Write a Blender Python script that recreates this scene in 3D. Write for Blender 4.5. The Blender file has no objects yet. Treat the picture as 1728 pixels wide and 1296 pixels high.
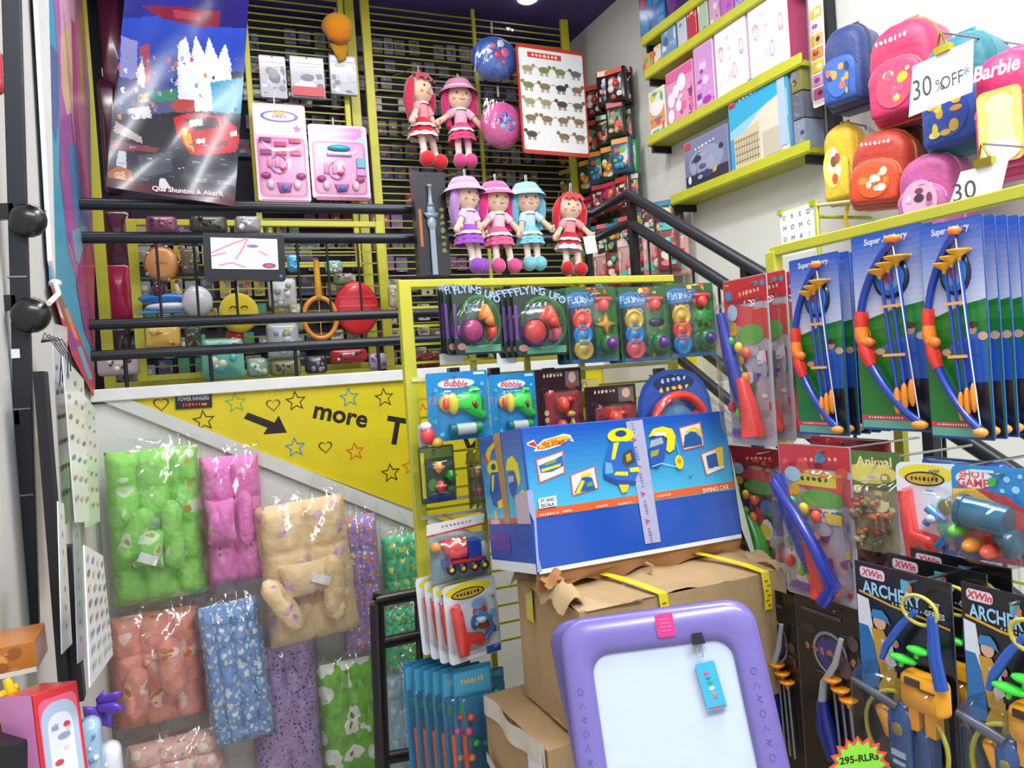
import bpy, math, random
from math import sin, cos, pi, radians, hypot, atan2
from mathutils import Vector as V, Matrix

# ------------------------------------------------------------------ camera
S = bpy.context.scene
COLL = S.collection
FPX = 1300.0
_y, _p, _r = radians(23), radians(1.0), radians(4.0)
FW = V((sin(_y) * cos(_p), cos(_y) * cos(_p), -sin(_p)))
_R0 = V((cos(_y), -sin(_y), 0)); _U0 = _R0.cross(FW)
RT = cos(_r) * _R0 - sin(_r) * _U0
UP = sin(_r) * _R0 + cos(_r) * _U0
EYE = V((0, 0, 1.5))
cd = bpy.data.cameras.new('camera'); cam = bpy.data.objects.new('camera', cd); COLL.objects.link(cam)
cd.sensor_width = 36; cd.lens = FPX / 1728 * 36; cd.clip_start = .02
cam.matrix_world = Matrix.Translation(EYE) @ Matrix((RT, UP, -FW)).transposed().to_4x4()
S.camera = cam

def ray(px, py):
    return RT * ((px - 864) / FPX) - UP * ((py - 648) / FPX) + FW

class Fr:
    """a local frame: x right, y away from the viewer, z up"""
    def __init__(s, o, r, u):
        s.o = V(o); s.r = V(r).normalized(); s.u = V(u).normalized(); s.n = s.r.cross(s.u)
    def m(s):
        return Matrix.Translation(s.o) @ Matrix((s.r, -s.n, s.u)).transposed().to_4x4()
    def l(s, px, py, y=0.0):
        d = ray(px, py); q = s.o - s.n * y
        t = (q - EYE).dot(s.n) / d.dot(s.n)
        h = EYE + d * t - s.o
        return (h.dot(s.r), h.dot(s.u))
    def w(s, x, y, z):
        return s.o + s.r * x - s.n * y + s.u * z
    def rot(s, roll=0, yaw=0, pitch=0):
        R = Matrix.Rotation(radians(yaw), 3, 'Z')
        r, u = R @ s.r, R @ s.u
        n = r.cross(u)
        Q = Matrix.Rotation(radians(pitch), 3, r); u = Q @ u; n = r.cross(u)
        Q = Matrix.Rotation(radians(roll), 3, n)
        return Fr(s.o, Q @ r, Q @ u)

AX = {'B': (V((0, 1, 0)), V((1, 0, 0))), 'R': (V((1, 0, 0)), V((0, -1, 0))), 'L': (V((1, 0, 0)), V((0, 1, 0)))}
def at(k, val, px, py):
    n, r = AX[k]; d = ray(px, py)
    return EYE + d * ((val - EYE.dot(n)) / d.dot(n))
def fr(k, val, px, py, **kw):
    f = Fr(at(k, val, px, py), AX[k][1], V((0, 0, 1)))
    return f.rot(**kw) if kw else f
def rect(k, val, x0, y0, x1, y1, **kw):
    """frame at the centre of a rectangle on a plane, and its true width and height"""
    xm, ym = (x0 + x1) / 2, (y0 + y1) / 2
    f = fr(k, val, xm, ym, **kw)
    a, b = f.l(x0, ym), f.l(x1, ym); c, d = f.l(xm, y0), f.l(xm, y1)
    return f, abs(b[0] - a[0]), abs(c[1] - d[1])

# ------------------------------------------------------------------ colour
_cc = {}
def lin(c):
    if isinstance(c, tuple): return c
    if c in _cc: return _cc[c]
    h = c.lstrip('#'); o = []
    if len(h) == 3: h = ''.join(a + a for a in h)
    for i in (0, 2, 4):
        x = int(h[i:i + 2], 16) / 255
        o.append(x / 12.92 if x <= .04045 else ((x + .055) / 1.055) ** 2.4)
    _cc[c] = (o[0], o[1], o[2], 1.0)
    return _cc[c]

# ------------------------------------------------------------------ materials
MATS = {}
def _mk(name):
    m = bpy.data.materials.new(name); m.use_nodes = True
    nt = m.node_tree; b = nt.nodes['Principled BSDF']
    return m, nt, b
def basic(name, rough=.5, metal=0, spec=.5, coat=0, noise=.06, nscale=30, bump=0, bscale=60, sheen=0, sub=None):
    m, nt, b = _mk(name); N, L = nt.nodes, nt.links
    at_ = N.new('ShaderNodeAttribute'); at_.attribute_name = 'Col'
    tc = N.new('ShaderNodeTexCoord')
    nz = N.new('ShaderNodeTexNoise'); nz.inputs['Scale'].default_value = nscale; nz.inputs['Detail'].default_value = 3
    L.new(tc.outputs['Object'], nz.inputs['Vector'])
    mr = N.new('ShaderNodeMapRange'); mr.inputs['To Min'].default_value = 1 - noise * 2; mr.inputs['To Max'].default_value = 1 + noise * .5
    L.new(nz.outputs['Fac'], mr.inputs['Value'])
    mx = N.new('ShaderNodeVectorMath'); mx.operation = 'SCALE'
    L.new(at_.outputs['Color'], mx.inputs[0]); L.new(mr.outputs['Result'], mx.inputs['Scale'])
    L.new(mx.outputs['Vector'], b.inputs['Base Color'])
    b.inputs['Roughness'].default_value = rough; b.inputs['Metallic'].default_value = metal
    b.inputs['Specular IOR Level'].default_value = spec
    b.inputs['Coat Weight'].default_value = coat; b.inputs['Coat Roughness'].default_value = .12
    b.inputs['Sheen Weight'].default_value = sheen
    if bump:
        n2 = N.new('ShaderNodeTexNoise'); n2.inputs['Scale'].default_value = bscale; n2.inputs['Detail'].default_value = 2
        L.new(tc.outputs['Object'], n2.inputs['Vector'])
        bp = N.new('ShaderNodeBump'); bp.inputs['Strength'].default_value = bump; bp.inputs['Distance'].default_value = .01
        L.new(n2.outputs['Fac'], bp.inputs['Height']); L.new(bp.outputs['Normal'], b.inputs['Normal'])
    MATS[name] = m
    return m
basic('paper', .5, noise=.03)
basic('glosspaper', .3, coat=.35, noise=.03, bump=.06, bscale=14)
basic('plastic', .28, coat=.3, noise=.03)
basic('matte', .75, noise=.06)
basic('fabric', .95, noise=.12, nscale=90, bump=.35, bscale=180, sheen=.4, spec=.2)
basic('velour', .9, noise=.1, nscale=60, bump=.2, bscale=260, sheen=.6, spec=.2)
basic('paint', .38, noise=.08, nscale=12, spec=.5)
basic('wallpaint', .7, noise=.06, nscale=2.2, spec=.3)
basic('chrome', .2, metal=.9, noise=.02)
basic('card', .85, noise=.12, nscale=9, bump=.25, bscale=22, spec=.2)
basic('banner', .22, coat=.7, noise=.05, bump=.5, bscale=5.5)
basic('nylon', .5, noise=.1, nscale=40, bump=.25, bscale=40, sheen=.2)
def clear(name, tint, rough, bump, bscale, ior=1.35, k=.55, base=.05):
    m, nt, b = _mk(name); N, L = nt.nodes, nt.links
    N.remove(b); out = [n for n in N if n.type == 'OUTPUT_MATERIAL'][0]
    tr = N.new('ShaderNodeBsdfTransparent'); tr.inputs['Color'].default_value = tint
    gl = N.new('ShaderNodeBsdfGlossy'); gl.inputs['Roughness'].default_value = rough
    fz = N.new('ShaderNodeFresnel'); fz.inputs['IOR'].default_value = ior
    tc = N.new('ShaderNodeTexCoord'); nz = N.new('ShaderNodeTexNoise'); nz.inputs['Scale'].default_value = bscale; nz.inputs['Detail'].default_value = 2.5
    mp = N.new('ShaderNodeMapping'); mp.inputs['Scale'].default_value = (1, 1, .45); L.new(tc.outputs['Object'], mp.inputs['Vector'])
    L.new(mp.outputs['Vector'], nz.inputs['Vector'])
    bp = N.new('ShaderNodeBump'); bp.inputs['Strength'].default_value = bump; bp.inputs['Distance'].default_value = .02
    L.new(nz.outputs['Fac'], bp.inputs['Height']); L.new(bp.outputs['Normal'], gl.inputs['Normal']); L.new(bp.outputs['Normal'], fz.inputs['Normal'])
    ma = N.new('ShaderNodeMath'); ma.operation = 'MULTIPLY_ADD'; ma.inputs[1].default_value = k; ma.inputs[2].default_value = base; ma.use_clamp = True
    L.new(fz.outputs['Fac'], ma.inputs[0])
    mx = N.new('ShaderNodeMixShader'); L.new(ma.outputs[0], mx.inputs[0]); L.new(tr.outputs[0], mx.inputs[1]); L.new(gl.outputs[0], mx.inputs[2])
    L.new(mx.outputs[0], out.inputs['Surface'])
    MATS[name] = m
clear('film', (.99, .99, .99, 1), .13, 1.0, 13, k=.35, base=.085)
clear('blister', (.99, .99, .99, 1), .09, .3, 9, k=.45, base=.035)
def glow(name, strength):
    m, nt, b = _mk(name); N, L = nt.nodes, nt.links
    a = N.new('ShaderNodeAttribute'); a.attribute_name = 'Col'
    L.new(a.outputs['Color'], b.inputs['Base Color']); L.new(a.outputs['Color'], b.inputs['Emission Color'])
    b.inputs['Emission Strength'].default_value = strength; MATS[name] = m
glow('screen', .75); glow('bulb', 14)
def printed(name, base, c1, c2, sc=16, r1=.33, r2=.2, rough=.9, k2=1.7, warp=.03):
    """printed cotton: two sorts of round motif scattered over a ground colour"""
    m, nt, b = _mk(name); N, L = nt.nodes, nt.links
    tc = N.new('ShaderNodeTexCoord'); wz = N.new('ShaderNodeTexNoise'); wz.inputs['Scale'].default_value = sc * 1.3
    L.new(tc.outputs['Object'], wz.inputs['Vector'])
    av = N.new('ShaderNodeVectorMath'); av.operation = 'MULTIPLY_ADD'; av.inputs[1].default_value = (warp,) * 3
    L.new(wz.outputs['Color'], av.inputs[0]); L.new(tc.outputs['Object'], av.inputs[2])
    col = None
    prev = N.new('ShaderNodeRGB'); prev.outputs[0].default_value = lin(base); po = prev.outputs[0]
    for i, (c, r, k) in enumerate(((c1, r1, 1), (c2, r2, k2))):
        vo = N.new('ShaderNodeTexVoronoi'); vo.inputs['Scale'].default_value = sc * k; vo.inputs['Randomness'].default_value = .7
        L.new(av.outputs[0], vo.inputs['Vector'])
        lt = N.new('ShaderNodeMath'); lt.operation = 'LESS_THAN'; lt.inputs[1].default_value = r; L.new(vo.outputs['Distance'], lt.inputs[0])
        mx = N.new('ShaderNodeMix'); mx.data_type = 'RGBA'
        L.new(lt.outputs[0], mx.inputs['Factor']); L.new(po, mx.inputs[6]); mx.inputs[7].default_value = lin(c); po = mx.outputs[2]
    L.new(po, b.inputs['Base Color']); b.inputs['Roughness'].default_value = rough; b.inputs['Specular IOR Level'].default_value = .2
    b.inputs['Sheen Weight'].default_value = .3
    n2 = N.new('ShaderNodeTexNoise'); n2.inputs['Scale'].default_value = 28; L.new(tc.outputs['Object'], n2.inputs['Vector'])
    bp = N.new('ShaderNodeBump'); bp.inputs['Strength'].default_value = .6; bp.inputs['Distance'].default_value = .02
    L.new(n2.outputs['Fac'], bp.inputs['Height']); L.new(bp.outputs['Normal'], b.inputs['Normal'])
    MATS[name] = m

# ------------------------------------------------------------------ text
_tx = {}
def tmesh(s, bold):
    k = (s, bold)
    if k in _tx: return _tx[k]
    cu = bpy.data.curves.new('t', 'FONT'); cu.body = s; cu.size = 1; cu.offset = .028 if bold else 0; cu.resolution_u = 3
    o = bpy.data.objects.new('t', cu); COLL.objects.link(o)
    dg = bpy.context.evaluated_depsgraph_get(); me = bpy.data.meshes.new_from_object(o.evaluated_get(dg))
    vs = [(v.co.x, v.co.y) for v in me.vertices]; fs = [tuple(p.vertices) for p in me.polygons]
    bpy.data.objects.remove(o); bpy.data.curves.remove(cu); bpy.data.meshes.remove(me)
    if not vs: vs, fs = [(0, 0), (.1, 0), (0, .1)], [(0, 1, 2)]
    x0 = min(v[0] for v in vs); x1 = max(v[0] for v in vs); y0 = min(v[1] for v in vs); y1 = max(v[1] for v in vs)
    r = ([(x - (x0 + x1) / 2, y - (y0 + y1) / 2) for x, y in vs], fs, x1 - x0, y1 - y0)
    _tx[k] = r
    return r

# ------------------------------------------------------------------ 2d outlines
def circ(cx, cz, rx, rz=None, n=20, a0=0):
    rz = rx if rz is None else rz
    return [(cx + rx * cos(a0 + 2 * pi * i / n), cz + rz * sin(a0 + 2 * pi * i / n)) for i in range(n)]
def rr(w, h, r, n=5, cx=0, cz=0):
    r = min(r, w / 2 * .999, h / 2 * .999); o = []
    for i, (sx, sz) in enumerate(((1, 1), (-1, 1), (-1, -1), (1, -1))):
        for j in range(n + 1):
            a = pi / 2 * (i + j / n)
            o.append((cx + sx * (w / 2 - r) + r * cos(a), cz + sz * (h / 2 - r) + r * sin(a)))
    return o
def bx2(cx, cz, w, h, rot=0):
    a = radians(rot); c, s = cos(a), sin(a)
    return [(cx + x * c - z * s, cz + x * s + z * c) for x, z in ((-w / 2, -h / 2), (w / 2, -h / 2), (w / 2, h / 2), (-w / 2, h / 2))]
def star(cx, cz, r, k=.45, n=5, rot=0):
    return [(cx + (r if i % 2 == 0 else r * k) * cos(pi / 2 + rot + pi * i / n), cz + (r if i % 2 == 0 else r * k) * sin(pi / 2 + rot + pi * i / n)) for i in range(2 * n)]
def heart(cx, cz, r, n=24):
    o = []
    for i in range(n):
        t = 2 * pi * i / n
        o.append((cx + r * sin(t) ** 3, cz + r * (13 * cos(t) - 5 * cos(2 * t) - 2 * cos(3 * t) - cos(4 * t)) / 16))
    return o
def arch(w, h, k=.5, n=9, cr=.1):
    """flat bottom, round top (a backpack or dome outline), centred"""
    o = []; rz = min(h * .62, w * k)
    for i in range(n + 1):
        a = pi * i / n; o.append((w / 2 * (abs(cos(a)) ** .75) * (1 if cos(a) > 0 else -1), h / 2 - rz + rz * sin(a)))
    c = w * cr
    o += [(-w / 2, -h / 2 + c), (-w / 2 + c * .3, -h / 2 + c * .3), (-w / 2 + c, -h / 2), (w / 2 - c, -h / 2), (w / 2 - c * .3, -h / 2 + c * .3), (w / 2, -h / 2 + c)]
    return o

# ------------------------------------------------------------------ mesh builder
class G:
    def __init__(s):
        s.v = []; s.f = []; s.c = []; s.s = []; s.M = None; s.k = 0; s.base = 0.0
    def add(s, vs, fs, col, sm=False):
        b = len(s.v)
        s.v += [tuple(s.M @ V(p)) for p in vs] if s.M else [tuple(p) for p in vs]
        many = isinstance(col, list)
        for i, f in enumerate(fs):
            s.f.append([b + j for j in f]); s.c.append(lin(col[i]) if many else lin(col)); s.s.append(sm)
        return s
    def box(s, cx, cy, cz, sx, sy, sz, col, rot=None):
        p = [V((x * sx / 2, y * sy / 2, z * sz / 2)) for x in (-1, 1) for y in (-1, 1) for z in (-1, 1)]
        if rot: p = [rot @ q for q in p]
        p = [(q[0] + cx, q[1] + cy, q[2] + cz) for q in p]
        return s.add(p, [(0, 1, 3, 2), (4, 6, 7, 5), (0, 4, 5, 1), (2, 3, 7, 6), (0, 2, 6, 4), (1, 5, 7, 3)], col)
    def flat(s, pts, col, y=None):
        if y is None: s.k += 1; y = -.00013 * s.k - s_y(s)
        return s.add([(x, y, z) for x, z in pts], [list(range(len(pts)))], col)
    def prism(s, pts, y0, y1, col, sm=False, back=True):
        n = len(pts); a = sum(pts[i][0] * pts[(i + 1) % n][1] - pts[(i + 1) % n][0] * pts[i][1] for i in range(n))
        if a < 0: pts = pts[::-1]
        vs = [(x, y0, z) for x, z in pts] + [(x, y1, z) for x, z in pts]
        fs = [list(range(n))] + ([list(range(2 * n - 1, n - 1, -1))] if back else [])
        s.add(vs, fs, col)
        return s.add(vs, [(i, i + n, (i + 1) % n + n, (i + 1) % n) for i in range(n)], col, sm)
    def puff(s, pts, y0, d, col, rings=4, e=.5, cx=None, cz=None, back=False):
        """outline swelling towards the viewer by d"""
        n = len(pts); a = sum(pts[i][0] * pts[(i + 1) % n][1] - pts[(i + 1) % n][0] * pts[i][1] for i in range(n))
        if a < 0: pts = pts[::-1]
        cx = sum(p[0] for p in pts) / n if cx is None else cx; cz = sum(p[1] for p in pts) / n if cz is None else cz
        vs = []; 
        for j in range(rings):
            t = pi / 2 * j / rings; k = cos(t) ** e; y = y0 - d * sin(t) ** .9 if j else y0
            vs += [(cx + (x - cx) * k, y, cz + (z - cz) * k) for x, z in pts]
        vs.append((cx, y0 - d, cz)); fs = []
        for j in range(rings - 1):
            for i in range(n):
                i2 = (i + 1) % n; fs.append((j * n + i, j * n + i2, (j + 1) * n + i2, (j + 1) * n + i))
        fs += [((rings - 1) * n + i, (rings - 1) * n + (i + 1) % n, rings * n) for i in range(n)]
        if back: fs.append(list(range(n - 1, -1, -1)))
        return s.add(vs, fs, col, True)
    def tube(s, path, r, col, n=8, closed=False, cap=True, sm=True):
        P = [V(p) for p in path]; m = len(P); vs = []; rad = r if isinstance(r, (list, tuple)) else [r] * m
        prev = None
        for i, p in enumerate(P):
            if closed: t = P[(i + 1) % m] - P[i - 1]
            else: t = P[min(i + 1, m - 1)] - P[max(i - 1, 0)]
            if t.length < 1e-9: t = V((0, 0, 1))
            t.normalize()
            if prev is None:
                u = t.cross(V((0, 0, 1)));
                if u.length < .1: u = t.cross(V((0, 1, 0)))
            else: u = prev - t * prev.dot(t)
            u.normalize(); prev = u; w = t.cross(u)
            vs += [p + (u * cos(2 * pi * j / n) + w * sin(2 * pi * j / n)) * rad[i] for j in range(n)]
        fs = []
        for i in range(m if closed else m - 1):
            i2 = (i + 1) % m
            for j in range(n):
                j2 = (j + 1) % n; fs.append((i * n + j, i2 * n + j, i2 * n + j2, i * n + j2))
        s.add(vs, fs, col, sm)
        if not closed and cap:
            s.add(vs[:n], [list(range(n))], col); s.add(vs[-n:], [list(range(n - 1, -1, -1))], col)
        return s
    def ell(s, cx, cy, cz, rx, ry, rz, col, nu=12, nv=8, rot=None, e=1):
        vs = []
        for j in range(nv + 1):
            b = -pi / 2 + pi * j / nv
            for i in range(nu):
                a = 2 * pi * i / nu
                q = V((rx * cos(b) * cos(a), ry * cos(b) * sin(a), rz * sin(b)))
                if rot: q = rot @ q
                vs.append((cx + q[0], cy + q[1], cz + q[2]))
        fs = [(j * nu + i, j * nu + (i + 1) % nu, (j + 1) * nu + (i + 1) % nu, (j + 1) * nu + i) for j in range(nv) for i in range(nu)]
        return s.add(vs, fs, col, True)
    def lathe(s, prof, cx, cy, cz, col, n=16, ax='z', cols=None):
        vs = []; fs = []; cl = []
        for r, h in prof:
            for i in range(n):
                a = 2 * pi * i / n; x, y = r * cos(a), r * sin(a)
                vs.append((cx + x, cy + y, cz + h) if ax == 'z' else (cx + x, cy + h, cz + y))
        for j in range(len(prof) - 1):
            for i in range(n):
                q = (j * n + i, j * n + (i + 1) % n, (j + 1) * n + (i + 1) % n, (j + 1) * n + i)
                fs.append(q if ax == 'z' else q[::-1]); cl.append(cols[j] if cols else col)
        return s.add(vs, fs, cl, True)
    def grid(s, fn, nu, nv, col, sm=True, two=None):
        vs = [fn(i / nu, j / nv) for j in range(nv + 1) for i in range(nu + 1)]
        fs = [(j * (nu + 1) + i, j * (nu + 1) + i + 1, (j + 1) * (nu + 1) + i + 1, (j + 1) * (nu + 1) + i) for j in range(nv) for i in range(nu)]
        return s.add(vs, fs, col, sm)
    def ring(s, po, pi_, prof, col):
        """frame between two outlines of equal count; prof = [(t, y)], t 0 outer .. 1 inner"""
        n = len(po); vs = []
        for t, y in prof:
            vs += [(a[0] + (b[0] - a[0]) * t, y, a[1] + (b[1] - a[1]) * t) for a, b in zip(po, pi_)]
        m = len(prof)
        fs = [(j * n + i, j * n + (i + 1) % n, ((j + 1) % m) * n + (i + 1) % n, ((j + 1) % m) * n + i) for j in range(m) for i in range(n)]
        return s.add(vs, fs, col, True)
    def text(s, t, cx, cz, h, col, w=None, rot=0, bold=False, y=None, shear=0, maxw=None):
        vs, fs, tw, th = tmesh(t, bold)
        k = h / max(th, .3); kx = k if w is None else w / tw
        if maxw and tw * kx > maxw: kx = maxw / tw
        if y is None: s.k += 1; y = -.00013 * s.k - s_y(s)
        a = radians(rot); c, n = cos(a), sin(a); o = []
        for x, z in vs:
            x, z = x * kx + z * k * shear, z * k; o.append((cx + x * c - z * n, y, cz + x * n + z * c))
        return s.add(o, fs, col)
    def line(s, pts, w, col, closed=False):
        n = len(pts); s.k += 1; y = -.00013 * s.k - s_y(s)
        L, Rr = [], []
        for i in range(n):
            a = pts[i - 1] if (closed or i) else pts[0]; b = pts[(i + 1) % n] if (closed or i < n - 1) else pts[-1]
            dx, dz = b[0] - a[0], b[1] - a[1]; d = hypot(dx, dz) or 1; nx, nz = -dz / d * w / 2, dx / d * w / 2
            if closed and i: 
                pass
            L.append((pts[i][0] + nx, y, pts[i][1] + nz)); Rr.append((pts[i][0] - nx, y, pts[i][1] - nz))
        m = n if closed else n - 1
        return s.add(L + Rr, [(i, n + i, n + (i + 1) % n, (i + 1) % n) for i in range(m)], col)
    def outline(s, pts, k, col):
        """closed stroke made of the outline and a scaled copy of it"""
        n = len(pts); cx = sum(p[0] for p in pts) / n; cz = sum(p[1] for p in pts) / n; s.k += 1; y = -.00013 * s.k - s_y(s)
        vs = [(x, y, z) for x, z in pts] + [(cx + (x - cx) * k, y, cz + (z - cz) * k) for x, z in pts]
        return s.add(vs, [(i, (i + 1) % n, n + (i + 1) % n, n + i) for i in range(n)], col)
    def scrawl(s, cx, cz, w, h, col, n=6, rot=0, seed=1):
        """a word too small to read: a row of short strokes"""
        R = random.Random(seed * 7 + n); a = radians(rot); c, q = cos(a), sin(a); st = w / n
        s.k += 1; y = -.00013 * s.k - s_y(s)
        for i in range(n):
            x = -w / 2 + st * (i + .5); rx = st * R.uniform(.3, .46); rz = h / 2 * R.uniform(.65, 1); sh = R.uniform(-.2, .2)
            p = [(x + rx * cos(t) * (1 - .5 * (R.random() < .4)), rz * sin(t) + sh * rz * cos(t)) for t in [2 * pi * j / 8 for j in range(8)]]
            s.add([(cx + u * c - v * q, y, cz + u * q + v * c) for u, v in p], [list(range(8))], col[i % len(col)] if isinstance(col, list) else col)
        return s
    def busy(s, n, pal, x0, z0, x1, z1, sz, seed=1, rect_=.4):
        R = random.Random(seed)
        for _ in range(n):
            x = R.uniform(x0, x1); z = R.uniform(z0, z1); q = sz * R.uniform(.4, 1.2); c = R.choice(pal)
            hw = min(q, x - x0, x1 - x) if True else q; hh = min(q * R.uniform(.4, 1.3), z - z0, z1 - z)
            hw = max(hw, sz * .15); hh = max(hh, sz * .15)
            if R.random() < rect_: s.flat(bx2(x, z, hw * 1.6, hh * 1.2, R.uniform(-8, 8)), c)
            else: s.flat(circ(x, z, hw, hh, 9), c)
        return s

def s_y(g): return g.base
def setbase(g, y): g.base = y; g.k = 0; return g

def mesh_of(name, g, mat):
    me = bpy.data.meshes.new(name); me.from_pydata(g.v, [], g.f)
    ca = me.color_attributes.new('Col', 'FLOAT_COLOR', 'CORNER'); buf = []
    for p, c in zip(me.polygons, g.c): buf += list(c) * p.loop_total
    if len(buf) == len(ca.data) * 4: ca.data.foreach_set('color', buf)
    me.polygons.foreach_set('use_smooth', g.s)
    me.materials.append(MATS[mat]); me.update()
    return me
def tag(o, label=None, cat=None, group=None, kind=None):
    if label: o['label'] = label
    if cat: o['category'] = cat
    if group: o['group'] = group
    if kind: o['kind'] = kind
    return o
def part(name, g, mat, parent=None, f=None, bevel=0, label=None, **kw):
    o = bpy.data.objects.new(name, g if isinstance(g, bpy.types.Mesh) else mesh_of(name, g, mat)); COLL.objects.link(o)
    if parent is not None: o.parent = parent
    elif f is not None: o.matrix_world = f.m()
    if bevel:
        b = o.modifiers.new('b', 'BEVEL'); b.width = bevel; b.segments = 2; b.limit_method = 'ANGLE'
    if label: o['label'] = label
    tag(o, **kw)
    return o
def thing(name, label, cat, f, group=None):
    o = bpy.data.objects.new(name, None); o.empty_display_size = .03; COLL.objects.link(o); o.matrix_world = f.m()
    return tag(o, label, cat, group)
def solo(name, label, cat, f, g, mat, group=None, bevel=0):
    return part(name, g, mat, None, f, bevel=bevel, cat=cat, group=group, label=label)
def kids(o): return [c for c in S.objects if c.parent == o]
def dup(root, M=None, label=None, group=None):
    """a copy of a thing, its parts and their sub-parts; M is applied in world space"""
    def cp(o, par):
        c = o.copy(); COLL.objects.link(c); c.parent = par
        for k in KD.get(o.name, []): cp(k, c)
        return c
    r = cp(root, None)
    if M is not None: r.matrix_world = M @ root.matrix_basis
    if label: r['label'] = label
    if group: r['group'] = group
    return r
KD = {}
def index(root):
    for o in S.objects:
        if o.parent is not None:
            KD.setdefault(o.parent.name, [])
            if o not in KD[o.parent.name]: KD[o.parent.name].append(o)
def dups(root, Ms, label=None, group=None):
    KD.clear(); index(root)
    if group: root['group'] = group
    return [dup(root, M, label, group) for M in Ms]
def shift(v): return Matrix.Translation(V(v))
def struct(name, g, mat='wallpaint', f=None, bevel=0):
    return part(name, g, mat, None, f, kind='structure', bevel=bevel)
WF = Fr((0, 0, 0), (1, 0, 0), (0, 0, 1))     # the world's own frame
YEL, YEL2 = '#cdc93f', '#b4b83e'
basic('mural', .35, noise=.22, nscale=7, coat=.2)
BLK = '#15171c'
# ================================================================== the setting
XR, XL, YW, YB, ZM, ZC = 2.60, -.35, 3.50, 4.40, 1.53, 3.72
ZF = -.25
struct('floor', G().box(1.0, 1.5, ZF - .05, 6, 9, .1, '#b9b4aa'))
struct('wall_right', G().box(XR + .05, 1.5, 1.75, .1, 9, 4.0, '#e9ebe2'))
struct('wall_back', G().box(.4, 5.35, 1.75, 5.2, .1, 4.0, '#3a3742'))
struct('wall_left', G().box(XL - .05, 2.1, 1.75, .1, 3.0, 4.0, '#cfcdca'))
struct('ceiling', G().box(1.0, 3.2, ZC + .05, 5, 4.4, .1, '#5b4b8a'))
struct('floor_mezzanine', G().box(.95, 4.42, ZM - .06, 3.1, 1.78, .12, '#8d8a84'))
# stair-side wall under the mezzanine, with the white ledge band, and the stair flank
g = G(); g.box(.83, 3.56, .615, 2.36, .08, 1.73, '#e4e5df')
struct('wall_stair', g)
g = G(); g.box(.83, 3.535, 1.515, 2.36, .11, .05, '#eef0ee')
struct('trim_1', g, 'paint', bevel=.004)
f = fr('B', 3.515, 170, 680)
g = G(); a = [f.l(*p) for p in ((158, 664), (185, 672), (745, 893), (745, 868), (700, 848), (212, 662))]
a = [f.l(*p) for p in ((160, 672), (705, 893), (705, 868), (196, 664))]
g.prism(a, -.02, .005, '#dcddd8'); struct('trim_2', g, 'paint', f)
# yellow sticker panel under the ledge
f = fr('B', 3.51, 560, 740)
T = thing('sticker_sign', 'yellow triangular wall sign with hearts, stars, an arrow and the words more TOYS', 'sign', f)
P_ = lambda x, y: f.l(x, y)
g = G(); g.prism([P_(182, 668), P_(692, 628), P_(1230, 588), P_(1230, 690), P_(1100, 1010), P_(692, 858)], -.004, 0, '#e2cf20')
part('panel', g, 'paint', T)
g = setbase(G(), .0045)
for x, y, c in ((272, 682, '#7c4a1c'), (461, 683, '#7c4a1c'), (549, 754, '#54401c')):
    q = P_(x, y); g.outline(heart(q[0], q[1], .031), .78, c)
for x, y, c, r in ((344, 710, '#3a2a1a', 1), (398, 680, '#6cb33a', 1), (499, 677, '#3a2a1a', 1), (589, 671, '#2f8fb8', 1), (648, 671, '#4a3a1c', 1), (498, 755, '#2f8fb8', 1), (599, 762, '#d8552a', .95), (659, 798, '#2e2618', 1), (714, 696, '#d8552a', 1), (692, 786, '#d8552a', .9)):
    q = P_(x, y); g.outline(star(q[0], q[1], .048 * r, rot=.05), .76, c)
part('sticker', g, 'paper', T, label='outlined hearts and stars on the yellow sign')
g = setbase(G(), .0045)
a = [P_(*p) for p in ((418, 696), (463, 713), (470, 701), (484, 730), (444, 733), (451, 722), (411, 706))]
g.flat(a, '#1c1408'); part('arrow', g, 'paper', T, label='thick black arrow pointing down to the right')
g = setbase(G(), .0045); q = P_(575, 704); g.text('more', q[0], q[1], .058, '#1c1408', w=.245, rot=-16, bold=True)
for i, c in enumerate('TOYS'):
    q = P_(668 + i * 62, 727 + i * 17); g.text(c, q[0], q[1], .128, '#1c1408', rot=-14, bold=True, w=.10)
part('lettering', g, 'paper', T, label='black words more TOYS')
f2 = fr('B', 3.50, 327, 675)
g = setbase(G(), .002); g.prism(rr(.142, .07, .002), -.002, 0, '#141018'); g.text('POWER RANGERS', 0, .008, .02, '#b9bccb', w=.12, bold=True); g.scrawl(-.01, -.018, .075, .018, '#e03a2c', 6)
g.flat(bx2(0, .026, .05, .006), '#8a8fa4'); g.flat(bx2(.04, -.02, .02, .01), '#e07a2c')
solo('logo_sticker', 'small black logo sticker with red letters on the yellow sign', 'sticker', f2.rot(roll=-1), g, 'glosspaper')
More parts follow.
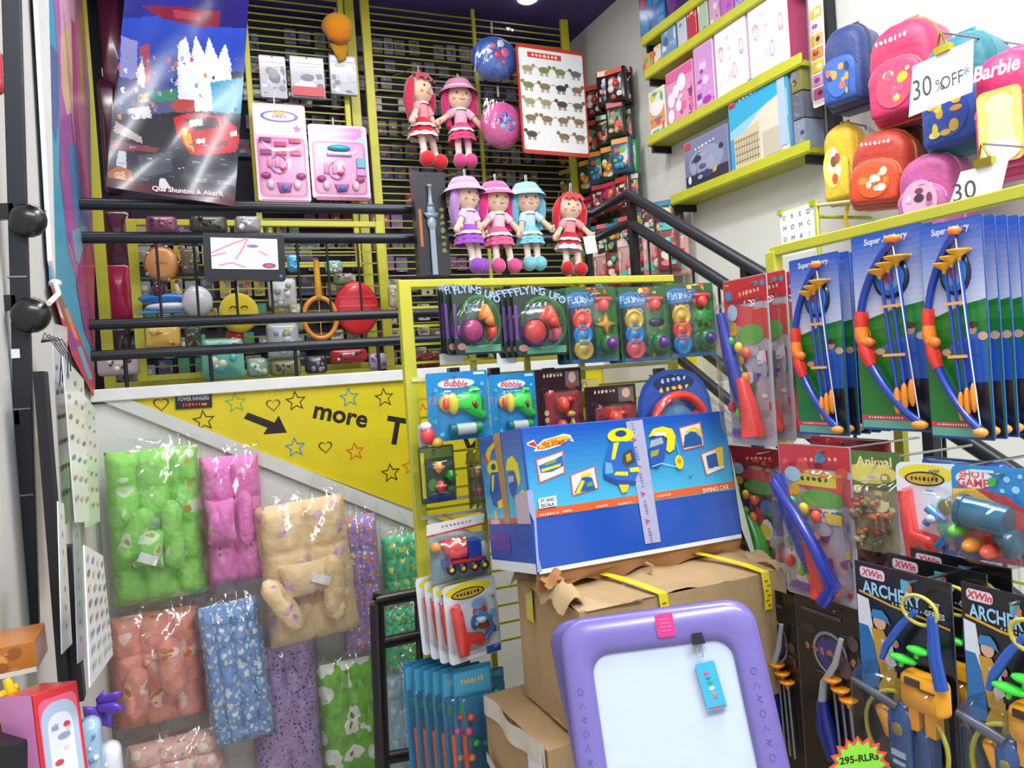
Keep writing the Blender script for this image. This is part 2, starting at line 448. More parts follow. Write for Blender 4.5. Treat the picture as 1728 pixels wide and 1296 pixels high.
# stairs going down along the right wall, their flank wall, black lower stringer
XS = 2.0; Y0S, Z0S, SL = 3.12, 2.26, .574
g = G()
zf = lambda y: ZM - .574 * (Y0S - y)
g.M = Matrix(((0, 1, 0, 0), (1, 0, 0, 0), (0, 0, 1, 0), (0, 0, 0, 1)))
n = 10
for i in range(n):
    y = Y0S - .27 * (i + 1); z = ZM - .155 * (i + 1)
    if z > .05: g.box(y + .135, XS + .32, (z + ZF) / 2, .27, .55, z - ZF, '#d8d7d0')
g.M = None
struct('floor_stairs', g)
g = G()
g.add([(XS, 3.5, ZF), (XS, .3, ZF), (XS, .3, ZM + .06 - .574 * 2.82), (XS, Y0S, ZM + .06), (XS, 3.5, ZM + .0)], [(0, 1, 2, 3, 4)], '#d9dad2')
g.add([(XS + .04, 3.5, ZF), (XS + .04, .3, ZF), (XS + .04, .3, ZM + .06 - .574 * 2.82), (XS + .04, Y0S, ZM + .06), (XS + .04, 3.5, ZM)], [(4, 3, 2, 1, 0)], '#d9dad2')
g.add([(XS, .3, ZM + .06 - .574 * 2.82), (XS + .04, .3, ZM + .06 - .574 * 2.82), (XS + .04, Y0S, ZM + .06), (XS, Y0S, ZM + .06)], [(0, 1, 2, 3)], '#eceee8')
struct('wall_stair_side', g)

# ---- black railing of the mezzanine and the stairs
T = thing('stair_railing', 'black metal railing along the mezzanine edge and down the stairs', 'railing', WF)
def rail(path, r=.022, col='#1d222c'):
    part('rail', G().tube(path, r, col, 10), 'paint', T)
zr = [2.285, 2.15, 1.80, 1.675]
for i, z in enumerate(zr):
    d = Z0S + .02 - zr[0]
    p = [(XL + .01, YW, z), (1.2, YW, z), (XS, YW, z), (XS, Y0S + .02, z + .01)]
    p += [(XS, .7, z - .574 * (Y0S - .7))]
    rail(p, .024 if i < 2 else .022)
for px in (268, 331, 397, 457, 505, 555, 607):
    q = at('B', YW, px, 470); part('baluster', G().tube([(q[0], YW, zr[1]), (q[0], YW, zr[2])], .0055, '#14171d', 6), 'paint', T)
for px in (212, 356, 500, 640):
    q = at('B', YW, px, 620); part('baluster', G().tube([(q[0], YW, ZM), (q[0], YW, zr[3])], .008, '#14171d', 6), 'paint', T)
for x in (1.5, 1.97):
    part('post', G().box(x, YW + .01, (ZM + zr[0]) / 2, .03, .03, zr[0] - ZM, '#171a21'), 'paint', T)
for y in (3.12, 2.35, 1.6, .9):
    z = zr[0] - .574 * (Y0S - y); part('post', G().box(XS, y, z - .38, .035, .035, .78, '#171a21'), 'paint', T)
for i in range(13):
    y = 3.0 - .16 * i; z = zr[1] - .574 * (Y0S - y)
    part('baluster', G().tube([(XS, y, z), (XS, y, z - .35)], .006, '#14171d', 6), 'paint', T)

# ---- painted mural on the left wall
f = fr('L', XL + .012, 115, 300); P_ = lambda x, y: f.l(x, y)
T = thing('painted_mural', 'tall painted panel of pink and turquoise swirls on the left wall', 'mural', f)
O = [(54, -60), (142, -60), (150, 150), (158, 640), (140, 615), (112, 545), (84, 480), (76, 370)]
g = G(); g.prism([P_(*p) for p in O], -.004, .0, '#4aa3c4'); part('panel', g, 'paint', T)
g = setbase(G(), .0045)
def mp(pts, c): g.flat([P_(*p) for p in pts], c)
mp([(76, -60), (142, -60), (148, 200), (156, 420), (158, 560), (140, 520), (112, 420), (99, 300), (97, 120), (90, 20)], '#c77bc0')
mp([(74, 60), (95, 90), (97, 190), (92, 240), (82, 200), (76, 120)], '#6a7fb4')
mp([(95, -60), (138, -60), (142, 120), (130, 260), (112, 180), (100, 60)], '#e9b7d4')
mp([(99, 60), (118, 40), (124, 150), (112, 200), (101, 150)], '#f0c8a8')
mp([(122, -60), (137, -60), (146, 240), (150, 360), (136, 330), (128, 160)], '#d98fae')
mp([(130, 20), (137, 20), (140, 180), (134, 170)], '#f0b878')
mp([(100, 200), (118, 190), (132, 300), (140, 390), (138, 470), (112, 400), (98, 290)], '#b765b4')
mp([(112, 240), (130, 250), (148, 370), (150, 410), (130, 400), (118, 330)], '#5f8fc6')
mp([(118, 390), (140, 380), (150, 395), (136, 450), (124, 440)], '#8fb6dc')
mp([(150, 392), (157, 440), (158, 600), (140, 560), (126, 480), (134, 430)], '#b8478c')
mp([(151, 400), (156, 450), (155, 530), (140, 480), (142, 430)], '#d85a78')
mp([(118, 30), (124, 40), (130, 200), (146, 360), (138, 350), (122, 200)], '#d25a9e')
part('painting', g, 'mural', T)
g = G(); g.prism([P_(*p) for p in ((52, -60), (74, -60), (84, 372), (86, 470), (80, 440))], -.012, .0, '#f2f4f2'); part('border', g, 'paint', T, label='white edge strip')
g = setbase(G(), .006); mp([(80, 480), (88, 474), (126, 556), (158, 630), (158, 668), (150, 660), (118, 600)], '#c6465c')
mp([(92, 495), (98, 498), (120, 555), (112, 552)], '#5a8a4a'); mp([(104, 520), (110, 520), (130, 575), (122, 570)], '#e88a5a'); mp([(126, 585), (134, 585), (154, 640), (146, 640)], '#6ab0d0')
mp([(112, 560), (118, 560), (128, 590), (118, 590)], '#8a4ab0'); mp([(90, 500), (94, 512), (104, 540), (98, 534)], '#f0e0e0')
part('patterned_strip', g, 'paper', T)

# ---- lamp on the ceiling
q = at('B', 4.2, 890, -6)
f = Fr((q[0], q[1], q[2]), (1, 0, 0), (0, 0, 1)); ZL = ZC - q[2]
T = thing('ceiling_lamp', 'round glowing white ceiling lamp above the yellow frames', 'lamp', f)
part('bulb', G().ell(0, 0, .03, .085, .085, .07, '#fffdf5', 20, 12), 'bulb', T)
part('fitting', G().lathe([(.0, ZL), (.07, ZL), (.075, .09), (.05, .07), (0, .07)], 0, 0, 0, '#d8d8d8'), 'paint', T)

# ================================================================== yellow slatted display frames on the mezzanine
def post(T, k, val, xa, ya, xb, yb, w, col=YEL, name='post'):
    p = at(k, val, xa, ya); q = at(k, val, xb, yb)
    o = V(T.matrix_world.translation)
    x = (p[0] + q[0]) / 2 - o[0]; z0, z1 = sorted((p[2], q[2]))
    part(name, G().box(x, val - o[1], (z0 + z1) / 2 - o[2], w, w, z1 - z0, col), 'paint', T, bevel=.003)
    return x + o[0]
def display_frame(label, xl, xr, zb, zt, y, slats, pl=.04, pitch=.040, mids=(), band=None):
    f = Fr((xl, y, zb), (1, 0, 0), (0, 0, 1)); T = thing('slatted_display_stand', label, 'display stand', f, None)
    W, H = xr - xl, zt - zb
    part('post', G().box(0, 0, H / 2, pl, .03, H, YEL), 'paint', T, bevel=.003)
    part('post', G().box(W, 0, H / 2, pl, .03, H, YEL), 'paint', T, bevel=.003)
    for m in mids: part('post', G().box(m * W, .01, H / 2, .022, .02, H, YEL2), 'paint', T, bevel=.003)
    part('crossbar', G().box(W / 2, 0, H - .015, W - pl, .03, .03, YEL), 'paint', T, bevel=.003)
    part('crossbar', G().box(W / 2, 0, .015, W - pl, .03, .03, YEL), 'paint', T, bevel=.003)
    if slats:
        g = G(); z = .07
        while z < H - .06: g.box(W / 2, .004, z, W - pl, .006, .0075, '#989c3a'); z += pitch
        part('slats', g, 'paint', T)
    return T
xa = [at('B', YB, px, 300)[0] for px in (158, 232, 612, 632, 962)]
ztop = at('B', YB, 850, 12)[2]
display_frame('yellow slatted display frame behind the racing banner, left of the yellow post pair', xa[0], xa[2], ZM + .02, ztop, YB + .045, False, .055)
display_frame('yellow slatted display frame carrying the pink dress-up sets', at('B', YB, 432, 300)[0], xa[2] - .062, ZM + .62, ztop - .0, YB - .012, True, .03)
display_frame('wide yellow slatted frame behind the rag dolls and the animal chart', xa[3] + .012, xa[4] + .03, ZM + .02, ztop, YB, True, .05, mids=(.52,))
q = at('B', YB - .2, 235, 610)
f0 = at('B', YB - .25, 240, 618); f1 = at('B', YB - .25, 655, 596)
display_frame('low yellow slatted frame behind the railing and the television', f0[0], f1[0], ZM + .04, 2.36, YB - .25, True, .045, pitch=.062, mids=(.53,))
# dark backing board behind the slats
struct('wall_partition', G().box(.95, 4.675, 2.6, 3.1, .03, 2.14, '#2a2634'))
# ================================================================== things on the mezzanine and its railing
def hookloop(T, z, h=.05, col='#d8d8d0', y=0):
    part('hanging_loop', G().tube([(-.004, y, z), (-.004, y, z + h), (.004, y, z + h), (.004, y, z)], .0016, col, 5), 'plastic', T)

# ---- racing banner (generic night race scene)
f, w, h = rect('B', 3.43, 188, -60, 412, 345)
f = fr('B', 3.43, 305, 150); P_ = lambda x, y: f.l(x, y)
T = thing('racing_banner', 'large glossy plastic banner with a red racing car in a night city', 'banner', f)
O = [P_(*p) for p in ((216, -60), (424, -60), (396, 349), (178, 316))]
def bil(u, v, y=0):
    a = (O[0][0] + (O[1][0] - O[0][0]) * u, O[0][1] + (O[1][1] - O[0][1]) * u); b = (O[3][0] + (O[2][0] - O[3][0]) * u, O[3][1] + (O[2][1] - O[3][1]) * u)
    return (a[0] + (b[0] - a[0]) * v, y + .010 * sin(u * 9 + v * 4) * sin(v * 7) - .004, a[1] + (b[1] - a[1]) * v)
def inv(x, z):
    u = v = .5
    for _ in range(25):
        p = bil(u, v); du = .001; a = bil(u + du, v); b = bil(u, v + du)
        j = ((a[0] - p[0]) / du, (b[0] - p[0]) / du, (a[2] - p[2]) / du, (b[2] - p[2]) / du); det = j[0] * j[3] - j[1] * j[2]
        ex, ez = x - p[0], z - p[2]; u += (j[3] * ex - j[1] * ez) / det; v += (-j[2] * ex + j[0] * ez) / det
    return u, v
shapes = [([(200, -60), (440, -60), (440, 70), (200, 70)], '#2a2b86'), ([(200, 30), (440, 20), (440, 120), (200, 130)], '#2e4ab4'), ([(330, -60), (440, -60), (420, 50), (330, 40)], '#26206c'),
    ([(205, 60), (232, 70), (232, 130), (200, 150)], '#8a8fc8'), ([(235, 80), (252, 74), (256, 150), (236, 150)], '#a8485a'), ([(255, 100), (300, 90), (300, 150), (255, 155)], '#39509e'),
    ([(300, 78), (314, 62), (322, 96), (330, 60), (345, 92), (352, 62), (368, 100), (380, 72), (390, 110), (392, 190), (300, 170)], '#dfe6f6'),
    ([(306, 100), (378, 104), (376, 160), (308, 150)], '#ffffff'), ([(355, 140), (415, 130), (412, 190), (360, 200)], '#3d9fc4'), ([(200, 130), (300, 150), (300, 200), (196, 190)], '#565a86'),  # pure white core of the spiked patch: glare painted into the banner's colours
    ([(250, 155), (300, 150), (298, 170), (262, 172)], '#3a8a6a'), ([(312, 150), (356, 148), (358, 188), (330, 190)], '#e8f2fa'), ([(232, 160), (250, 156), (250, 172), (234, 172)], '#c9a86a'), ([(228, 128), (240, 100), (246, 128), (242, 150)], '#e6e6f2'),
    ([(190, 195), (300, 190), (400, 190), (405, 349), (170, 330)], '#22222c'), ([(214, 184), (252, 178), (256, 198), (218, 201)], '#ddd8da'), ([(196, 205), (240, 232), (240, 242), (190, 222)], '#b8a8a8'),
    ([(188, 236), (270, 250), (262, 258), (186, 250)], '#8a3a44'), ([(286, 178), (300, 168), (328, 170), (328, 190), (300, 192)], '#b84a44'),
    ([(292, 200), (318, 192), (372, 196), (398, 212), (406, 236), (398, 256), (350, 262), (322, 262), (300, 232)], '#cf2a34'), ([(312, 204), (330, 198), (366, 200), (372, 214), (330, 222)], '#4a2a3a'), ([(318, 205), (340, 202), (344, 212), (322, 216)], '#c8d6e8'),
    ([(330, 236), (346, 234), (346, 242), (332, 243)], '#f6e8d8'), ([(388, 222), (400, 220), (400, 228), (390, 230)], '#f6e8d8'), ([(350, 240), (388, 236), (384, 246), (356, 248)], '#8a1a24'), ([(306, 222), (322, 228), (328, 258), (312, 244)], '#e8a83a'), ([(310, 214), (318, 222), (312, 232), (304, 224)], '#d8d03a'),
    ([(322, 262), (350, 262), (348, 300), (306, 300)], '#3a3a46'), ([(232, 262), (290, 258), (292, 290), (240, 300)], '#4a4c5c'), ([(200, 255), (212, 255), (214, 285), (196, 280)], '#c8ccd8'), ([(330, 300), (398, 306), (396, 314), (330, 308)], '#6a6c7c'),
    ([(182, 290), (200, 280), (222, 288), (226, 314), (184, 312)], '#a8642a'), ([(192, 292), (210, 290), (212, 306), (196, 306)], '#e0b070'), ([(176, 312), (180, 300), (398, 330), (397, 349)], '#5a1220'),
    ([(238, 8), (300, 14), (372, 18), (370, 44), (330, 46), (276, 34)], '#7c2038'), ([(292, 20), (340, 22), (338, 36), (296, 34)], '#a83a4a'), ([(350, 302), (366, 300), (366, 320), (346, 318)], '#2c2c38'),
    ([(268, 303), (276, 300), (290, 318), (268, 318)], '#f2ecf0')]
_R = random.Random(40)
for _ in range(70):
    _x, _z = _R.uniform(196, 408), _R.uniform(95, 200); _s = _R.uniform(1.5, 6); shapes.append(([(_x, _z), (_x + _s, _z - _s * .4), (_x + _s * 1.2, _z + _s * 1.5), (_x + .2 * _s, _z + _s * 1.3)], _R.choice(['#e8eaf4', '#b8c0e0', '#d88a5a', '#5aa8d0', '#3a3a6a', '#c8506a', '#9aa0d0', '#2a2a52'])))
for _ in range(26):
    _x, _z = _R.uniform(188, 400), _R.uniform(240, 305); _s = _R.uniform(3, 10); shapes.append(([(_x, _z), (_x + _s * 1.6, _z + _s * .2), (_x + _s * 1.4, _z + _s * .5), (_x, _z + _s * .4)], _R.choice(['#5a5c6c', '#6e7080', '#3e3e4c', '#9a9cac', '#c8ccd8'])))
g = G(); g.grid(lambda u, v: bil(u, v), 14, 18, '#2a2b86', True)
nv = len(g.v)
# colour the sheet's own cells from the layout: a fine grid, one colour per cell
g = G(); NU, NV = 130, 190; cols = []
def pin(p, poly):
    c = False; n = len(poly); j = n - 1
    for i in range(n):
        if (poly[i][1] > p[1]) != (poly[j][1] > p[1]) and p[0] < (poly[j][0] - poly[i][0]) * (p[1] - poly[i][1]) / (poly[j][1] - poly[i][1]) + poly[i][0]: c = not c
        j = i
    return c
SH = [([P_(*p) for p in q], c) for q, c in shapes]
R = random.Random(4)
for j in range(NV):
    for i in range(NU):
        p = bil((i + .5) / NU, (j + .5) / NV); cc = '#1c1830'
        for q, c in SH:
            if pin((p[0] + R.uniform(-.002, .002), p[2]), q): cc = c
        cols.append(cc)
g.grid(bil, NU, NV, cols)
part('sheet', g, 'banner', T)
g = setbase(G(), .016); q = P_(318, 325); g.text('Qua Shuntou & AkerR', q[0], q[1], .024, '#f2e6ea', w=.27, rot=-4, bold=True)
part('lettering', g, 'paper', T, label='pale words along the foot of the banner')

# ---- pink dress-up sets
def dress_set(label, x0, y0, x1, y1, seed, header):
    f, w, h = rect('B', YB - .1, x0, y0, x1, y1)
    T = thing('dress_up_set', label, 'toy set', f, None)
    g = G(); g.prism(rr(w, h, .015), -.004, 0, '#f4c6e2'); part('backing_card', g, 'glosspaper', T)
    g = setbase(G(), .0045)
    if header:
        g.flat(rr(w * .96, h * .3, .01, cz=h * .33), '#fbe6f4'); g.flat(circ(0, h * .37, w * .36, h * .06), '#7c6ac0'); g.flat(circ(0, h * .372, w * .3, h * .045), '#f2e8fb')
        g.flat([(-.03, h * .38), (-.035, h * .43), (-.015, h * .4), (0, h * .45), (.015, h * .4), (.035, h * .43), (.03, h * .38)], '#e8c45a')
        g.scrawl(0, h * .368, .08, .016, '#8a5ac8', 6)
        g.flat(bx2(-.03, h * .24, w * .5, h * .1), '#ffffff'); g.flat(star(w * .32, h * .25, .026), '#d86ac0')
    else:
        g.flat(rr(w * .7, h * .16, .01, cx=.02, cz=h * .39), '#e87ac8'); g.scrawl(.02, h * .39, w * .5, .02, '#fbe0f4', 8)
        g.flat(rr(w * .12, h * .2, .02, cx=w * .4, cz=h * .25), '#8fd0e8')
    zt = h * (.16 if header else .28); g.flat(rr(w * .9, h * .5 + zt - .02, .02, cz=(zt - h * .5) / 2 + .01), '#ee9ccf')
    part('printed_art', g, 'glosspaper', T)
    g = G(); y = -.006
    def shoe(x, z, c): g.puff([(x - .016, z - .03), (x + .012, z - .032), (x + .016, z), (x + .008, z + .03), (x - .01, z + .03)], y, .014, c, 3)
    if header:
        for i, c in enumerate(('#8a2a72', '#c8306c', '#c8306c')): g.box(-w * .3 + i * w * .28, y - .006, zt - .02 - (.02 if i == 1 else 0), w * .22, .012, .022, c)
        for i, c in enumerate(('#8f3a80', '#d83a6c', '#cc2f6c')): g.box(-w * .3 + i * w * .28, y - .006, zt - .085, w * .2, .012, .026, c)
    else:
        g.ell(0, y - .01, zt - .04, w * .2, .014, h * .045, '#2bb4c8'); g.box(0, y - .004, zt - .075, w * .42, .01, .016, '#7a3aa0')
        g.box(w * .36, y - .007, -.005, w * .14, .014, h * .13, '#2fb4cc'); g.box(w * .36, y - .006, -h * .14, w * .16, .012, h * .09, '#d080d0')
    shoe(-w * .24, -h * .1, '#f2a8d0'); shoe(-w * .1, -h * .1, '#f2a8d0')
    g.tube([(-.02 + .045 * sin(a), y - .006, -h * .12 + .05 * cos(a)) for a in [pi * .1 + i * pi * .18 for i in range(11)]], .004, '#b8a0e0', 6)
    g.puff(heart(0, -h * .17, .018), y, .012, '#c8283c', 3)
    for sx in (-1, 1): g.ell(sx * w * .33, y - .008, -h * .24, .026, .012, .018, '#c04a90'); g.ell(sx * w * .25, y - .008, -h * .33, .02, .012, .028, '#fbe6f2')
    g.puff([(-.04, -h * .31), (.045, -h * .31), (.03, -h * .41), (-.025, -h * .42)], y, .018, '#c06ac8', 3); g.ell(0, y - .02, -h * .37, .016, .008, .016, '#5a8ad0')
    part('accessories', g, 'plastic', T, label='pink shoes, tiara, brush and purse')
    g = G(); g.puff(rr(w * .9, h * .48 + zt - .02, .03, cz=(zt - h * .5) / 2 + .01), -.005, .035, '#ffffff', 3, .18); part('blister', g, 'blister', T)
    g = G(); g.box(0, -.012, -h / 2 - .006, w * .9, .03, .02, '#8a1f5c'); part('tray_edge', g, 'plastic', T, label='dark magenta lower edge')
    g = G(); g.tube([(-.02, .0, h / 2 + .04), (-.02, .0, h / 2 - .02)], .004, '#e8e8f0', 6); part('hang_tab', g, 'plastic', T)
    return T
dress_set('pale pink toy beauty set with a crown header, hanging left of its shorter neighbour', 431, 176, 520, 340, 1, True)
dress_set('magenta toy beauty set with turquoise pieces beside the yellow post pair', 524, 212, 622, 335, 2, False)

# ---- orange cap in a bag
f = fr('B', YB - .1, 569, 60)
T = thing('toy_hat', 'orange yellow cap hanging high on the slats', 'cap', f)
g = G(); g.puff(circ(0, .04, .085, .07, 18), 0, .09, '#f0a01c', 5, back=True); part('crown', g, 'fabric', T)
g = G(); g.puff([(-.085, .02), (.085, .02), (.06, -.04), (0, -.06), (-.06, -.04)], -.03, .05, '#e2861a', 3, back=True); part('peak', g, 'fabric', T)
g = G(); g.puff([(-.05, -.045), (.06, -.045), (.04, -.13), (.0, -.15)], 0, .02, '#c9921e', 3, back=True); part('bag_tail', g, 'fabric', T)
hookloop(T, .1, .05)

# ---- maroon bags behind the banner
for i, (x0, y0, x1, y1, c) in enumerate(((168, -40, 205, 150, '#5c1634'), (170, 130, 200, 330, '#4a1230'), (172, 350, 226, 460, '#4a1029'), (176, 440, 226, 545, '#b01848'), (176, 550, 224, 625, '#3a1828'))):
    f, w, h = rect('B', YB + .1, x0, y0, x1, y1); g = G()
    g.puff(rr(w, h, .03), 0, .05, c, 4, .3, back=True); g.box(0, 0, h / 2 + .02, w * .3, .01, .05, c)
    solo('plastic_bag', ['maroon shiny bag at the very top beside the banner', 'maroon shiny bag behind the left edge of the banner', 'dark maroon bag behind the two upper rails at the far left', 'crimson bag hanging low left of the round tan drum', 'dark bag at the far left just above the white ledge'][i], 'bag', f, g, 'banner')

# ---- small packs on the slats
def pack(label, k, val, x0, y0, x1, y1, base, pal, seed, cat='toy pack', name='toy_pack', group=None, d=.03, title=None):
    f, w, h = rect(k, val, x0, y0, x1, y1)
    g = G(); g.prism(rr(w, h, .006, 2), -d, 0, base); setbase(g, d + .0005)
    g.busy(16, pal, -w * .46, -h * .46, w * .46, h * .3, min(w, h) * .2, seed)
    g.flat(bx2(0, h * .4, w * .9, h * .12), pal[0])
    if title: g.text(title, 0, h * .4, h * .09, '#f4f4f4', maxw=w * .8, bold=True)
    g.flat(circ(0, h * .47, .006, n=8), '#22202a')
    return solo(name, label, cat, f, g, 'glosspaper', group)
for i, (a, lab) in enumerate((((438, 98, 482, 168), 'pale grey pack on the slats, first from the banner'), ((490, 100, 546, 168), 'grey and white pack with a red foot on the slats'), ((556, 98, 600, 162), 'pale grey pack on the slats beside the yellow post pair'))):
    T_ = pack(lab, 'B', YB - .06, *a, '#b9bac4', ['#dfe0ea', '#8c8c9a', '#c8c8d6', '#6c6c7c'] , 30 + i)
    if i == 1: part('red_foot', G().box(0, -.036, -.08, .17, .01, .05, '#c8323c'), 'glosspaper', T_)
R = random.Random(11)
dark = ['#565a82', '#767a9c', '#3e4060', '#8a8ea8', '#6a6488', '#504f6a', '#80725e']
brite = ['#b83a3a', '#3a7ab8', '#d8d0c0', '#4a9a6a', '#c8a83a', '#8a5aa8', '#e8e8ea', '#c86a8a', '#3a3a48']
def wallpacks(y, rows, x0, x1, base, pal, lab, grp, dens=.85, hh=.1, cat='toy pack'):
    """a few packs built once, the rest copied from them"""
    protos = []
    for k in range(5):
        w, h = R.uniform(.05, .085), hh * R.uniform(.7, 1.05)
        g = G(); g.prism(rr(w, h, .005, 2), -.025, 0, R.choice(base)); setbase(g, .0255)
        g.busy(7, pal, -w * .45, -h * .45, w * .45, h * .45, w * .3, 50 + k); protos.append((w, mesh_of('toy_pack', g, 'glosspaper')))
    for z in rows:
        x = x0
        while x < x1:
            w, me = R.choice(protos)
            if R.random() < dens:
                part('toy_pack', me, None, None, Fr((x + w / 2, y, z + R.uniform(-.008, .008)), (1, 0, 0), (0, 0, 1)), label=lab, cat=cat, group=grp)
            x += w + R.uniform(.005, .03)
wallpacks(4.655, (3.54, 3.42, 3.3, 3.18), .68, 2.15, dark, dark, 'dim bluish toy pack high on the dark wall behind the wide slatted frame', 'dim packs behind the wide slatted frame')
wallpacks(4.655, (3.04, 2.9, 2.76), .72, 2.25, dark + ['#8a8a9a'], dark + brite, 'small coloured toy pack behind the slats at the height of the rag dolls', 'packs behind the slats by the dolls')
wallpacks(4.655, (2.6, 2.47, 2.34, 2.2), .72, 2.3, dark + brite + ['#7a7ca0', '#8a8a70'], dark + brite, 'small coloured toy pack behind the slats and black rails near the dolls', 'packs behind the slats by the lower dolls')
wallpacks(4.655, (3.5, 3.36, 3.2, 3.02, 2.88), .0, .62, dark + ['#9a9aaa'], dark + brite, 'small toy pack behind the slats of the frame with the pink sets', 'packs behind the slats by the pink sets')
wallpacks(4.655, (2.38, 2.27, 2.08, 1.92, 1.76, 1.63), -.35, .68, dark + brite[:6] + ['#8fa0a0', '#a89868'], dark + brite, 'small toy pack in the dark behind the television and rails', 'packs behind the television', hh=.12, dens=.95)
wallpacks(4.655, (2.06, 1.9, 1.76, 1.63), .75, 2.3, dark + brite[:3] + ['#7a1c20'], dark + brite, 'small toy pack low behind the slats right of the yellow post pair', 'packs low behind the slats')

# ---- television on the railing
f, w, h = rect('B', 3.43, 344, 394, 482, 473)
f, w, h = rect('B', 3.42, 345, 396, 481, 474, roll=-1.5)
T = thing('television', 'small flat black television hung on the rails, showing a bright ice scene', 'television', f)
g = G(); g.prism(rr(w, h, .008), -.02, .02, '#0d0e13'); part('housing', g, 'plastic', T, bevel=.002)
g = setbase(G(), .0215); sw, sh = w * .82, h * .66; zc = h * .07
g.flat(bx2(0, zc, sw, sh), '#e6e9ec')
for a in (((-.5, .0), (-.2, .3), (.05, .5)), ((.05, .48), (-.05, .1), (-.15, -.2)), ((-.5, -.1), (-.28, .02)), ((-.4, -.4), (-.2, -.3), (0, -.45)), ((.2, .1), (.35, -.05))):
    g.line([(x * sw, zc + z * sh) for x, z in a], .008, '#e87a90')
g.flat(circ(sw * .12, zc + sh * .25, .025, .008), '#6a70a0'); g.flat(circ(sw * .36, zc - sh * .38, .028, .012), '#6a3a6a'); g.flat(circ(sw * .36, zc - sh * .38, .016, .006), '#b84a5a')
part('screen', g, 'screen', T)
g = setbase(G(), .0212); g.flat(circ(w * .44, -h * .4, .006), '#3a5af0'); part('power_light', g, 'screen', T)
g = G(); g.box(0, .03, 0, .08, .05, .06, '#101116'); part('bracket', g, 'paint', T)

# ---- toys showing behind the rails
def disc(name, label, cat, px, py, rpx, col, y=4.05, mat='plastic', extra=None, d=.03, rz=1, n=24):
    f, w, h = rect('B', y, px - rpx, py - rpx * rz, px + rpx, py + rpx * rz)
    T = thing(name, label, cat, f); g = G(); g.puff(circ(0, 0, w / 2, h / 2, n), 0, d, col, 4, .35, back=True); part('body', g, mat, T)
    if extra: extra(T, w, h)
    hookloop(T, h / 2, .03)
    return T
def e_drum(T, w, h):
    part('rim', G().tube([(w * .5 * cos(a), -.005, h * .5 * sin(a)) for a in [2 * pi * i / 24 for i in range(24)]], .008, '#a8622a', 6, closed=True), 'plastic', T)
    for i in range(5): a = 2 * pi * i / 5; part('jingle', G().lathe([(0, -.012), (.012, -.01), (.012, .0), (0, 0)], w * .52 * cos(a), -.004, h * .52 * sin(a), '#b8b8b0', 8, 'y'), 'chrome', T)
    g = setbase(G(), .032); g.scrawl(0, 0, .06, .012, '#a8682a', 5); part('marking', g, 'paper', T)
disc('tambourine', 'round tan toy tambourine behind the rails at left', 'tambourine', 273, 445, 28, '#d89c5c', extra=e_drum)
def e_face(T, w, h):
    g = setbase(G(), .03)
    for sx in (-1, 1): g.line([(sx * w * .14 + t * w * .09, h * (.1 + .05 * (1 - t * t))) for t in (-1, -.5, 0, .5, 1)], .007, '#3c2a14')
    g.line([(t * w * .2, -h * (.22 - .1 * t * t)) for t in (-1, -.5, 0, .5, 1)], .007, '#7a3a1c'); part('face', g, 'paper', T)
disc('smiley_cushion', 'round yellow cushion with a smiling face under the television', 'cushion', 403, 528, 34, '#dcc630', mat='velour', extra=e_face, d=.025)
disc('toy_ball', 'white grey ball behind the rails beside the smiley cushion', 'ball', 333, 510, 27, '#d6d8dc', mat='plastic', d=.09)
def e_red(T, w, h):
    g = setbase(G(), .035)
    for i in range(3): g.line([(-w * .4, h * (.2 - i * .17)), (w * .4, h * (.2 - i * .17))], .006, '#e8606a')
    part('stripes', g, 'paper', T)
disc('toy_shield', 'large round red toy disc with light stripes by the yellow post pair', 'toy', 602, 520, 38, '#d82a34', extra=e_red, d=.03, rz=1.2)
f, w, h = rect('B', 4.0, 511, 500, 570, 573); T = thing('toy_hoop', 'orange hoop racket hanging behind the rails', 'toy', f)
part('hoop', G().tube([(w * .47 * cos(a), 0, h * .47 * sin(a)) for a in [2 * pi * i / 26 for i in range(26)]], .013, '#e2922a', 8, closed=True), 'plastic', T)
part('handle', G().tube([(0, 0, h * .47), (0, 0, h * .47 + .19)], [.02, .014], '#d8a02a', 8), 'plastic', T)
part('net', G().box(0, .004, 0, .004, .002, h * .9, '#d8a84a').box(0, .004, 0, w * .9, .002, .004, '#d8a84a'), 'plastic', T)
f = fr('B', 4.05, 283, 507); T = thing('toy_helicopter', 'blue and white toy aircraft in a pack behind the rails', 'toy aircraft', f)
part('body', G().ell(0, 0, .01, .13, .04, .026, '#2a7ac8').ell(.02, -.01, -.03, .12, .04, .02, '#dfe6ee').box(0, 0, -.055, .26, .05, .012, '#2a88d8'), 'plastic', T)
part('canopy', G().ell(-.04, -.015, .04, .035, .025, .04, '#4a1c34'), 'plastic', T); part('tail', G().puff([(.04, .02), (.07, .02), (.05, .08), (.035, .08)], 0, .012, '#d8c09a', 3, back=True), 'plastic', T)
def simple(name, label, cat, k, val, x0, y0, x1, y1, c, pal, seed, d=.05, mat='plastic', e=.3, r=.02):
    f, w, h = rect(k, val, x0, y0, x1, y1); T = thing(name, label, cat, f)
    g = G(); g.puff(rr(w, h, r), 0, d, c, 4, e, back=True); part('body', g, mat, T)
    g = G(); R2 = random.Random(seed)
    for i in range(7):
        x, z = R2.uniform(-w * .32, w * .32), R2.uniform(-h * .34, h * .34); q = min(w, h) * R2.uniform(.08, .16); g.ell(x, -d * .92, z, q, d * .25, q, R2.choice(pal), 8, 6)
    part('contents', g, 'plastic', T)
    return T
simple('toy_bag', 'pale yellow bag edged with pink low behind the rails', 'bag', 'B', 4.0, 246, 550, 306, 588, '#dcb95a', ['#c8a04a', '#e0c070', '#d8504a'], 1)
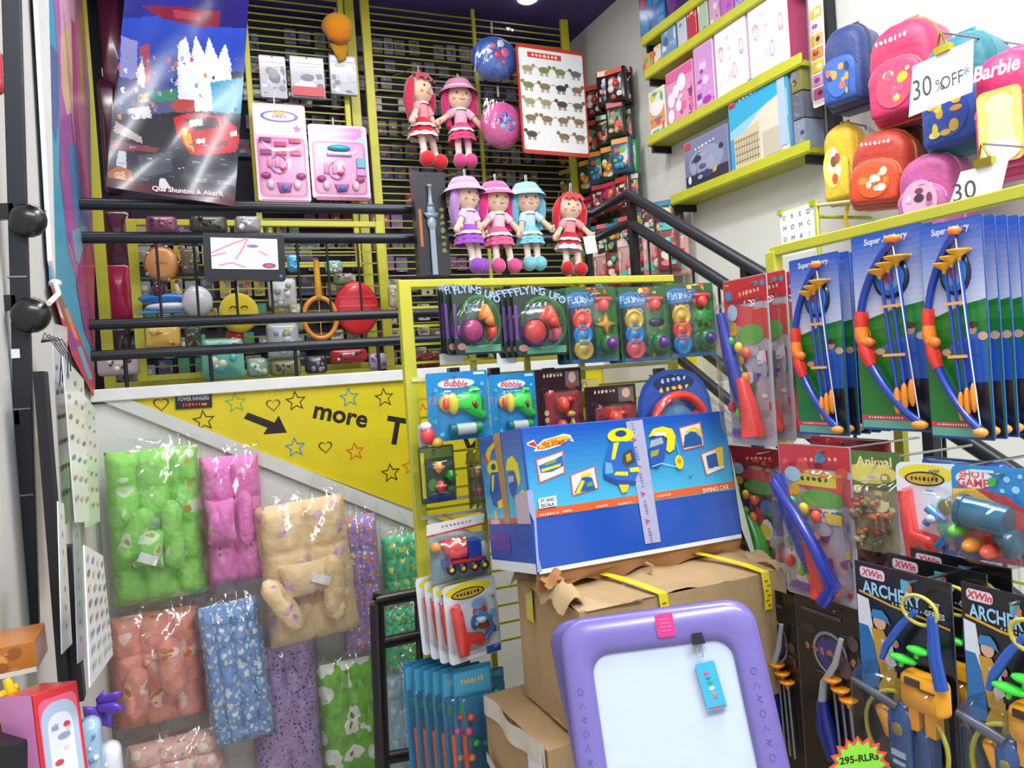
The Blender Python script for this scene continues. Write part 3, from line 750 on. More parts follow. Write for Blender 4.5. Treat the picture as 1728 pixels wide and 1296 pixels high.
simple('toy_box', 'teal and red toy box below the smiley cushion', 'box', 'B', 4.0, 340, 572, 412, 640, '#6ab8a4', ['#c8342c', '#58b0b8', '#e0d8b8'], 2, e=.05)
simple('toy_bag', 'bright red packet beside the teal toy box, under the lower rails', 'packet', 'B', 4.1, 382, 556, 412, 592, '#c42a30', ['#d84a40', '#e8e0d8'], 3)
simple('toy_pot', 'dark green packet with an orange toy behind the lower rails', 'packet', 'B', 4.0, 312, 550, 340, 590, '#3a4a34', ['#b8542a', '#5a7a4a'], 4)
simple('toy_dome', 'pale clear dome toy between the rails right of the teal box', 'toy', 'B', 4.0, 450, 545, 505, 605, '#a8b2b8', ['#c8ccd0', '#d8c83a', '#8fa0a8'], 5, e=.5)
simple('toy_bag', 'white packet hanging right of the television foot', 'packet', 'B', 4.05, 452, 470, 500, 520, '#c6cac6', ['#e6e8ea', '#9aa4a0'], 6)
simple('toy_bag', 'sky blue packet just right of the television', 'packet', 'B', 4.05, 484, 430, 504, 460, '#4ab0dc', ['#8ad0ea', '#2a80b8'], 7)
simple('toy_bag', 'grey sparkling packet above the television', 'packet', 'B', 4.05, 396, 366, 440, 394, '#9a9a9e', ['#e8e8ec', '#c8c8cc', '#ffffff'], 8)
simple('toy_bag', 'dark olive packet between the upper rails left of the television', 'packet', 'B', 4.05, 320, 366, 384, 394, '#454a40', ['#5c6456', '#2a2c28'], 9)
simple('toy_bag', 'purple packet between the upper rails above the tambourine', 'packet', 'B', 4.05, 246, 366, 300, 396, '#8a4a6a', ['#b86a8a', '#3a4a8a'], 10)
simple('toy_bag', 'pink flowered packet beside the orange hoop handle', 'packet', 'B', 4.1, 562, 462, 598, 482, '#7a9a7a', ['#e87aa8', '#d85a8a'], 12)
simple('toy_box', 'red framed packet just above the ledge below the red disc', 'packet', 'B', 4.05, 556, 590, 618, 612, '#a82a30', ['#c8c8cc', '#3a3a40'], 13, e=.05)

for a_ in (('white and maroon packet low at the far left just over the ledge', 164, 602, 236, 634, '#b8a8a8', ['#7a2a3a', '#e8e4e0']), ('clear greenish packet right of the teal toy box on the ledge', 416, 604, 452, 636, '#8aa89a', ['#c8d8c8', '#5a8a6a']),
           ('olive dome toy on the ledge below the rails', 456, 606, 508, 634, '#8a8c5a', ['#b8b88a', '#4a4c34']), ('dark packet on the ledge left of the red framed packet', 514, 600, 552, 630, '#2c2a34', ['#5a5a6a', '#8a8a9a']),
           ('lilac striped packet on the ledge beside the yellow posts', 622, 596, 652, 624, '#b8a8c8', ['#e0d8e8', '#7a6a8a']), ('brown toy box right of the tambourine', 305, 420, 334, 462, '#6a5a44', ['#3a6a7a', '#a88a5a']),
           ('olive and white packet beside the orange hoop', 488, 512, 512, 560, '#8f9468', ['#c8ccb8', '#5c6040']), ('mint packet left of the large red disc', 548, 440, 578, 462, '#7ab8a0', ['#e8d8d8', '#d87a9a']),
           ('dark red box low between the rack post and the yellow posts', 690, 596, 742, 622, '#6c1c20', ['#8a2a2c', '#4a1014']), ('cream packet high between the rack post and the sword box', 655, 480, 684, 520, '#c8c4a8', ['#8a8a7a', '#e8e4d0'])):
    simple('toy_packet', a_[0], 'packet', 'B', 4.02, *a_[1:5], a_[5], a_[6], len(a_[0]), d=.03)

# ---- long sword box
f, w, h = rect('B', 3.40, 699, 294, 752, 466)
T = thing('sword_box', 'tall black box with a silver sword and gold lettering at the rail', 'toy box', f)
g = G(); g.prism(rr(w, h, .003, 2), -.035, .02, '#1b1d24'); part('carton', g, 'glosspaper', T)
g = setbase(G(), .0358); t = g
for i, c in enumerate('SWORD OF KING'):
    pass
g.scrawl(w * .33, -.03, .22, .026, '#8f8a44', 7, rot=-90)
g.flat(bx2(-w * .36, -.02, .014, .17), '#b86a2a')
part('lettering', g, 'glosspaper', T, label='olive gold lettering running down the box')
g = G(); y = -.045
g.lathe([(0, h * .38), (.012, h * .37), (.012, h * .355), (.008, h * .35), (.01, h * .2), (.014, h * .19), (.014, h * .165), (0, h * .16)], -.005, y, 0, '#8f9aa8', 10)
g.ell(-.005, y, h * .12, .02, .01, .035, '#8892a2'); g.puff([(-.04, h * .1), (.03, h * .1), (.02, h * .05), (-.03, h * .05)], y, .012, '#7c8696', 3, back=True)
g.ell(-.005, y, h * .0, .022, .012, .035, '#98a2b0'); g.prism([(-.017, -h * .03), (.007, -h * .03), (.007, -h * .5), (-.017, -h * .5)], y - .006, y + .004, '#9aa8b8')
part('toy_sword', g, 'plastic', T, label='silver grey toy sword')

# ---- rag dolls
def doll(label, x0, y0, x1, y1, y, hair, dress, dress2, shoe, hat=None, yaw=0, roll=0, legs=(0, 0), armL=40, armR=40, side=0):
    f, w, h = rect('B', y, x0, y0, x1, y1, yaw=yaw, roll=roll); H = h
    T = thing('rag_doll', label, 'doll', f, None); sk = '#f2cfb4'
    zc = H * .5; hr = H * .152; hz = zc - hr - .01
    rt = Matrix.Rotation(radians(yaw * 0), 3, 'Z')
    g = G(); g.ell(0, 0, hz, hr * .98, hr * .85, hr, sk, 16, 12)
    g.ell(0, -hr * .84, hz - hr * .1, hr * .09, hr * .1, hr * .08, '#eab59a', 8, 6)
    H_ = part('head', g, 'velour', T)
    g = G()
    for sx in (-1, 1):
        g.ell(sx * hr * .36, -hr * .76, hz + hr * .12, hr * .1, hr * .06, hr * .12, '#4a5a48', 8, 6); g.ell(sx * hr * .34, -hr * .82, hz + hr * .15, hr * .03, hr * .02, hr * .04, '#ffffff', 6, 4)
        g.ell(sx * hr * .55, -hr * .68, hz - hr * .25, hr * .14, hr * .05, hr * .09, '#f0a898', 8, 5)
    g.tube([(t * hr * .2, -hr * .83, hz - hr * (.38 - .09 * t * t)) for t in (-1, -.5, 0, .5, 1)], hr * .025, '#c85a5a', 5)
    part('face', g, 'fabric', H_)
    g = G()  # hair: cap behind the face, fringe and two long locks
    g.grid(lambda u, v: ((hr * 1.16) * sin(v * pi * .62) * cos(pi * (-.08 + 1.16 * u)), (hr * 1.08) * sin(v * pi * .62) * sin(pi * (-.08 + 1.16 * u)) - hr * .02, hz + hr * 1.15 * cos(v * pi * .62)), 18, 9, hair)
    g.grid(lambda u, v: (hr * 1.02 * (u * 2 - 1) * (.65 + .38 * v), -hr * (1.0 - .38 * (u * 2 - 1) ** 2) * (.55 + .42 * v), hz + hr * (1.06 - .5 * v - .12 * sin(u * 24))), 14, 4, hair)
    for sx in (-1, 1):
        L = .34 if side * sx >= 0 else .26
        g.tube([(sx * hr * .85, 0, hz + hr * .45), (sx * hr * 1.12, -.005, hz - hr * .2), (sx * hr * 1.15, .0, hz - hr * 1.0), (sx * hr * 1.0, 0, hz - H * L)], [hr * .3, hr * .34, hr * .3, hr * .16], hair, 8)
        g.tube([(sx * hr * .7, hr * .3, hz), (sx * hr * 1.0, hr * .3, hz - hr), (sx * hr * .8, hr * .25, hz - H * L * 1.05)], [hr * .4, hr * .36, hr * .2], hair, 8)
    part('hair', g, 'velour', T)
    if hat:
        g = G(); g.lathe([(hr * 1.55, hr * .3), (hr * 1.35, hr * .55), (hr * 1.12, hr * .62), (hr * 1.1, hr * .9), (hr * .8, hr * 1.3), (0, hr * 1.42)], 0, .01, hz, hat, 20)
        g.lathe([(hr * 1.14, hr * .6), (hr * 1.16, hr * .72), (hr * 1.12, hr * .74)], 0, .01, hz, '#f4e8f0', 20)
        part('sun_hat', g, 'fabric', T)
    zs = hz - hr * .9; zw = zs - H * .17; zb = zw - H * .19
    g = G(); g.lathe([(0, zs), (H * .05, zs), (H * .075, zs - .01), (H * .08, zs - H * .06), (H * .075, zw)], 0, 0, 0, dress2, 18)
    g.lathe([(H * .075, zw + .002), (H * .12, zw - H * .05), (H * .135, zw - H * .08)], 0, 0, 0, dress, 20)
    def fr_(r0, z0, r1, z1, c):
        g.grid(lambda u, v: ((r0 + (r1 - r0) * v + .006 * v * sin(u * 2 * pi * 9)) * cos(2 * pi * u), (r0 + (r1 - r0) * v + .006 * v * sin(u * 2 * pi * 9)) * sin(2 * pi * u), z0 + (z1 - z0) * v), 54, 2, c)
    fr_(H * .133, zw - H * .07, H * .15, zw - H * .105, '#fbf2f4'); fr_(H * .12, zw - H * .09, H * .155, zb + .014, dress); fr_(H * .15, zb + .018, H * .165, zb - .008, '#fbf2f4' if dress[1] in 'cd' and hat is None else dress)
    g.lathe([(H * .02, zs + .004), (H * .085, zs - .002), (H * .09, zs - .012)], 0, -.002, 0, '#fbeef2', 14)
    part('dress', g, 'fabric', T)
    for sx, ang in ((-1, armL), (1, armR)):
        a = radians(ang); dx, dz = sx * sin(a), -cos(a); L = H * .26
        g = G(); b = (sx * H * .07, -.01, zs - H * .025)
        g.tube([b, (b[0] + dx * L * .4, b[1] - .01, b[2] + dz * L * .4)], [H * .04, H * .046], dress2, 10)
        g.tube([(b[0] + dx * L * .36, b[1] - .01, b[2] + dz * L * .36), (b[0] + dx * L * .7, b[1] - .016, b[2] + dz * L * .72), (b[0] + dx * L, b[1] - .02, b[2] + dz * L)], [H * .03, H * .033, H * .038], sk, 10)
        g.ell(b[0] + dx * L * 1.02, b[1] - .02, b[2] + dz * L * 1.02, H * .038, H * .036, H * .04, sk, 10, 8)
        g.ell(b[0] + dx * L * .95, b[1] - .05, b[2] + dz * L * .9, H * .014, H * .014, H * .022, sk, 8, 6)
        part('arm', g, 'velour', T)
    zf = -H / 2 + H * .065
    for i, sx in enumerate((-1, 1)):
        ox = legs[i] * H
        g = G(); g.tube([(sx * H * .055, 0, zb + H * .06), (sx * H * .06 + ox * .6, -.015, zb - H * .03), (sx * H * .06 + ox, -.02, zf + H * .05)], [H * .042, H * .04, H * .036], '#f6dcd0', 10)
        g.lathe([(H * .03, 0), (H * .05, -.003), (H * .052, -.014), (H * .03, -.02)], sx * H * .06 + ox, -.02, zf + H * .10, '#fbf2f4', 12)
        part('leg', g, 'velour', T)
        g = G(); g.ell(sx * H * .065 + ox * 1.1, -.04, zf + H * .012, H * .078, H * .095, H * .086, shoe, 12, 9); g.ell(sx * H * .062 + ox, -.015, zf + H * .06, H * .046, H * .05, H * .03, shoe, 10, 6)
        part('shoe', g, 'velour', T)
    zt_ = T.matrix_world.translation.z; hy = (YB - y) if y > 4 else (YW - y)
    part('hook', G().tube([(0, 0, zc + .045), (0, hy, zc + .045)] + ([] if y > 4 else [(0, hy, 2.30 - zt_)]), .0025, '#b8b8b0', 6), 'chrome', T)
    hookloop(T, zc, .05)
    return T
doll('rag doll with long crimson hair and red ruffled dress, turned sideways, in the upper pair', 668, 128, 756, 282, 4.2, '#d02a50', '#d8202c', '#f0a0ac', '#e02a34', yaw=32, legs=(.02, .09), armL=35, armR=20, side=-1)
doll('rag doll with magenta hair, pale pink brimmed hat and pink dress, in the upper pair', 744, 140, 812, 286, 4.2, '#c8286c', '#e04a80', '#f4bcd2', '#e04a94', hat='#e08ab4', yaw=-4, armL=55, armR=42)
doll('rag doll dressed all in purple, beside the sword box', 762, 305, 818, 462, 3.32, '#b88ac8', '#b05ad0', '#e8d0f0', '#a050c8', hat='#c8a0d8', yaw=22, legs=(.06, .02), armL=35, armR=15)
doll('rag doll with hot pink hair and pink dress between the purple and the blue doll', 808, 312, 874, 462, 3.33, '#e02a84', '#ec6a9c', '#fbd0de', '#ee5a98', hat='#ea6aa4', yaw=8, legs=(-.02, .05), armL=50, armR=40)
doll('rag doll with light blue hair, hat, dress and shoes', 862, 313, 924, 458, 3.33, '#6ab4cc', '#8ad8e0', '#c8e4f0', '#86d4de', hat='#92cce4', yaw=-2, armL=20, armR=45)
doll('rag doll with bright red hair and red dress, last of the lower row', 928, 326, 992, 466, 3.34, '#d81c30', '#d01c30', '#f4a4ac', '#d81c28', yaw=-6, legs=(.02, .06), armL=30, armR=50, roll=-6)
f, w, h = rect('B', 3.27, 986, 398, 1006, 428, roll=8); g = G(); g.prism(rr(w, h, .004), -.003, 0, '#f2f2ee'); g.tube([(0, 0, h / 2), (0, .02, h / 2 + .03)], .001, '#fff', 4)
solo('price_tag', 'white paper tag beside the last red doll', 'tag', f, g, 'paper')

# ---- round pouches in clear bags
def pouch(label, x0, y0, x1, y1, c, dots, dc, y=4.1):
    f, w, h = rect('B', y, x0, y0, x1, y1); T = thing('toy_pouch', label, 'pouch', f)
    g = G(); g.puff(circ(0, -h * .06, w * .44, h * .4, 24), 0, .08, c, 6, .45, back=True); part('pouch', g, 'nylon', T)
    g = G()
    for x, z, q in dots: g.ell(x * w, -.075 + .1 * (x * x + z * z), z * h - h * .06, q, .012, q, dc[int((x + z) * 31) % len(dc)], 10, 6)
    part('decoration', g, 'plastic', T)
    g = G(); g.grid(lambda u, v: ((u - .5) * w * (1 - .3 * max(0, v - .8)), -.1 * (sin(pi * u) ** .4) * (sin(pi * min(v * .9 + .05, 1)) ** .4) + .003 * sin(u * 40 + v * 23), (v - .5) * h * 1.02), 16, 16, '#ffffff'); part('clear_bag', g, 'film', T)
    hookloop(T, h / 2 - .02, .06)
    return T
pouch('blue drawstring pouch with pink picture in a clear bag at the frame top', 790, 50, 876, 142, '#2a62b8', [(-.1, .15, .022), (.05, .2, .026), (.12, .05, .03), (-.02, .0, .028), (.1, -.12, .02), (-.2, .02, .012)], ['#c83a6a', '#d86a9a', '#8a4ab8', '#e8e0f0'])
pouch('pink pouch with blue flowers in a clear bag left of the animal chart', 806, 158, 882, 256, '#e05aa4', [(0, .12, .02), (-.12, .02, .02), (.1, .05, .02), (-.05, -.08, .02), (.1, -.1, .02), (.2, -.02, .016), (0, 0, .014)], ['#3a6ac8', '#4a8ad8', '#7ac8e8'])

# ---- animal chart
f, w, h = rect('B', 4.0, 878, 82, 990, 262, yaw=4)
T = thing('animal_chart', 'white wall chart of small animals with a red border', 'poster', f)
g = G(); g.prism(rr(w, h, .02), -.005, .004, '#c8382c'); g.prism(rr(w * .95, h * .93, .012), -.0065, -.004, '#f4f6f6'); part('sheet', g, 'glosspaper', T)
g = setbase(G(), .0068); g.flat(bx2(-w * .1, h * .41, w * .5, h * .05), '#d8483c'); g.scrawl(-w * .1, h * .41, w * .4, .02, '#fbe6e0', 7); part('title', g, 'paper', T)
R = random.Random(5); pal = ['#5a4a3a', '#8a7458', '#3a3a3c', '#6c6a68', '#a89a78', '#7a8a4a']
for r_ in range(5):
    for c_ in range(4):
        if r_ == 4 and c_ == 1: continue
        x = (-.36 + c_ * .24) * w; z = (.28 - r_ * .15) * h; c = R.choice(pal); q = w * .082; s = R.choice((-1, 1)); g = setbase(G(), .0068)
        g.flat(circ(x, z, q, q * .5, 12), c); g.flat(circ(x + s * q * 1.05, z + q * .5, q * .38, q * .32, 9), c)
        for lx in (-.6, -.3, .3, .6): g.flat(bx2(x + lx * q, z - q * .6, q * .18, q * .7), c)
        g.flat([(x - s * q * .8, z + .1 * q), (x - s * q * 1.5, z + q * .5), (x - s * q * 1.4, z + q * .3)], c)
        part('animal_picture', g, 'paper', T)
# ================================================================== right wall: shelves, boxes, backpacks
SX = 2.46
def shelf(label, xl, yl, xr, yr):
    a, b = at('R', SX, xl, yl), at('R', SX, xr, yr); z = a[2] if xr < 1300 else (a[2] + b[2]) / 2
    f = Fr((SX, a[1], z), (0, -1, 0), (0, 0, 1)); L = a[1] - b[1]
    T = thing('wall_shelf', label, 'shelf', f)
    part('board', G().box(L / 2, (XR - SX) / 2, -.012, L, XR - SX, .024, '#aeb02c'), 'paint', T, bevel=.002)
    part('lip', G().box(L / 2, .002, .006, L, .01, .045, '#cdd038'), 'paint', T, bevel=.002)
    part('bracket', G().box(.02, (XR - SX) / 2 + .01, -.04, .02, XR - SX - .02, .04, '#15161a'), 'paint', T)
    part('bracket', G().box(L - .04, (XR - SX) / 2 + .01, -.04, .02, XR - SX - .02, .04, '#15161a'), 'paint', T)
    return z
z1 = shelf('yellow wall shelf at the top edge, holding a blue box', 1083, 72, 1290, -85)
z2 = shelf('yellow wall shelf with small bright boxes, second from the top', 1088, 128, 1350, -52)
z3 = shelf('yellow wall shelf carrying pink toy boxes', 1092, 243, 1352, 97)
z4 = shelf('lowest yellow wall shelf, carrying brick set boxes', 1133, 345, 1366, 240)
f, w, h = rect('R', SX, 1360, -50, 1376, 244); f.o.x = XR - .03
T = thing('shelf_upright', 'black upright post at the near end of the yellow shelves', 'post', f)
part('post', G().box(0, 0, 0, .035, .05, h, '#16181d'), 'paint', T); part('foot', G().box(0, -.005, -h / 2, .045, .06, .02, '#16181d'), 'paint', T)
def sbox(label, x0, x1, z, h, c, art, d=.11, name='toy_box', cat='toy box', side=None):
    a = at('R', SX + .012, x0, 200)[1]; b = at('R', SX + .012, x1, 200)[1]; w = abs(a - b)
    f = Fr((SX + .012, (a + b) / 2, z + .012 + h / 2), (0, -1, 0), (0, 0, 1)); T = thing(name, label, cat, f)
    part('carton', G().box(0, d / 2, 0, w - .004, d, h, c), 'glosspaper', T, bevel=.002)
    g = setbase(G(), .0006); art(g, w, h); part('printed_front', g, 'glosspaper', T)
    if side:
        g = G(); g.add([(w / 2 - .0012, .004, -h / 2 + .004), (w / 2 - .0012, d - .004, -h / 2 + .004), (w / 2 - .0012, d - .004, h / 2 - .004), (w / 2 - .0012, .004, h / 2 - .004)], [(0, 1, 2, 3)], side)
        part('printed_side', g, 'glosspaper', T)
    return T
def a_busy(pal, n, seed, t=None, tc='#fff', sz=.2):
    def a(g, w, h):
        g.busy(n, pal, -w * .47, -h * .46, w * .47, h * .46, min(w, h) * sz, seed)
        if t: g.text(t, 0, h * .3, h * .13, tc, maxw=w * .8, bold=True)
    return a
sbox('blue box with a red stroke on the topmost shelf', 1090, 1135, z1, .24, '#2a5aa8', a_busy(['#2f7ac0', '#2a4a98', '#c83a4a', '#3a90c8'], 12, 1))
sbox('dark purple box at the edge of the topmost shelf', 1137, 1185, z1, .22, '#3a2a6a', a_busy(['#6a2a8a', '#2a2a5a', '#4a8a5a'], 12, 2))
row = [(1090, 1108, '#d8b04a', ['#e0506a', '#e8e0c8', '#6ab08a'], .1), (1110, 1122, '#e8e4e0', ['#f0c84a', '#e86a6a'], .11), (1124, 1150, '#7aa0c0', ['#9ac0e0', '#5a70a0', '#dfe6f0'], .16), (1152, 1168, '#c8d0dc', ['#5a8ab8', '#e0e0ea'], .17), (1170, 1186, '#c83a48', ['#e07a8a', '#f0c0c0'], .19),
       (1188, 1206, '#b8c8b0', ['#e06a7a', '#6aa0b8', '#f0e8e0'], .2), (1208, 1226, '#d8a8c8', ['#8ac0d0', '#e8e0f0', '#c86aa0'], .2), (1228, 1250, '#c86ac0', ['#e0a0e0', '#8a6ac8'], .2), (1252, 1280, '#8a8ad0', ['#b0b0e8', '#e0a0d0'], .2)]
for i, (a, b, c, p, hh) in enumerate(row):
    sbox(['mustard box with pink print at the far end of the second shelf', 'cream narrow box on the second shelf', 'grey blue box on the second shelf', 'pale box beside the red one on the second shelf', 'red slim box on the second shelf', 'sage green box with coral print on the second shelf', 'mauve box on the second shelf', 'orchid purple box on the second shelf', 'lilac blue box at the near end of the second shelf'][i], a, b, z2, hh, c, a_busy(p, 9, 20 + i))
def a_col(g, w, h):
    g.flat(bx2(0, -h * .1, w * .9, h * .4), '#e8a04a'); g.flat(circ(0, .1 * h, w * .4, h * .16), '#fbfbf4'); g.busy(8, ['#3ab0a0', '#e0503a', '#4a7ac8', '#e8c83a'], -w * .4, -h * .45, w * .4, -h * .1, w * .3, 7); g.busy(5, ['#4ab88a', '#e8e04a'], -w * .4, h * .2, w * .4, h * .45, w * .3, 8)
sbox('narrow white box with green and orange print on the third shelf', 1096, 1124, z3, .25, '#f2efe0', a_col)
def a_pink(g, w, h):
    g.flat(bx2(0, h * .38, w * .94, h * .18), '#e060a0'); g.busy(14, ['#e86aa8', '#b83a8a', '#f6d0e4', '#8a2a6a', '#f0a0cc'], -w * .45, -h * .46, w * .45, h * .28, w * .12, 9)
    for x, z, q in ((-.3, -.02, .04), (-.12, .1, .035), (-.05, -.18, .03), (.1, .2, .045), (-.34, -.3, .035)): g.flat(circ(x * w, z * h, q * .8, q), '#fdf4fa')
sbox('bright pink toy box with white figures on the third shelf', 1127, 1174, z3, .29, '#ea9ac4', a_pink)
def a_pur(g, w, h):
    g.flat(bx2(0, 0, w * .9, h * .9), '#dca0dc'); g.busy(12, ['#b83ab0', '#f4d8f4', '#8a3aa0', '#e8b0e8'], -w * .42, -h * .42, w * .42, h * .42, w * .2, 10)
sbox('lilac and magenta toy box on the third shelf beside the large pale one', 1176, 1210, z3, .33, '#eac8ea', a_pur)
def a_pale(g, w, h):
    g.flat(bx2(0, 0, w * .94, h * .92), '#fbf6f8'); g.busy(9, ['#f2dfe8', '#e6e6f0', '#e8c8d4'], -w * .42, -h * .42, w * .42, h * .3, w * .06, 11, .1)
    for x, z in ((.33, .05), (-.3, .1), (.1, -.2)): g.outline(circ(x * w, z * h, w * .06, h * .1, 14), .85, '#d89aac')
    g.outline(heart(w * .34, -h * .02, w * .05), .8, '#c86a80')
sbox('very pale pink box with faint pictures on the third shelf', 1213, 1268, z3, .36, '#f7e4ee', a_pale)
sbox('large white and pink doll box at the near end of the third shelf', 1271, 1340, z3, .36, '#f4dce8', a_pale, side='#b84a70', d=.125)
def a_castle(g, w, h):
    g.flat(bx2(0, h * .1, w * .96, h * .76), '#7c86a8'); g.flat(circ(0, 0, w * .4, h * .28), '#98a4c4'); g.flat(bx2(0, -h * .34, w * .96, h * .28), '#343a4e')
    g.busy(14, ['#2c3148', '#5c6688', '#454c68', '#a8b0c8'], -w * .35, -h * .35, w * .4, h * .2, w * .12, 14); g.flat(rr(w * .13, h * .13, .004, cx=-w * .4, cz=h * .4), '#d02a30'); g.flat(circ(w * .2, -h * .25, .012), '#d8c83a'); g.flat(circ(-w * .38, -h * .28, .014, .02), '#e8ecf4'); g.scrawl(0, h * .3, w * .5, h * .07, '#dfe6f4', 6, rot=4)
sbox('grey blue building brick box with a dark castle on the lowest shelf', 1150, 1226, z4, .255, '#8a94b8', a_castle)
def a_arena(g, w, h):
    g.flat(bx2(0, h * .22, w * .97, h * .52), '#3ab4e0'); g.flat([(-w * .48, 0), (w * .48, h * .2), (w * .48, -h * .1), (-w * .48, -h * .1)], '#9ad8f0')
    g.flat([(-w * .2, -h * .05), (w * .1, h * .12), (w * .45, h * .2), (w * .48, -.45 * h), (-w * .3, -h * .45)], '#e8e2cc')
    g.flat([(-w * .42, -h * .1), (w * .02, h * .0), (w * .02, -h * .46), (-w * .42, -h * .46)], '#d8cfae'); 
    for i in range(9): g.flat(bx2(-w * .38 + i * w * .045, -h * .27, w * .014, h * .3), '#a89c78')
    for i in range(4): g.flat(bx2(-w * .2, -h * (.14 + i * .08), w * .42, h * .01), '#9a8e6c')
    g.flat(bx2(w * .22, -h * .3, w * .3, h * .28), '#cfc8b0'); g.flat(rr(w * .11, h * .12, .004, cx=-w * .42, cz=h * .33), '#d82a2e'); g.text('LEGO', -w * .42, h * .33, h * .035, '#fff', bold=True, maxw=w * .1)
    g.scrawl(-w * .08, h * .33, w * .45, h * .05, '#e8f6fc', 7, rot=4); g.flat(bx2(w * .4, 0, w * .12, h * .8), '#b8d0ea')
sbox('sky blue building brick box with a beige arena picture on the lowest shelf', 1229, 1333, z4, .40, '#48aadc', a_arena, d=.11, side='#8fa4bc')
for i, (hh, z0, c) in enumerate(((.12, 0, '#8f9cb4'), (.11, .125, '#6a6c78'), (.1, .24, '#8a844a'))):
    sbox(['pale blue small box at the bottom of the pile by the black upright', 'grey small box in the middle of the pile by the black upright', 'olive small box on top of the pile by the black upright'][i], 1338, 1357, z4 + z0, hh, c, a_busy(['#7a8ab0', '#b8b070', '#4a4c58'], 6, 70 + i), d=.11)

# tall narrow pack
f, w, h = rect('R', 2.5, 1368, -40, 1392, 182, roll=-1); T = thing('hanging_strip', 'long narrow yellow and red card strip hanging beside the shelf upright', 'toy pack', f)
g = G(); g.prism(rr(w, h, .012), -.004, 0, '#f6f0e8'); part('backing_card', g, 'glosspaper', T)
g = setbase(G(), .0045)
for i in range(9): g.flat(rr(w * .8, h * .085, .006, cz=h * (.44 - i * .105)), ['#c8303c', '#f0f0ec', '#e8c42c', '#e8e0e8', '#f0b82c', '#e89030', '#e8d030', '#d8a0c8', '#c05a90'][i]); g.flat(circ(w * .1 * (-1) ** i, h * (.44 - i * .105), w * .2, h * .02, 10), ['#4a3a5a', '#8a3a3a', '#f6f0e0', '#9a4a8a'][i % 4])
part('printed_art', g, 'glosspaper', T)
g = G(); g.puff(rr(w * .9, h * .95, .01), -.004, .02, '#ffffff', 3, .15); part('blister', g, 'blister', T)

# ---- backpacks
def backpack(label, x0, y0, x1, y1, main, trim, front, motif, x=2.46, roll=0, yaw=0, d=.13, handle=None, name='backpack'):
    f, w, h = rect('R', x, x0, y0, x1, y1, yaw=yaw, roll=roll); T = thing(name, label, 'backpack', f)
    g = G(); o = arch(w, h); g.prism(o, -d * .35, d * .35, main, sm=True); g.puff(o, -d * .35, d * .5, main, 5, .35); part('body', g, 'nylon', T)
    g = G(); g.tube([(p[0] * 1.0, -d * .36, p[1]) for p in o], .0055, trim, 6, closed=True); g.tube([(p[0] * .9, -d * .62, p[1] * .9 + .0) for p in o[:10]], .004, trim, 6); part('piping', g, 'nylon', T)
    g = G(); o2 = [(p[0] * .8, p[1] * .55 - h * .18) for p in arch(w, h)]; g.prism(o2, -d * .95, -d * .55, front, sm=True); g.puff(o2, -d * .95, d * .1, front, 3, .25)
    pk = part('front_pocket', g, 'nylon', T)
    part('pocket_zip', G().tube([(p[0] * 1.01, -d * .93, p[1]) for p in o2[:10]], .004, trim, 6), 'nylon', pk)
    g = setbase(G(), d * 1.06); motif(g, w, h, -d * 1.06); part('printed_motif', g, 'glosspaper', T)
    g = G(); hc = handle or trim; g.tube([(-w * .12, .0, h * .46), (-w * .1, -.0, h * .56), (w * .1, 0, h * .56), (w * .12, 0, h * .46)], .007, hc, 8); part('handle', g, 'nylon', T)
    part('hook', G().tube([(0, 0, h * .555), (0, XR - x - .01, h * .555), (0, XR - x - .01, h * .5)], .004, '#8c8e90', 6), 'chrome', T)
    g = G()
    for sx in (-1, 1): g.tube([(sx * w * .25, d * .4, h * .4), (sx * w * .3, d * .55, 0), (sx * w * .3, d * .4, -h * .42)], .009, hc, 6)
    part('straps', g, 'nylon', T)
    return T
def mo(pal, seed, t=None, tz=.2, face=None):
    def m(g, w, h, y):
        if t: g.scrawl(0, h * tz, w * .5, h * .06, '#f4c8d0', 7)
        if face: g.flat(circ(0, -h * .2, w * .27, h * .2, 18), face); 
        R2 = random.Random(seed)
        for i in range(10): g.flat(circ(R2.uniform(-w * .24, w * .24), -h * .2 + R2.uniform(-h * .16, h * .16), w * R2.uniform(.03, .09), h * R2.uniform(.02, .06), 10), R2.choice(pal))
    return m
backpack('navy backpack with blue and orange print, first of the upper row', 1410, 48, 1480, 188, '#243a78', '#1a2450', '#2a5cb0', mo(['#e07050', '#c85a5a', '#3a90d0', '#e0a04a', '#5ab0c8', '#2a3a70'], 1, None, .2, '#3a6cc0'), yaw=14, handle='#20242c')
backpack('pink backpack with orange piping and yellow flower print, upper row', 1486, 40, 1600, 208, '#d8285c', '#e8703c', '#d83068', mo(['#e8d048', '#f0e090', '#d8b83a', '#e85a80'], 2, 'Princess', .28, '#e0506a'), yaw=10, handle='#e86a48', x=2.42)
backpack('teal backpack with a blue and yellow front, behind the upper sale sign', 1576, 62, 1700, 258, '#1f7484', '#2a8c98', '#2a50a8', mo(['#e8d048', '#f0dc70', '#c8904a', '#e8d048', '#d8b040'], 3, None, .2, '#2c4ea4'), yaw=8, x=2.42)
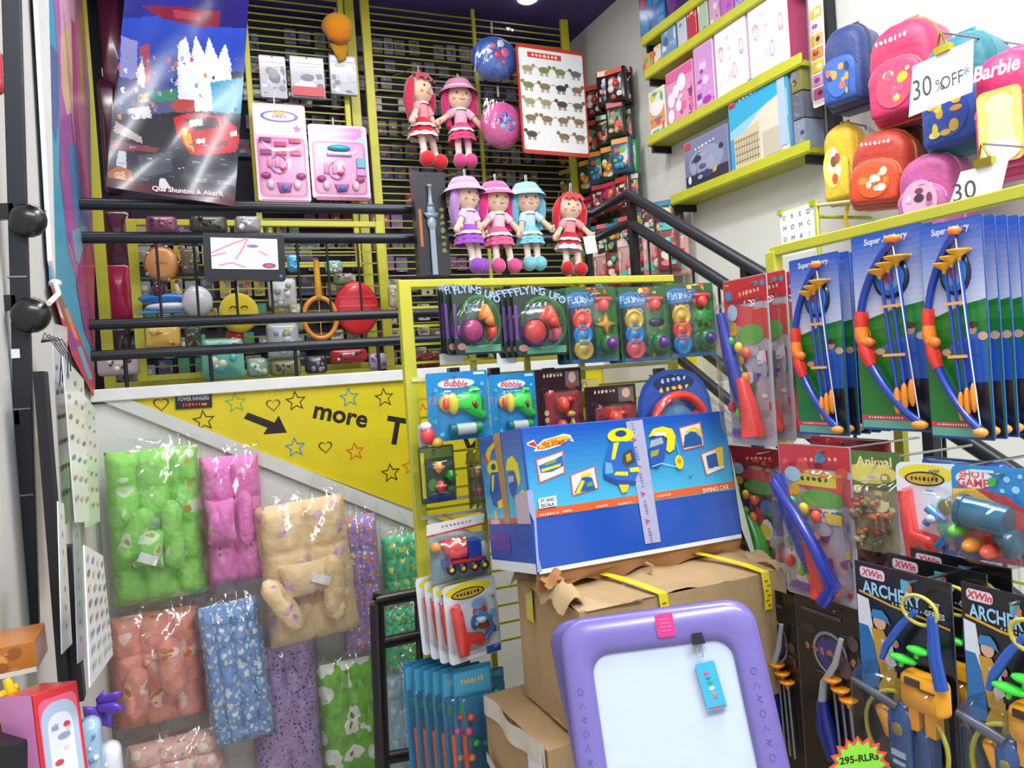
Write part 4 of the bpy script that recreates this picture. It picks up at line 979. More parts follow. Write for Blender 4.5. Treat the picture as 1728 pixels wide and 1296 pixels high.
def m_fair(g, w, h, y):
    g.text('Barbie', 0, h * .31, h * .12, '#f6c8dc', w=w * .7, bold=True, shear=.2)
    g.flat(rr(w * .68, h * .58, w * .12, cz=-h * .14), '#e6b45a'); g.flat([(p[0] * .44, p[1] * .5 - h * .14) for p in arch(w, h)], '#f0c8a0'); [g.flat([(sx * w * .31, h * .1), (sx * w * .2, h * .13), (sx * w * .17, -h * .1), (sx * w * .24, -h * .38), (sx * w * .32, -h * .3)], c) for sx in (-1, 1) for c in ('#f0c870',)]
    R2 = random.Random(8)
    for i in range(8): g.flat(star(w * .27 * cos(i * .8), -h * .13 + h * .22 * sin(i * .8), w * .05), ['#f6e2b0', '#f2d0dc', '#fbf2e4'][i % 3])
    g.flat(circ(0, -h * .34, w * .28, h * .09, 16), '#f4e4ee')
backpack('large raspberry pink backpack with a cream oval picture and the name Barbie', 1664, 92, 1775, 300, '#c81c64', '#e84a8c', '#c82468', m_fair, x=2.36, yaw=16, d=.15)
def m_bear(g, w, h, y):
    g.flat(circ(-.01, -h * .05, w * .3, h * .26, 16), '#f6e070'); 
    for x, z, c in ((.0, .12, '#f0e8f0'), (-.12, -.05, '#f4f0e0'), (.12, -.1, '#fbf2d8'), (0, -.2, '#d85a4a'), (.1, .05, '#c8504a'), (-.02, .02, '#7a5a3a')): g.flat(circ(x * w, z * h, w * .1, h * .07, 10), c)
backpack('small yellow backpack with pale figures, first of the lower row', 1404, 212, 1456, 345, '#e8c028', '#d8a81c', '#ecca34', m_bear, yaw=10, d=.08, x=2.45, handle='#e8b81c')
part('dangling_strap', G().tube([(0, 0, 0), (-.01, -.01, -.06), (.006, -.0, -.12)], .008, '#e8b81c', 6), 'nylon', None, fr('R', 2.42, 1431, 345), label='short yellow strap end hanging below the small yellow backpack', cat='strap')
backpack('red and orange backpack with a white figure print, lower row', 1450, 224, 1552, 352, '#b8341c', '#e8742a', '#dc4a20', mo(['#f6ecdc', '#f0d8b8', '#e88a3a', '#f4f0e8'], 6, 'Princess', .3, '#e05a24'), x=2.38, yaw=18, roll=-6, d=.12)
def m_sparkle(g, w, h, y):
    g.flat(circ(0, -h * .1, w * .3, h * .26, 18), '#d8a8c0')
    g.busy(14, ['#7a3a5a', '#f4d8e4', '#c86a9a', '#ffffff', '#4a2a3a', '#e8a8c8'], -w * .22, -h * .3, w * .22, h * .1, w * .09, 12, 0)
backpack('orchid pink shiny backpack with a sparkling oval window, lower row', 1536, 262, 1636, 400, '#b8508c', '#d87ab0', '#c064a0', m_sparkle, x=2.38, yaw=12, d=.13)
backpack('dark brown backpack hanging behind the red and orange one', 1520, 215, 1580, 300, '#5a3420', '#8a5a2a', '#6a3c20', mo(['#a87a2a', '#c8a03a'], 16), x=2.5, d=.1)

def sign(label, pts, x, lines):
    cx = sum(p[0] for p in pts) / 4; cy = sum(p[1] for p in pts) / 4
    f = fr('R', x, cx, cy); o = [f.l(*p) for p in pts]; T = thing('sale_sign', label, 'sign', f)
    g = G(); g.prism(o, -.002, .0, '#f6f7f5'); part('card', g, 'paper', T)
    g = setbase(G(), .0024); 
    for a in lines: px, py, t, hh, ww, rt, c = a; q = f.l(px, py); g.text(t, q[0], q[1], hh, c, w=ww, rot=rt)
    part('lettering', g, 'paper', T)
    g = G(); q = f.l((pts[0][0] + pts[1][0]) / 2, (pts[0][1] + pts[1][1]) / 2 - 6); g.box(q[0], -.0, q[1], .05, .02, .022, '#c8b83a'); g.tube([(q[0] - .02, 0, q[1]), (q[0], -.01, q[1] + .05), (q[0] + .02, 0, q[1])], .004, '#b8a83a', 6)
    part('clip', g, 'chrome', T)
    part('hook', G().tube([(q[0], 0, q[1] + .05), (q[0], XR - x, q[1] + .05)], .003, '#8c8e90', 6), 'chrome', T)
    return f
sg = sign('white sale sign reading 30% OFF clipped in front of the teal backpack', [(1541, 112), (1643, 66), (1641, 155), (1534, 198)], 2.18,
     [(1557, 148, '30', .062, .066, 0, '#4a4f52'), (1587, 143, '%', .036, .03, 0, '#5a5f62'), (1612, 132, 'OFF*', .04, .092, 0, '#4a4f52')])
sign('white sale sign with the number 30 half hidden behind the yellow bar of the rack', [(1622, 290), (1702, 270), (1684, 345), (1597, 362)], 2.05, [(1628, 322, '30', .05, .07, 0, '#4a4f52')])

# letter cards on a small yellow-green stand
f, w, h = rect('R', 2.3, 1316, 350, 1382, 428)
T = thing('letter_chart', 'small white letter chart on a yellow green stand near the handrail', 'chart', f)
g = G(); g.prism(rr(w * .86, h, .004, 2, cx=-w * .05), -.003, .0, '#f2f4f0'); part('sheet', g, 'paper', T)
g = setbase(G(), .0035); R = random.Random(3)
for r_ in range(4):
    for c_ in range(4): g.text(R.choice('AEIOUBCDM'), -w * .36 + c_ * w * .21, h * (.36 - r_ * .24), .018, R.choice(['#4a5a8a', '#5a8a4a', '#3a3a44', '#7a4a9a']))
part('letters', g, 'paper', T)
g = G(); g.tube([(w * .42, .01, -h * .6), (w * .42, .01, h * .5), (-w * .46, .01, h * .5)], .009, '#b4bc3c', 8); g.tube([(w * .42, .01, h * .44), (w * 1.3, -.0, h * .3)], .007, '#c8cc9a', 8); g.tube([(w * .42, .01, h * .2), (w * .42, .29, h * .2)], .007, '#b4bc3c', 8); part('stand', g, 'paint', T)
for x in (-.46, .38): part('clip', G().box(x * w, -.004, h * .5, .02, .014, .022, '#a8b82c'), 'paint', T)

# ---- hanging toy packs far right behind the frames (right wall, beyond the shelves)
R = random.Random(21); k = 0
spec = [(150, 4.6, 3.8, ['#2a1a20', '#1c1c24', '#3a2424'], ['#c8402c', '#e06a4a', '#8a9ab8', '#e8e0d8'], 'black and red toy pack in the top row on the far right wall', 62),
        (215, 4.6, 3.8, ['#3a2c28', '#24301f', '#1c1c24'], ['#d8502c', '#c8b08a', '#b83a3a', '#4a8a5a'], 'dark toy pack in the second row on the far right wall', 60),
        (275, 4.6, 3.78, ['#2a6a4a', '#3a8a5a', '#24402c', '#3a5a7a'], ['#3ac85a', '#e0503c', '#e8e0d0', '#3a8ab0', '#e8a03a'], 'green toy pack in the third row on the far right wall', 58),
        (335, 4.6, 3.78, ['#5a2a2a', '#8a2f2a', '#2f3a2a'], ['#d8402c', '#e88a5a', '#c83a6a', '#e8d8c8'], 'red toy pack in the fourth row on the far right wall', 55),
        (400, 4.6, 3.5, ['#2a3a4a', '#5a3a3a', '#8a9a90'], ['#c8d8d0', '#d86a6a', '#3a8aa8', '#e8c84a'], 'mixed toy pack in the fifth row on the far right wall', 55),
        (450, 4.6, 3.5, ['#7ab8a8', '#8a4a4a', '#d8a8a0', '#3a8a8a'], ['#e87a7a', '#5ac8b8', '#f0e0d0', '#c83a4a'], 'long pastel toy pack in the lowest row on the far right wall', 75)]
for ri, (py, ya, yb, base, pal, lab, hp) in enumerate(spec):
    protos = []
    for j in range(4):
        w, h = R.uniform(.10, .14), hp / 1300 * 4.9 * R.uniform(.85, 1.0); g = G(); g.puff(rr(w, h, .01, 2), 0, .035, R.choice(base), 3, .2, back=True); setbase(g, .036)
        g.flat(bx2(0, h * .38, w * .8, h * .14), R.choice(pal)); g.busy(9, pal, -w * .36, -h * .4, w * .36, h * .25, w * .22, 90 + ri * 5 + j)
        for q in range(3): g.ell(R.uniform(-.2, .2) * w, -.04, R.uniform(-.3, .1) * h, w * .17, .014, w * .17, R.choice(pal), 8, 5)
        protos.append(mesh_of('hanging_toy_pack', g, 'blister' if 0 else 'glosspaper'))
    y = ya; px = 990 + (0 if ri else 20); j = 0
    z = at('R', XR - .1, 1040, py)[2]
    while y > yb:
        for dx in (0, .06):
            part('hanging_toy_pack', protos[j % 4], None, None, Fr((XR - .08 - dx, y - dx * .1, z + R.uniform(-.02, .02)), (0, -1, 0), (0, 0, 1)).rot(yaw=R.uniform(15, 50)), label=lab, cat='toy pack', group=['black packs on the far right wall, top row', 'dark packs, second row', 'green packs, third row', 'red packs, fourth row', 'mixed packs, fifth row', 'pastel packs, lowest row'][ri])
            j += 1
        y -= R.uniform(.12, .15)
disc('yellow_disc', 'round yellow toy hanging behind the handrail corner', 'toy', 1070, 372, 9, '#e8dc1c', y=3.7)
# ================================================================== centre rack
YC = 2.5
a = at('B', YC, 680, 470); b = at('B', YC, 1128, 468); zb = at('B', YC, 716, 1118)[2]
T = thing('display_rack', 'yellow metal display rack holding toy cards behind the blue box', 'display rack', Fr((a[0], YC, 0), (1, 0, 0), (0, 0, 1)))
W = b[0] - a[0]; zt = (a[2] + b[2]) / 2
part('post', G().box(0, 0, zb + (zt - zb) / 2 + .0, .042, .035, zt - zb, YEL), 'paint', T, bevel=.003)
part('post', G().box(W, 0.01, (zt + ZF) / 2, .03, .03, zt - ZF, YEL), 'paint', T, bevel=.003)
part('top_bar', G().box(W / 2, 0, zt - .012, W + .03, .03, .026, YEL), 'paint', T, bevel=.003)
for x in (.235, .44, .66): part('upright', G().box(x, .02, (zt + ZF) / 2, .02, .015, zt - ZF, YEL2), 'paint', T)
g = G(); z = zt - .09
i = 0
while z > .5: g.box(W / 2, .012, z, W - .02, .005, .008, '#c3c63c'); z -= .062
part('wires', g, 'paint', T)
for py, c in ((637, '#e9e6a8'), (842, '#d8d49a'), (868, '#d8d8c8')):
    z = at('B', YC - .02, 760, py)[2]; part('crossbar', G().box(W / 2, -.018, z, W, .01, .012, c), 'paint', T)
for px in (765, 833, 925, 1112):
    z = at('B', YC - .02, px, 628)[2]; x = at('B', YC - .03, px, 628)[0] - a[0]; part('clip', G().box(x, -.03, z, .036, .03, .03, '#121216'), 'plastic', T, label='black plastic clip')

for px, py in ((805, 490), (912, 492), (1000, 494), (1087, 494), (1166, 488), (774, 636), (866, 639), (945, 630), (1033, 658), (1139, 632), (738, 760), (773, 880), (797, 990), (804, 1130)):
    q = at('B', 2.33, px, py); part('peg', G().tube([(q.x - a[0], -.17, q.z), (q.x - a[0], .0, q.z)], .003, '#a8aaa8', 6), 'chrome', T)
def blisterT(T, pts, d, y=-.004, e=.2):
    g = G(); g.puff(pts, y, d, '#ffffff', 4, e); part('blister', g, 'blister', T)

# flying saucer launcher cards
def ufo_round(label, x0, y0, x1, y1, y, cols, yaw=0, v=0):
    f, w, h = rect('B', y, x0, y0, x1, y1, yaw=yaw); T = thing('launcher_card', label, 'toy card', f)
    o = [(-w * .5, -h * .42), (-w * .46, -h * .5), (w * .46, -h * .5), (w * .5, -h * .42), (w * .5, h * .22), (w * .3, h * .42), (0, h * .5), (-w * .35, h * .47), (-w * .5, h * .4)]
    g = G(); g.prism(o, -.002, 0, '#26382c'); part('backing_card', g, 'glosspaper', T)
    g = setbase(G(), .0024); g.flat(circ(w * .06, -h * .04, w * .44, h * .4, 24), '#3c7a34'); g.flat(circ(w * .06, -h * .04, w * .4, h * .36, 24), '#2c5a30')
    g.flat(bx2(-w * .46, -h * .02, w * .06, h * .5), '#6a3f8c'); g.flat(bx2(w * .08, -h * .42, w * .76, h * .1), '#5a9a78'); g.flat(circ(-w * .36, -h * .38, w * .09, h * .05), '#b87a7a')
    for i, c in enumerate('FLYING UFO'):
        t = i / 9; g.text(c, -w * .42 + t * w * .86, h * (.36 + .1 * sin(pi * (.2 + .8 * t)) - .07 * t), h * .11, '#9fb4d8', rot=18 - 44 * t, bold=True) if c != ' ' else None
    g.text('UFO', -w * .12, h * .16, h * .13, '#8a9ab8', bold=True, rot=6, maxw=w * .3); g.busy(10, ['#4aa03a', '#245a2c', '#e8b03a', '#2f6a4a'], -w * .2, -h * .35, w * .4, h * .05, w * .06, v)
    part('printed_art', g, 'glosspaper', T)
    g = G(); g.lathe([(w * .22, .004), (w * .21, -.012), (w * .17, -.02), (w * .08, -.024), (0, -.026)], -w * .14, -.004, -h * .16, cols[0], 20, 'y')
    g.lathe([(w * .235, .002), (w * .25, -.004), (w * .23, -.012)], -w * .14, -.004, -h * .16, '#5a3a90', 20, 'y'); part('flying_disc', g, 'plastic', T)
    g = G(); g.puff([(w * .1, h * .2), (w * .18, h * .22), (w * .3, h * .04), (w * .33, -h * .12), (w * .2, -h * .1), (w * .14, h * .0), (w * .02, -h * .02), (w * .02, h * .06)], -.004, .03, cols[1], 3)
    g.ell(w * .2, -.02, -h * .02, w * .1, .016, h * .08, cols[1], 10, 6); g.puff([(w * .18, -h * .12), (w * .36, -h * .1), (w * .36, -h * .2), (w * .26, -h * .3), (w * .18, -h * .3)], -.004, .024, cols[2], 3); part('launcher', g, 'plastic', T)
    blisterT(T, circ(w * .04, -h * .06, w * .42, h * .36, 24), .045)
    return T
U1 = ufo_round('green and purple round saucer launcher card with a magenta disc, front of the left stack', 765, 480, 845, 598, 2.36, ['#a8306c', '#e88a2c', '#d8402c'], yaw=6, v=1)
for i, (x0, yy, yw) in enumerate(((745, 2.39, 20), (736, 2.41, 28), (728, 2.43, 34))):
    T2 = dups(U1, [Matrix.Identity(4)])[0]; ff, w_, h_ = rect('B', yy, x0, 482 - i, x0 + 80, 598 - i, yaw=yw); T2.matrix_world = ff.m()
    T2['label'] = ['saucer launcher card directly behind the front one of the left stack', 'saucer launcher card third from the front of the left stack', 'rearmost saucer launcher card of the left stack'][i]
U2 = ufo_round('green and purple round saucer launcher card with a red disc and red launcher, second stack', 868, 482, 956, 600, 2.36, ['#d8443c', '#e4432c', '#d85a6c'], v=2)
for i in range(4):
    T2 = dups(U2, [shift((-.012 - .014 * i, .02 + .02 * i, 0))])[0]; T2['label'] = ['first', 'second', 'third', 'rearmost'][i] + ' hidden saucer launcher card behind the one with the red disc'
def ufo_multi(label, x0, y0, x1, y1, y, discs, ball, v, figure):
    f, w, h = rect('B', y, x0, y0, x1, y1); T = thing('saucer_set_card', label, 'toy card', f)
    g = G(); g.prism(rr(w, h, .008, 2), -.002, 0, '#2c5c34'); part('backing_card', g, 'glosspaper', T)
    g = setbase(G(), .0024); g.flat(bx2(-w * .22, -h * .05, w * .5, h * .84), '#233a4a'); g.flat(bx2(w * .26, -h * .1, w * .42, h * .7), '#347a38'); g.flat([(-w * .48, h * .22), (w * .2, h * .28), (w * .1, h * .42), (-w * .3, h * .44), (-w * .48, h * .4)], '#3a72b0')
    g.text('FLYING', -w * .22, h * .34, h * .1, '#9ac0e8', bold=True, rot=4, maxw=w * .5); g.text('UFO', -w * .18, h * .17, h * .09, '#c8b08a', bold=True, maxw=w * .3); g.busy(7, ['#e8a03a', '#c85a2c', '#e8c060'], -w * .1, h * .4, w * .3, h * .49, w * .08, v)
    g.flat(bx2(0, -h * .47, w * .9, h * .05), '#3a6a9a'); g.busy(9, ['#4aa84a', '#246a2c', '#c8a84a'], w * .1, -h * .45, w * .46, h * .1, w * .06, v + 3); part('printed_art', g, 'glosspaper', T)
    for i, c in enumerate(discs):
        z = h * (.06 - .19 * i); g = G(); r = w * .19; g.lathe([(r, 0), (r * .95, -.008), (r * .75, -.01), (r * .7, -.006), (r * .4, -.007), (r * .35, -.012), (0, -.014)], -w * .22, -.004, z, c, 20, 'y'); part('flying_disc', g, 'plastic', T)
    g = G(); g.ell(w * .2, -.016, h * .33, w * .2, .014, h * .032, '#e83c34'); g.ell(w * .19, -.018, h * .25, w * .1, .018, h * .085, '#ee4440'); g.tube([(w * .19, -.016, h * .34), (w * .19, -.016, h * .2)], .012, '#e84a40', 8)
    if figure == 'star': g.puff(star(w * .24, h * .0, w * .22, .35, 4), -.004, .016, '#e8a83a', 3)
    elif figure == 'green': g.puff(star(w * .24, h * .04, w * .2, .6, 7), -.004, .02, '#2fa848', 3)
    else: g.puff(circ(w * .24, h * .02, w * .16, h * .06, 12), -.004, .016, '#2a2c5c', 3)
    part('launcher', g, 'plastic', T)
    g = G(); g.ell(w * .26, -.018, -h * .26, w * .19, .028, h * .13, '#2c7a3c', 14, 10); g.ell(w * .26, -.03, -h * .26, w * .13, .028, h * .09, ball, 12, 8); part('capsule', g, 'plastic', T)
    blisterT(T, rr(w * .88, h * .84, .03, cz=-h * .02), .05)
    return T
M1 = ufo_multi('saucer set card with red, blue and yellow discs, third in the top row', 958, 484, 1042, 612, 2.36, ['#ea5040', '#2a90d0', '#d8b83a'], '#6a2a7c', 1, 'star')
M2 = ufo_multi('saucer set card with yellow, blue and pink discs, fourth in the top row', 1046, 484, 1128, 610, 2.36, ['#d8b440', '#2a90d0', '#ee6a68'], '#5a2a80', 2, 'dark')
M3 = ufo_multi('saucer set card with yellow, red and blue discs, right end of the top row', 1126, 478, 1206, 602, 2.36, ['#d8b440', '#ee5540', '#2a92d4'], '#3a2a78', 3, 'green')
for M_, lab in ((M1, 'red, blue and yellow'), (M2, 'yellow, blue and pink'), (M3, 'yellow, red and blue')):
    for i in range(2):
        T2 = dups(M_, [shift((-.01 - .012 * i, .025 + .025 * i, 0))])[0]; T2['label'] = ['first', 'second'][i] + ' saucer set card tucked behind the one with %s discs' % lab
for i, (x0, y0, x1, y1) in enumerate(((742, 596, 782, 614), (838, 594, 870, 614))):
    f, w, h = rect('B', 2.42, x0, y0, x1, y1); solo('price_label', ['white price label under the left saucer stack', 'white price label under the second saucer stack'][i], 'label', f, G().prism(rr(w, h, .003, 2), -.002, 0, '#ecebe4'), 'paper')

# bubble cards
def bubble(label, x0, y0, x1, y1, y):
    f, w, h = rect('B', y, x0, y0, x1, y1); T = thing('bubble_gun_card', label, 'toy card', f)
    g = G(); g.prism(rr(w, h, .006, 2), -.002, 0, '#1d86c4'); part('backing_card', g, 'glosspaper', T)
    g = setbase(G(), .0024); g.flat(bx2(0, -h * .1, w * .92, h * .7), '#2290cc'); g.flat(circ(-w * .02, h * .33, w * .3, h * .07), '#dce4ee'); g.text('Bubble', -w * .02, h * .33, h * .1, '#d0485a', bold=True, rot=-5, maxw=w * .5, shear=.15)
    for x, z, q, c in ((-.42, .1, .06, '#e86a6a'), (-.42, .1, .045, '#2290cc'), (-.36, .25, .03, '#6ac0e8'), (.4, .3, .03, '#6ac0e8'), (-.4, -.2, .035, '#5ab4e0'), (.38, -.3, .04, '#5ab4e0'), (-.3, -.4, .03, '#7ac8ea')): g.flat(circ(x * w, z * h, q * w, n=14), c)
    g.flat(bx2(w * .36, h * .46, w * .18, h * .04), '#c8e4f4'); part('printed_art', g, 'glosspaper', T)
    g = G(); g.puff([(-w * .2, h * .1), (w * .1, h * .2), (w * .32, h * .18), (w * .36, h * .06), (w * .36, -h * .1), (w * .44, -h * .16), (w * .42, -h * .24), (w * .28, -h * .22), (w * .12, -h * .12), (0, -h * .04), (-w * .18, -h * .04)], -.004, .03, '#2cc83a', 4, .35)
    g.tube([(w * .14, -.02, h * .14), (w * .2, -.02, h * .24), (w * .3, -.02, h * .22)], .008, '#2cc83a', 8)
    for i in range(5): g.box(w * .38, -.018, h * (.08 - i * .06), w * .05, .02, h * .025, '#28b034')
    part('gun_body', g, 'plastic', T)
    part('trigger', G().puff([(w * .14, h * .06), (w * .24, h * .08), (w * .28, -h * .04), (w * .22, -h * .1), (w * .16, -h * .02)], -.004, .034, '#7a2a20', 3), 'plastic', T)
    g = G(); g.lathe([(w * .13, 0), (w * .14, -.01), (w * .1, -.016), (0, -.018)], -w * .2, -.004, h * .05, '#e8a83a', 14, 'y'); g.ell(-w * .12, -.02, h * .04, w * .09, .02, h * .16, '#e8d03a'); g.ell(-w * .24, -.02, h * .04, w * .05, .016, h * .09, '#d85a3a'); part('nozzle', g, 'plastic', T)
    g = G(); g.tube([(-w * .18, -.022, -h * .34), (w * .28, -.022, -h * .34)], h * .085, '#d8e4e0', 12); g.tube([(-w * .2, -.022, -h * .34), (-w * .1, -.022, -h * .34)], h * .09, '#2a7a8a', 12); g.tube([(w * .2, -.022, -h * .34), (w * .3, -.022, -h * .34)], h * .09, '#2aa05a', 12); part('soap_bottle', g, 'plastic', T)
    blisterT(T, rr(w * .86, h * .72, .02, cz=-h * .08), .048)
    return T
B1 = bubble('blue card with green bubble gun, left of two alike cards', 722, 627, 826, 742, 2.38)
bubble('blue card with green bubble gun beside the dark red boxing cards', 827, 630, 906, 735, 2.39)
def boxing(label, x0, y0, x1, y1, y, v):
    f, w, h = rect('B', y, x0, y0, x1, y1); T = thing('boxing_toy_card', label, 'toy card', f)
    g = G(); g.prism(rr(w, h, .005, 2), -.002, 0, '#2a1416'); part('backing_card', g, 'glosspaper', T)
    g = setbase(G(), .0024); g.flat(bx2(w * .08, -h * .1, w * .8, h * .6), '#8a1a22'); g.flat(bx2(w * .3, h * .36, w * .3, h * .2), '#6a5a58'); g.flat(circ(w * .3, h * .38, w * .08, h * .07), '#c8a08a'); g.scrawl(-w * .12, h * .42, w * .45, h * .06, '#c8b88a', 6); g.busy(8, ['#c83a2a', '#5a1014', '#a82a24', '#3a0c10'], -w * .3, -h * .4, w * .46, h * .3, w * .12, v)
    for i in range(5): g.flat(circ(-w * .3, -h * (.05 + i * .09), w * .05, h * .035), '#c8b070')
    part('printed_art', g, 'glosspaper', T)
    g = G(); g.ell(0, -.025, h * .04, w * .13, .026, h * .11, '#d8482c'); g.ell(-w * .03, -.022, -h * .22, w * .1, .022, h * .08, '#e85a2c'); g.ell(-w * .02, -.022, -h * .38, w * .1, .02, h * .08, '#d8402c'); g.ell(w * .16, -.022, h * .1, w * .12, .02, h * .05, '#a81c24')
    part('boxing_gloves', g, 'plastic', T)
    g = G(); g.ell(w * .17, -.02, -h * .08, w * .1, .016, h * .04, '#e0b03a'); g.ell(w * .2, -.02, -h * .27, w * .05, .018, h * .14, '#d8c02c'); part('pump', g, 'plastic', T)
    blisterT(T, rr(w * .84, h * .76, .02, cz=-h * .1), .045)
boxing('dark red boxing toy card hanging beside the bubble guns', 906, 622, 984, 755, 2.39, 1)
boxing('shorter dark red boxing toy card left of the steering wheel', 990, 650, 1076, 770, 2.36, 2)
f, w, h = rect('B', 2.43, 962, 640, 1010, 660); g = setbase(G(), .001); g.prism(rr(w, h, .003, 2), -.001, 0, '#e2da78'); g.outline(circ(0, .0, .012), .8, '#3a3a2a'); g.text('^ ^', 0, .004, .005, '#3a3a2a'); solo('price_label', 'yellow label with a little drawn face between the card rows', 'label', f, g, 'paper')
f, w, h = rect('B', 2.36, 1076, 622, 1202, 770); T = thing('steering_wheel_card', 'blue card with a red toy steering wheel above the blue box', 'toy card', f)
g = G(); g.prism(arch(w, h, .5), -.003, 0, '#1b3f8c'); part('backing_card', g, 'glosspaper', T)
g = setbase(G(), .0034); g.flat([(p[0] * .9, p[1] * .9) for p in arch(w, h, .5)], '#2450a4'); g.flat(circ(0, h * .34, w * .28, h * .1), '#16245a'); g.scrawl(0, h * .38, w * .36, h * .07, '#9ab8e8', 5, rot=4); g.scrawl(.0, h * .28, w * .42, h * .07, '#e8b83a', 5, rot=4); g.flat(circ(0, -h * .05, w * .22, h * .14), '#5a9ac8'); part('printed_art', g, 'glosspaper', T)
g = G(); g.tube([(w * .34 * cos(a), -.03, -h * .14 + h * .34 * sin(a)) for a in [2 * pi * i / 28 for i in range(28)]], .016, '#e23a2c', 10, closed=True)
for a in (20, 160, 270): g.puff(bx2(w * .17 * cos(radians(a)), -h * .14 + h * .17 * sin(radians(a)), w * .34, h * .11, a), -.012, .02, '#d8342a', 3, .3)
part('steering_wheel', g, 'plastic', T)
part('wheel_hub', G().puff(circ(0, -h * .14, w * .13, h * .12, 14), -.02, .03, '#8a9ac0', 3), 'plastic', T)
blisterT(T, circ(0, -h * .13, w * .43, h * .36, 24), .055)

# spinning top cards and slim neighbours
def tops(label, x0, y0, x1, y1, y, v, yaw=0):
    f, w, h = rect('B', y, x0, y0, x1, y1, yaw=yaw); T = thing('spinning_top_card', label, 'toy card', f)
    g = G(); g.prism(rr(w, h, .005, 2), -.002, 0, '#39482c'); part('backing_card', g, 'glosspaper', T)
    g = setbase(G(), .0024); g.flat(bx2(0, h * .38, w * .9, h * .18), '#5a6a34'); g.flat(bx2(-w * .4, 0, w * .1, h * .8), '#b8b03a'); g.flat(bx2(w * .05, -h * .42, w * .8, h * .1), '#2a3a78'); g.busy(10, ['#6a4a8a', '#c8a03a', '#2a4a6a', '#4a8a3a'], -w * .3, -h * .35, w * .45, h * .25, w * .12, v); part('printed_art', g, 'glosspaper', T)
    g = G(); 
    for cx, cz, c, c2 in ((-.02, .12, '#e8b02c', '#e85a3a'), (0, -.22, '#e0367a', '#e8a02c'), (.3, -.05, '#22a03a', '#1a7a2c')):
        g.lathe([(0, -h * .1), (w * .05, -h * .08), (w * .15, h * .0), (w * .17, h * .03), (w * .09, h * .05), (w * .08, h * .1), (0, h * .11)], cx * w, -.022, cz * h, c, 12, 'z', cols=[c2, c, c, c2, c, c])
    part('spinning_tops', g, 'plastic', T); blisterT(T, rr(w * .8, h * .7, .02, cz=-h * .05), .05)
    return T
tp = tops('card of colourful spinning tops at the left edge of the centre rack', 708, 752, 768, 848, 2.38, 1, yaw=6)
for i in range(5):
    ff, w_, h_ = rect('B', 2.40, 768 + i * 11, 768, 822 + i * 11, 848, yaw=60); T2 = dups(tp, [Matrix.Identity(4)])[0]; T2.matrix_world = ff.m()
    T2['label'] = ['first', 'second', 'third', 'fourth', 'fifth'][i] + ' edge-on spinning top card right of the front one, counting from the tops'
f, w, h = rect('B', 2.40, 706, 716, 742, 752); T = thing('ball_pack', 'small pack with red and yellow balls beside the yellow rack post', 'toy pack', f)
part('backing_card', G().prism(rr(w, h, .004, 2), -.002, 0, '#b8c8d8'), 'glosspaper', T); part('balls', G().ell(-.01, -.02, 0, .025, .02, .028, '#e04a4a').ell(.02, -.018, -.025, .02, .018, .016, '#e8c03a').ell(-.015, -.02, .03, .02, .015, .014, '#e8e4e0'), 'plastic', T)

# train bag with a paper header
f, w, h = rect('B', 2.33, 720, 872, 826, 982); T = thing('train_bag', 'clear bag holding a red and blue toy train, with a pale paper header', 'toy bag', f)
g = G(); g.prism([(-w * .48, h * .28), (w * .44, h * .36), (w * .46, h * .5), (-w * .47, h * .44)], -.004, 0, '#dcdcd8'); g.prism([(-w * .48, h * .25), (w * .44, h * .33), (w * .44, h * .355), (-w * .48, h * .275)], -.0045, 0, '#b8484c'); hd = part('header_card', g, 'paper', T)
g = setbase(G(), .0046); g.scrawl(0, h * .4, w * .5, h * .03, '#6a6a6a', 8, rot=3); part('marking', g, 'paper', T)
part('backing_card', G().prism(rr(w * .9, h * .7, .006, cz=-h * .12), -.001, 0, '#8fb0b8'), 'glosspaper', T)
g = G(); g.puff([(-w * .3, h * .18), (w * .1, h * .2), (w * .14, -h * .05), (-w * .22, -h * .08)], -.004, .05, '#e04038', 4, .3); g.tube([(-w * .2, -.03, 0), (w * .05, -.03, .0)], h * .12, '#e84038', 12); g.box(w * .18, -.03, h * .03, w * .2, .05, h * .26, '#2a4ab0'); g.box(w * .02, -.03, -h * .16, w * .62, .05, h * .1, '#3050b8'); g.box(w * .02, -.058, -h * .12, w * .5, .006, h * .04, '#d83030'); part('locomotive', g, 'plastic', T)
for x in (-.22, -.04, .14, .3):
    g = G(); g.lathe([(.016, 0), (.016, -.01), (.006, -.012), (0, -.012)], x * w, -.055, -h * .22, '#22242c', 12, 'y', ); g.lathe([(.007, -.0125), (0, -.0135)], x * w, -.055, -h * .22, '#e8c040', 10, 'y'); part('wheel', g, 'plastic', T)
g = G(); g.ell(w * .38, -.02, -h * .1, w * .08, .02, h * .2, '#d8dde0').ell(w * .36, -.03, -h * .15, w * .05, .01, h * .06, '#c83a3a').ell(-w * .38, -.02, h * .1, w * .08, .02, h * .08, '#e8a83a'); part('figures', g, 'plastic', T)
g = G(); g.grid(lambda u, v: ((u - .5) * w, -.07 * (sin(pi * u) ** .35) * (sin(pi * v) ** .35) - .002 + .003 * sin(u * 37 + 9 * v), -h * .5 + v * h * .8), 12, 12, '#fff'); part('clear_bag', g, 'film', T)

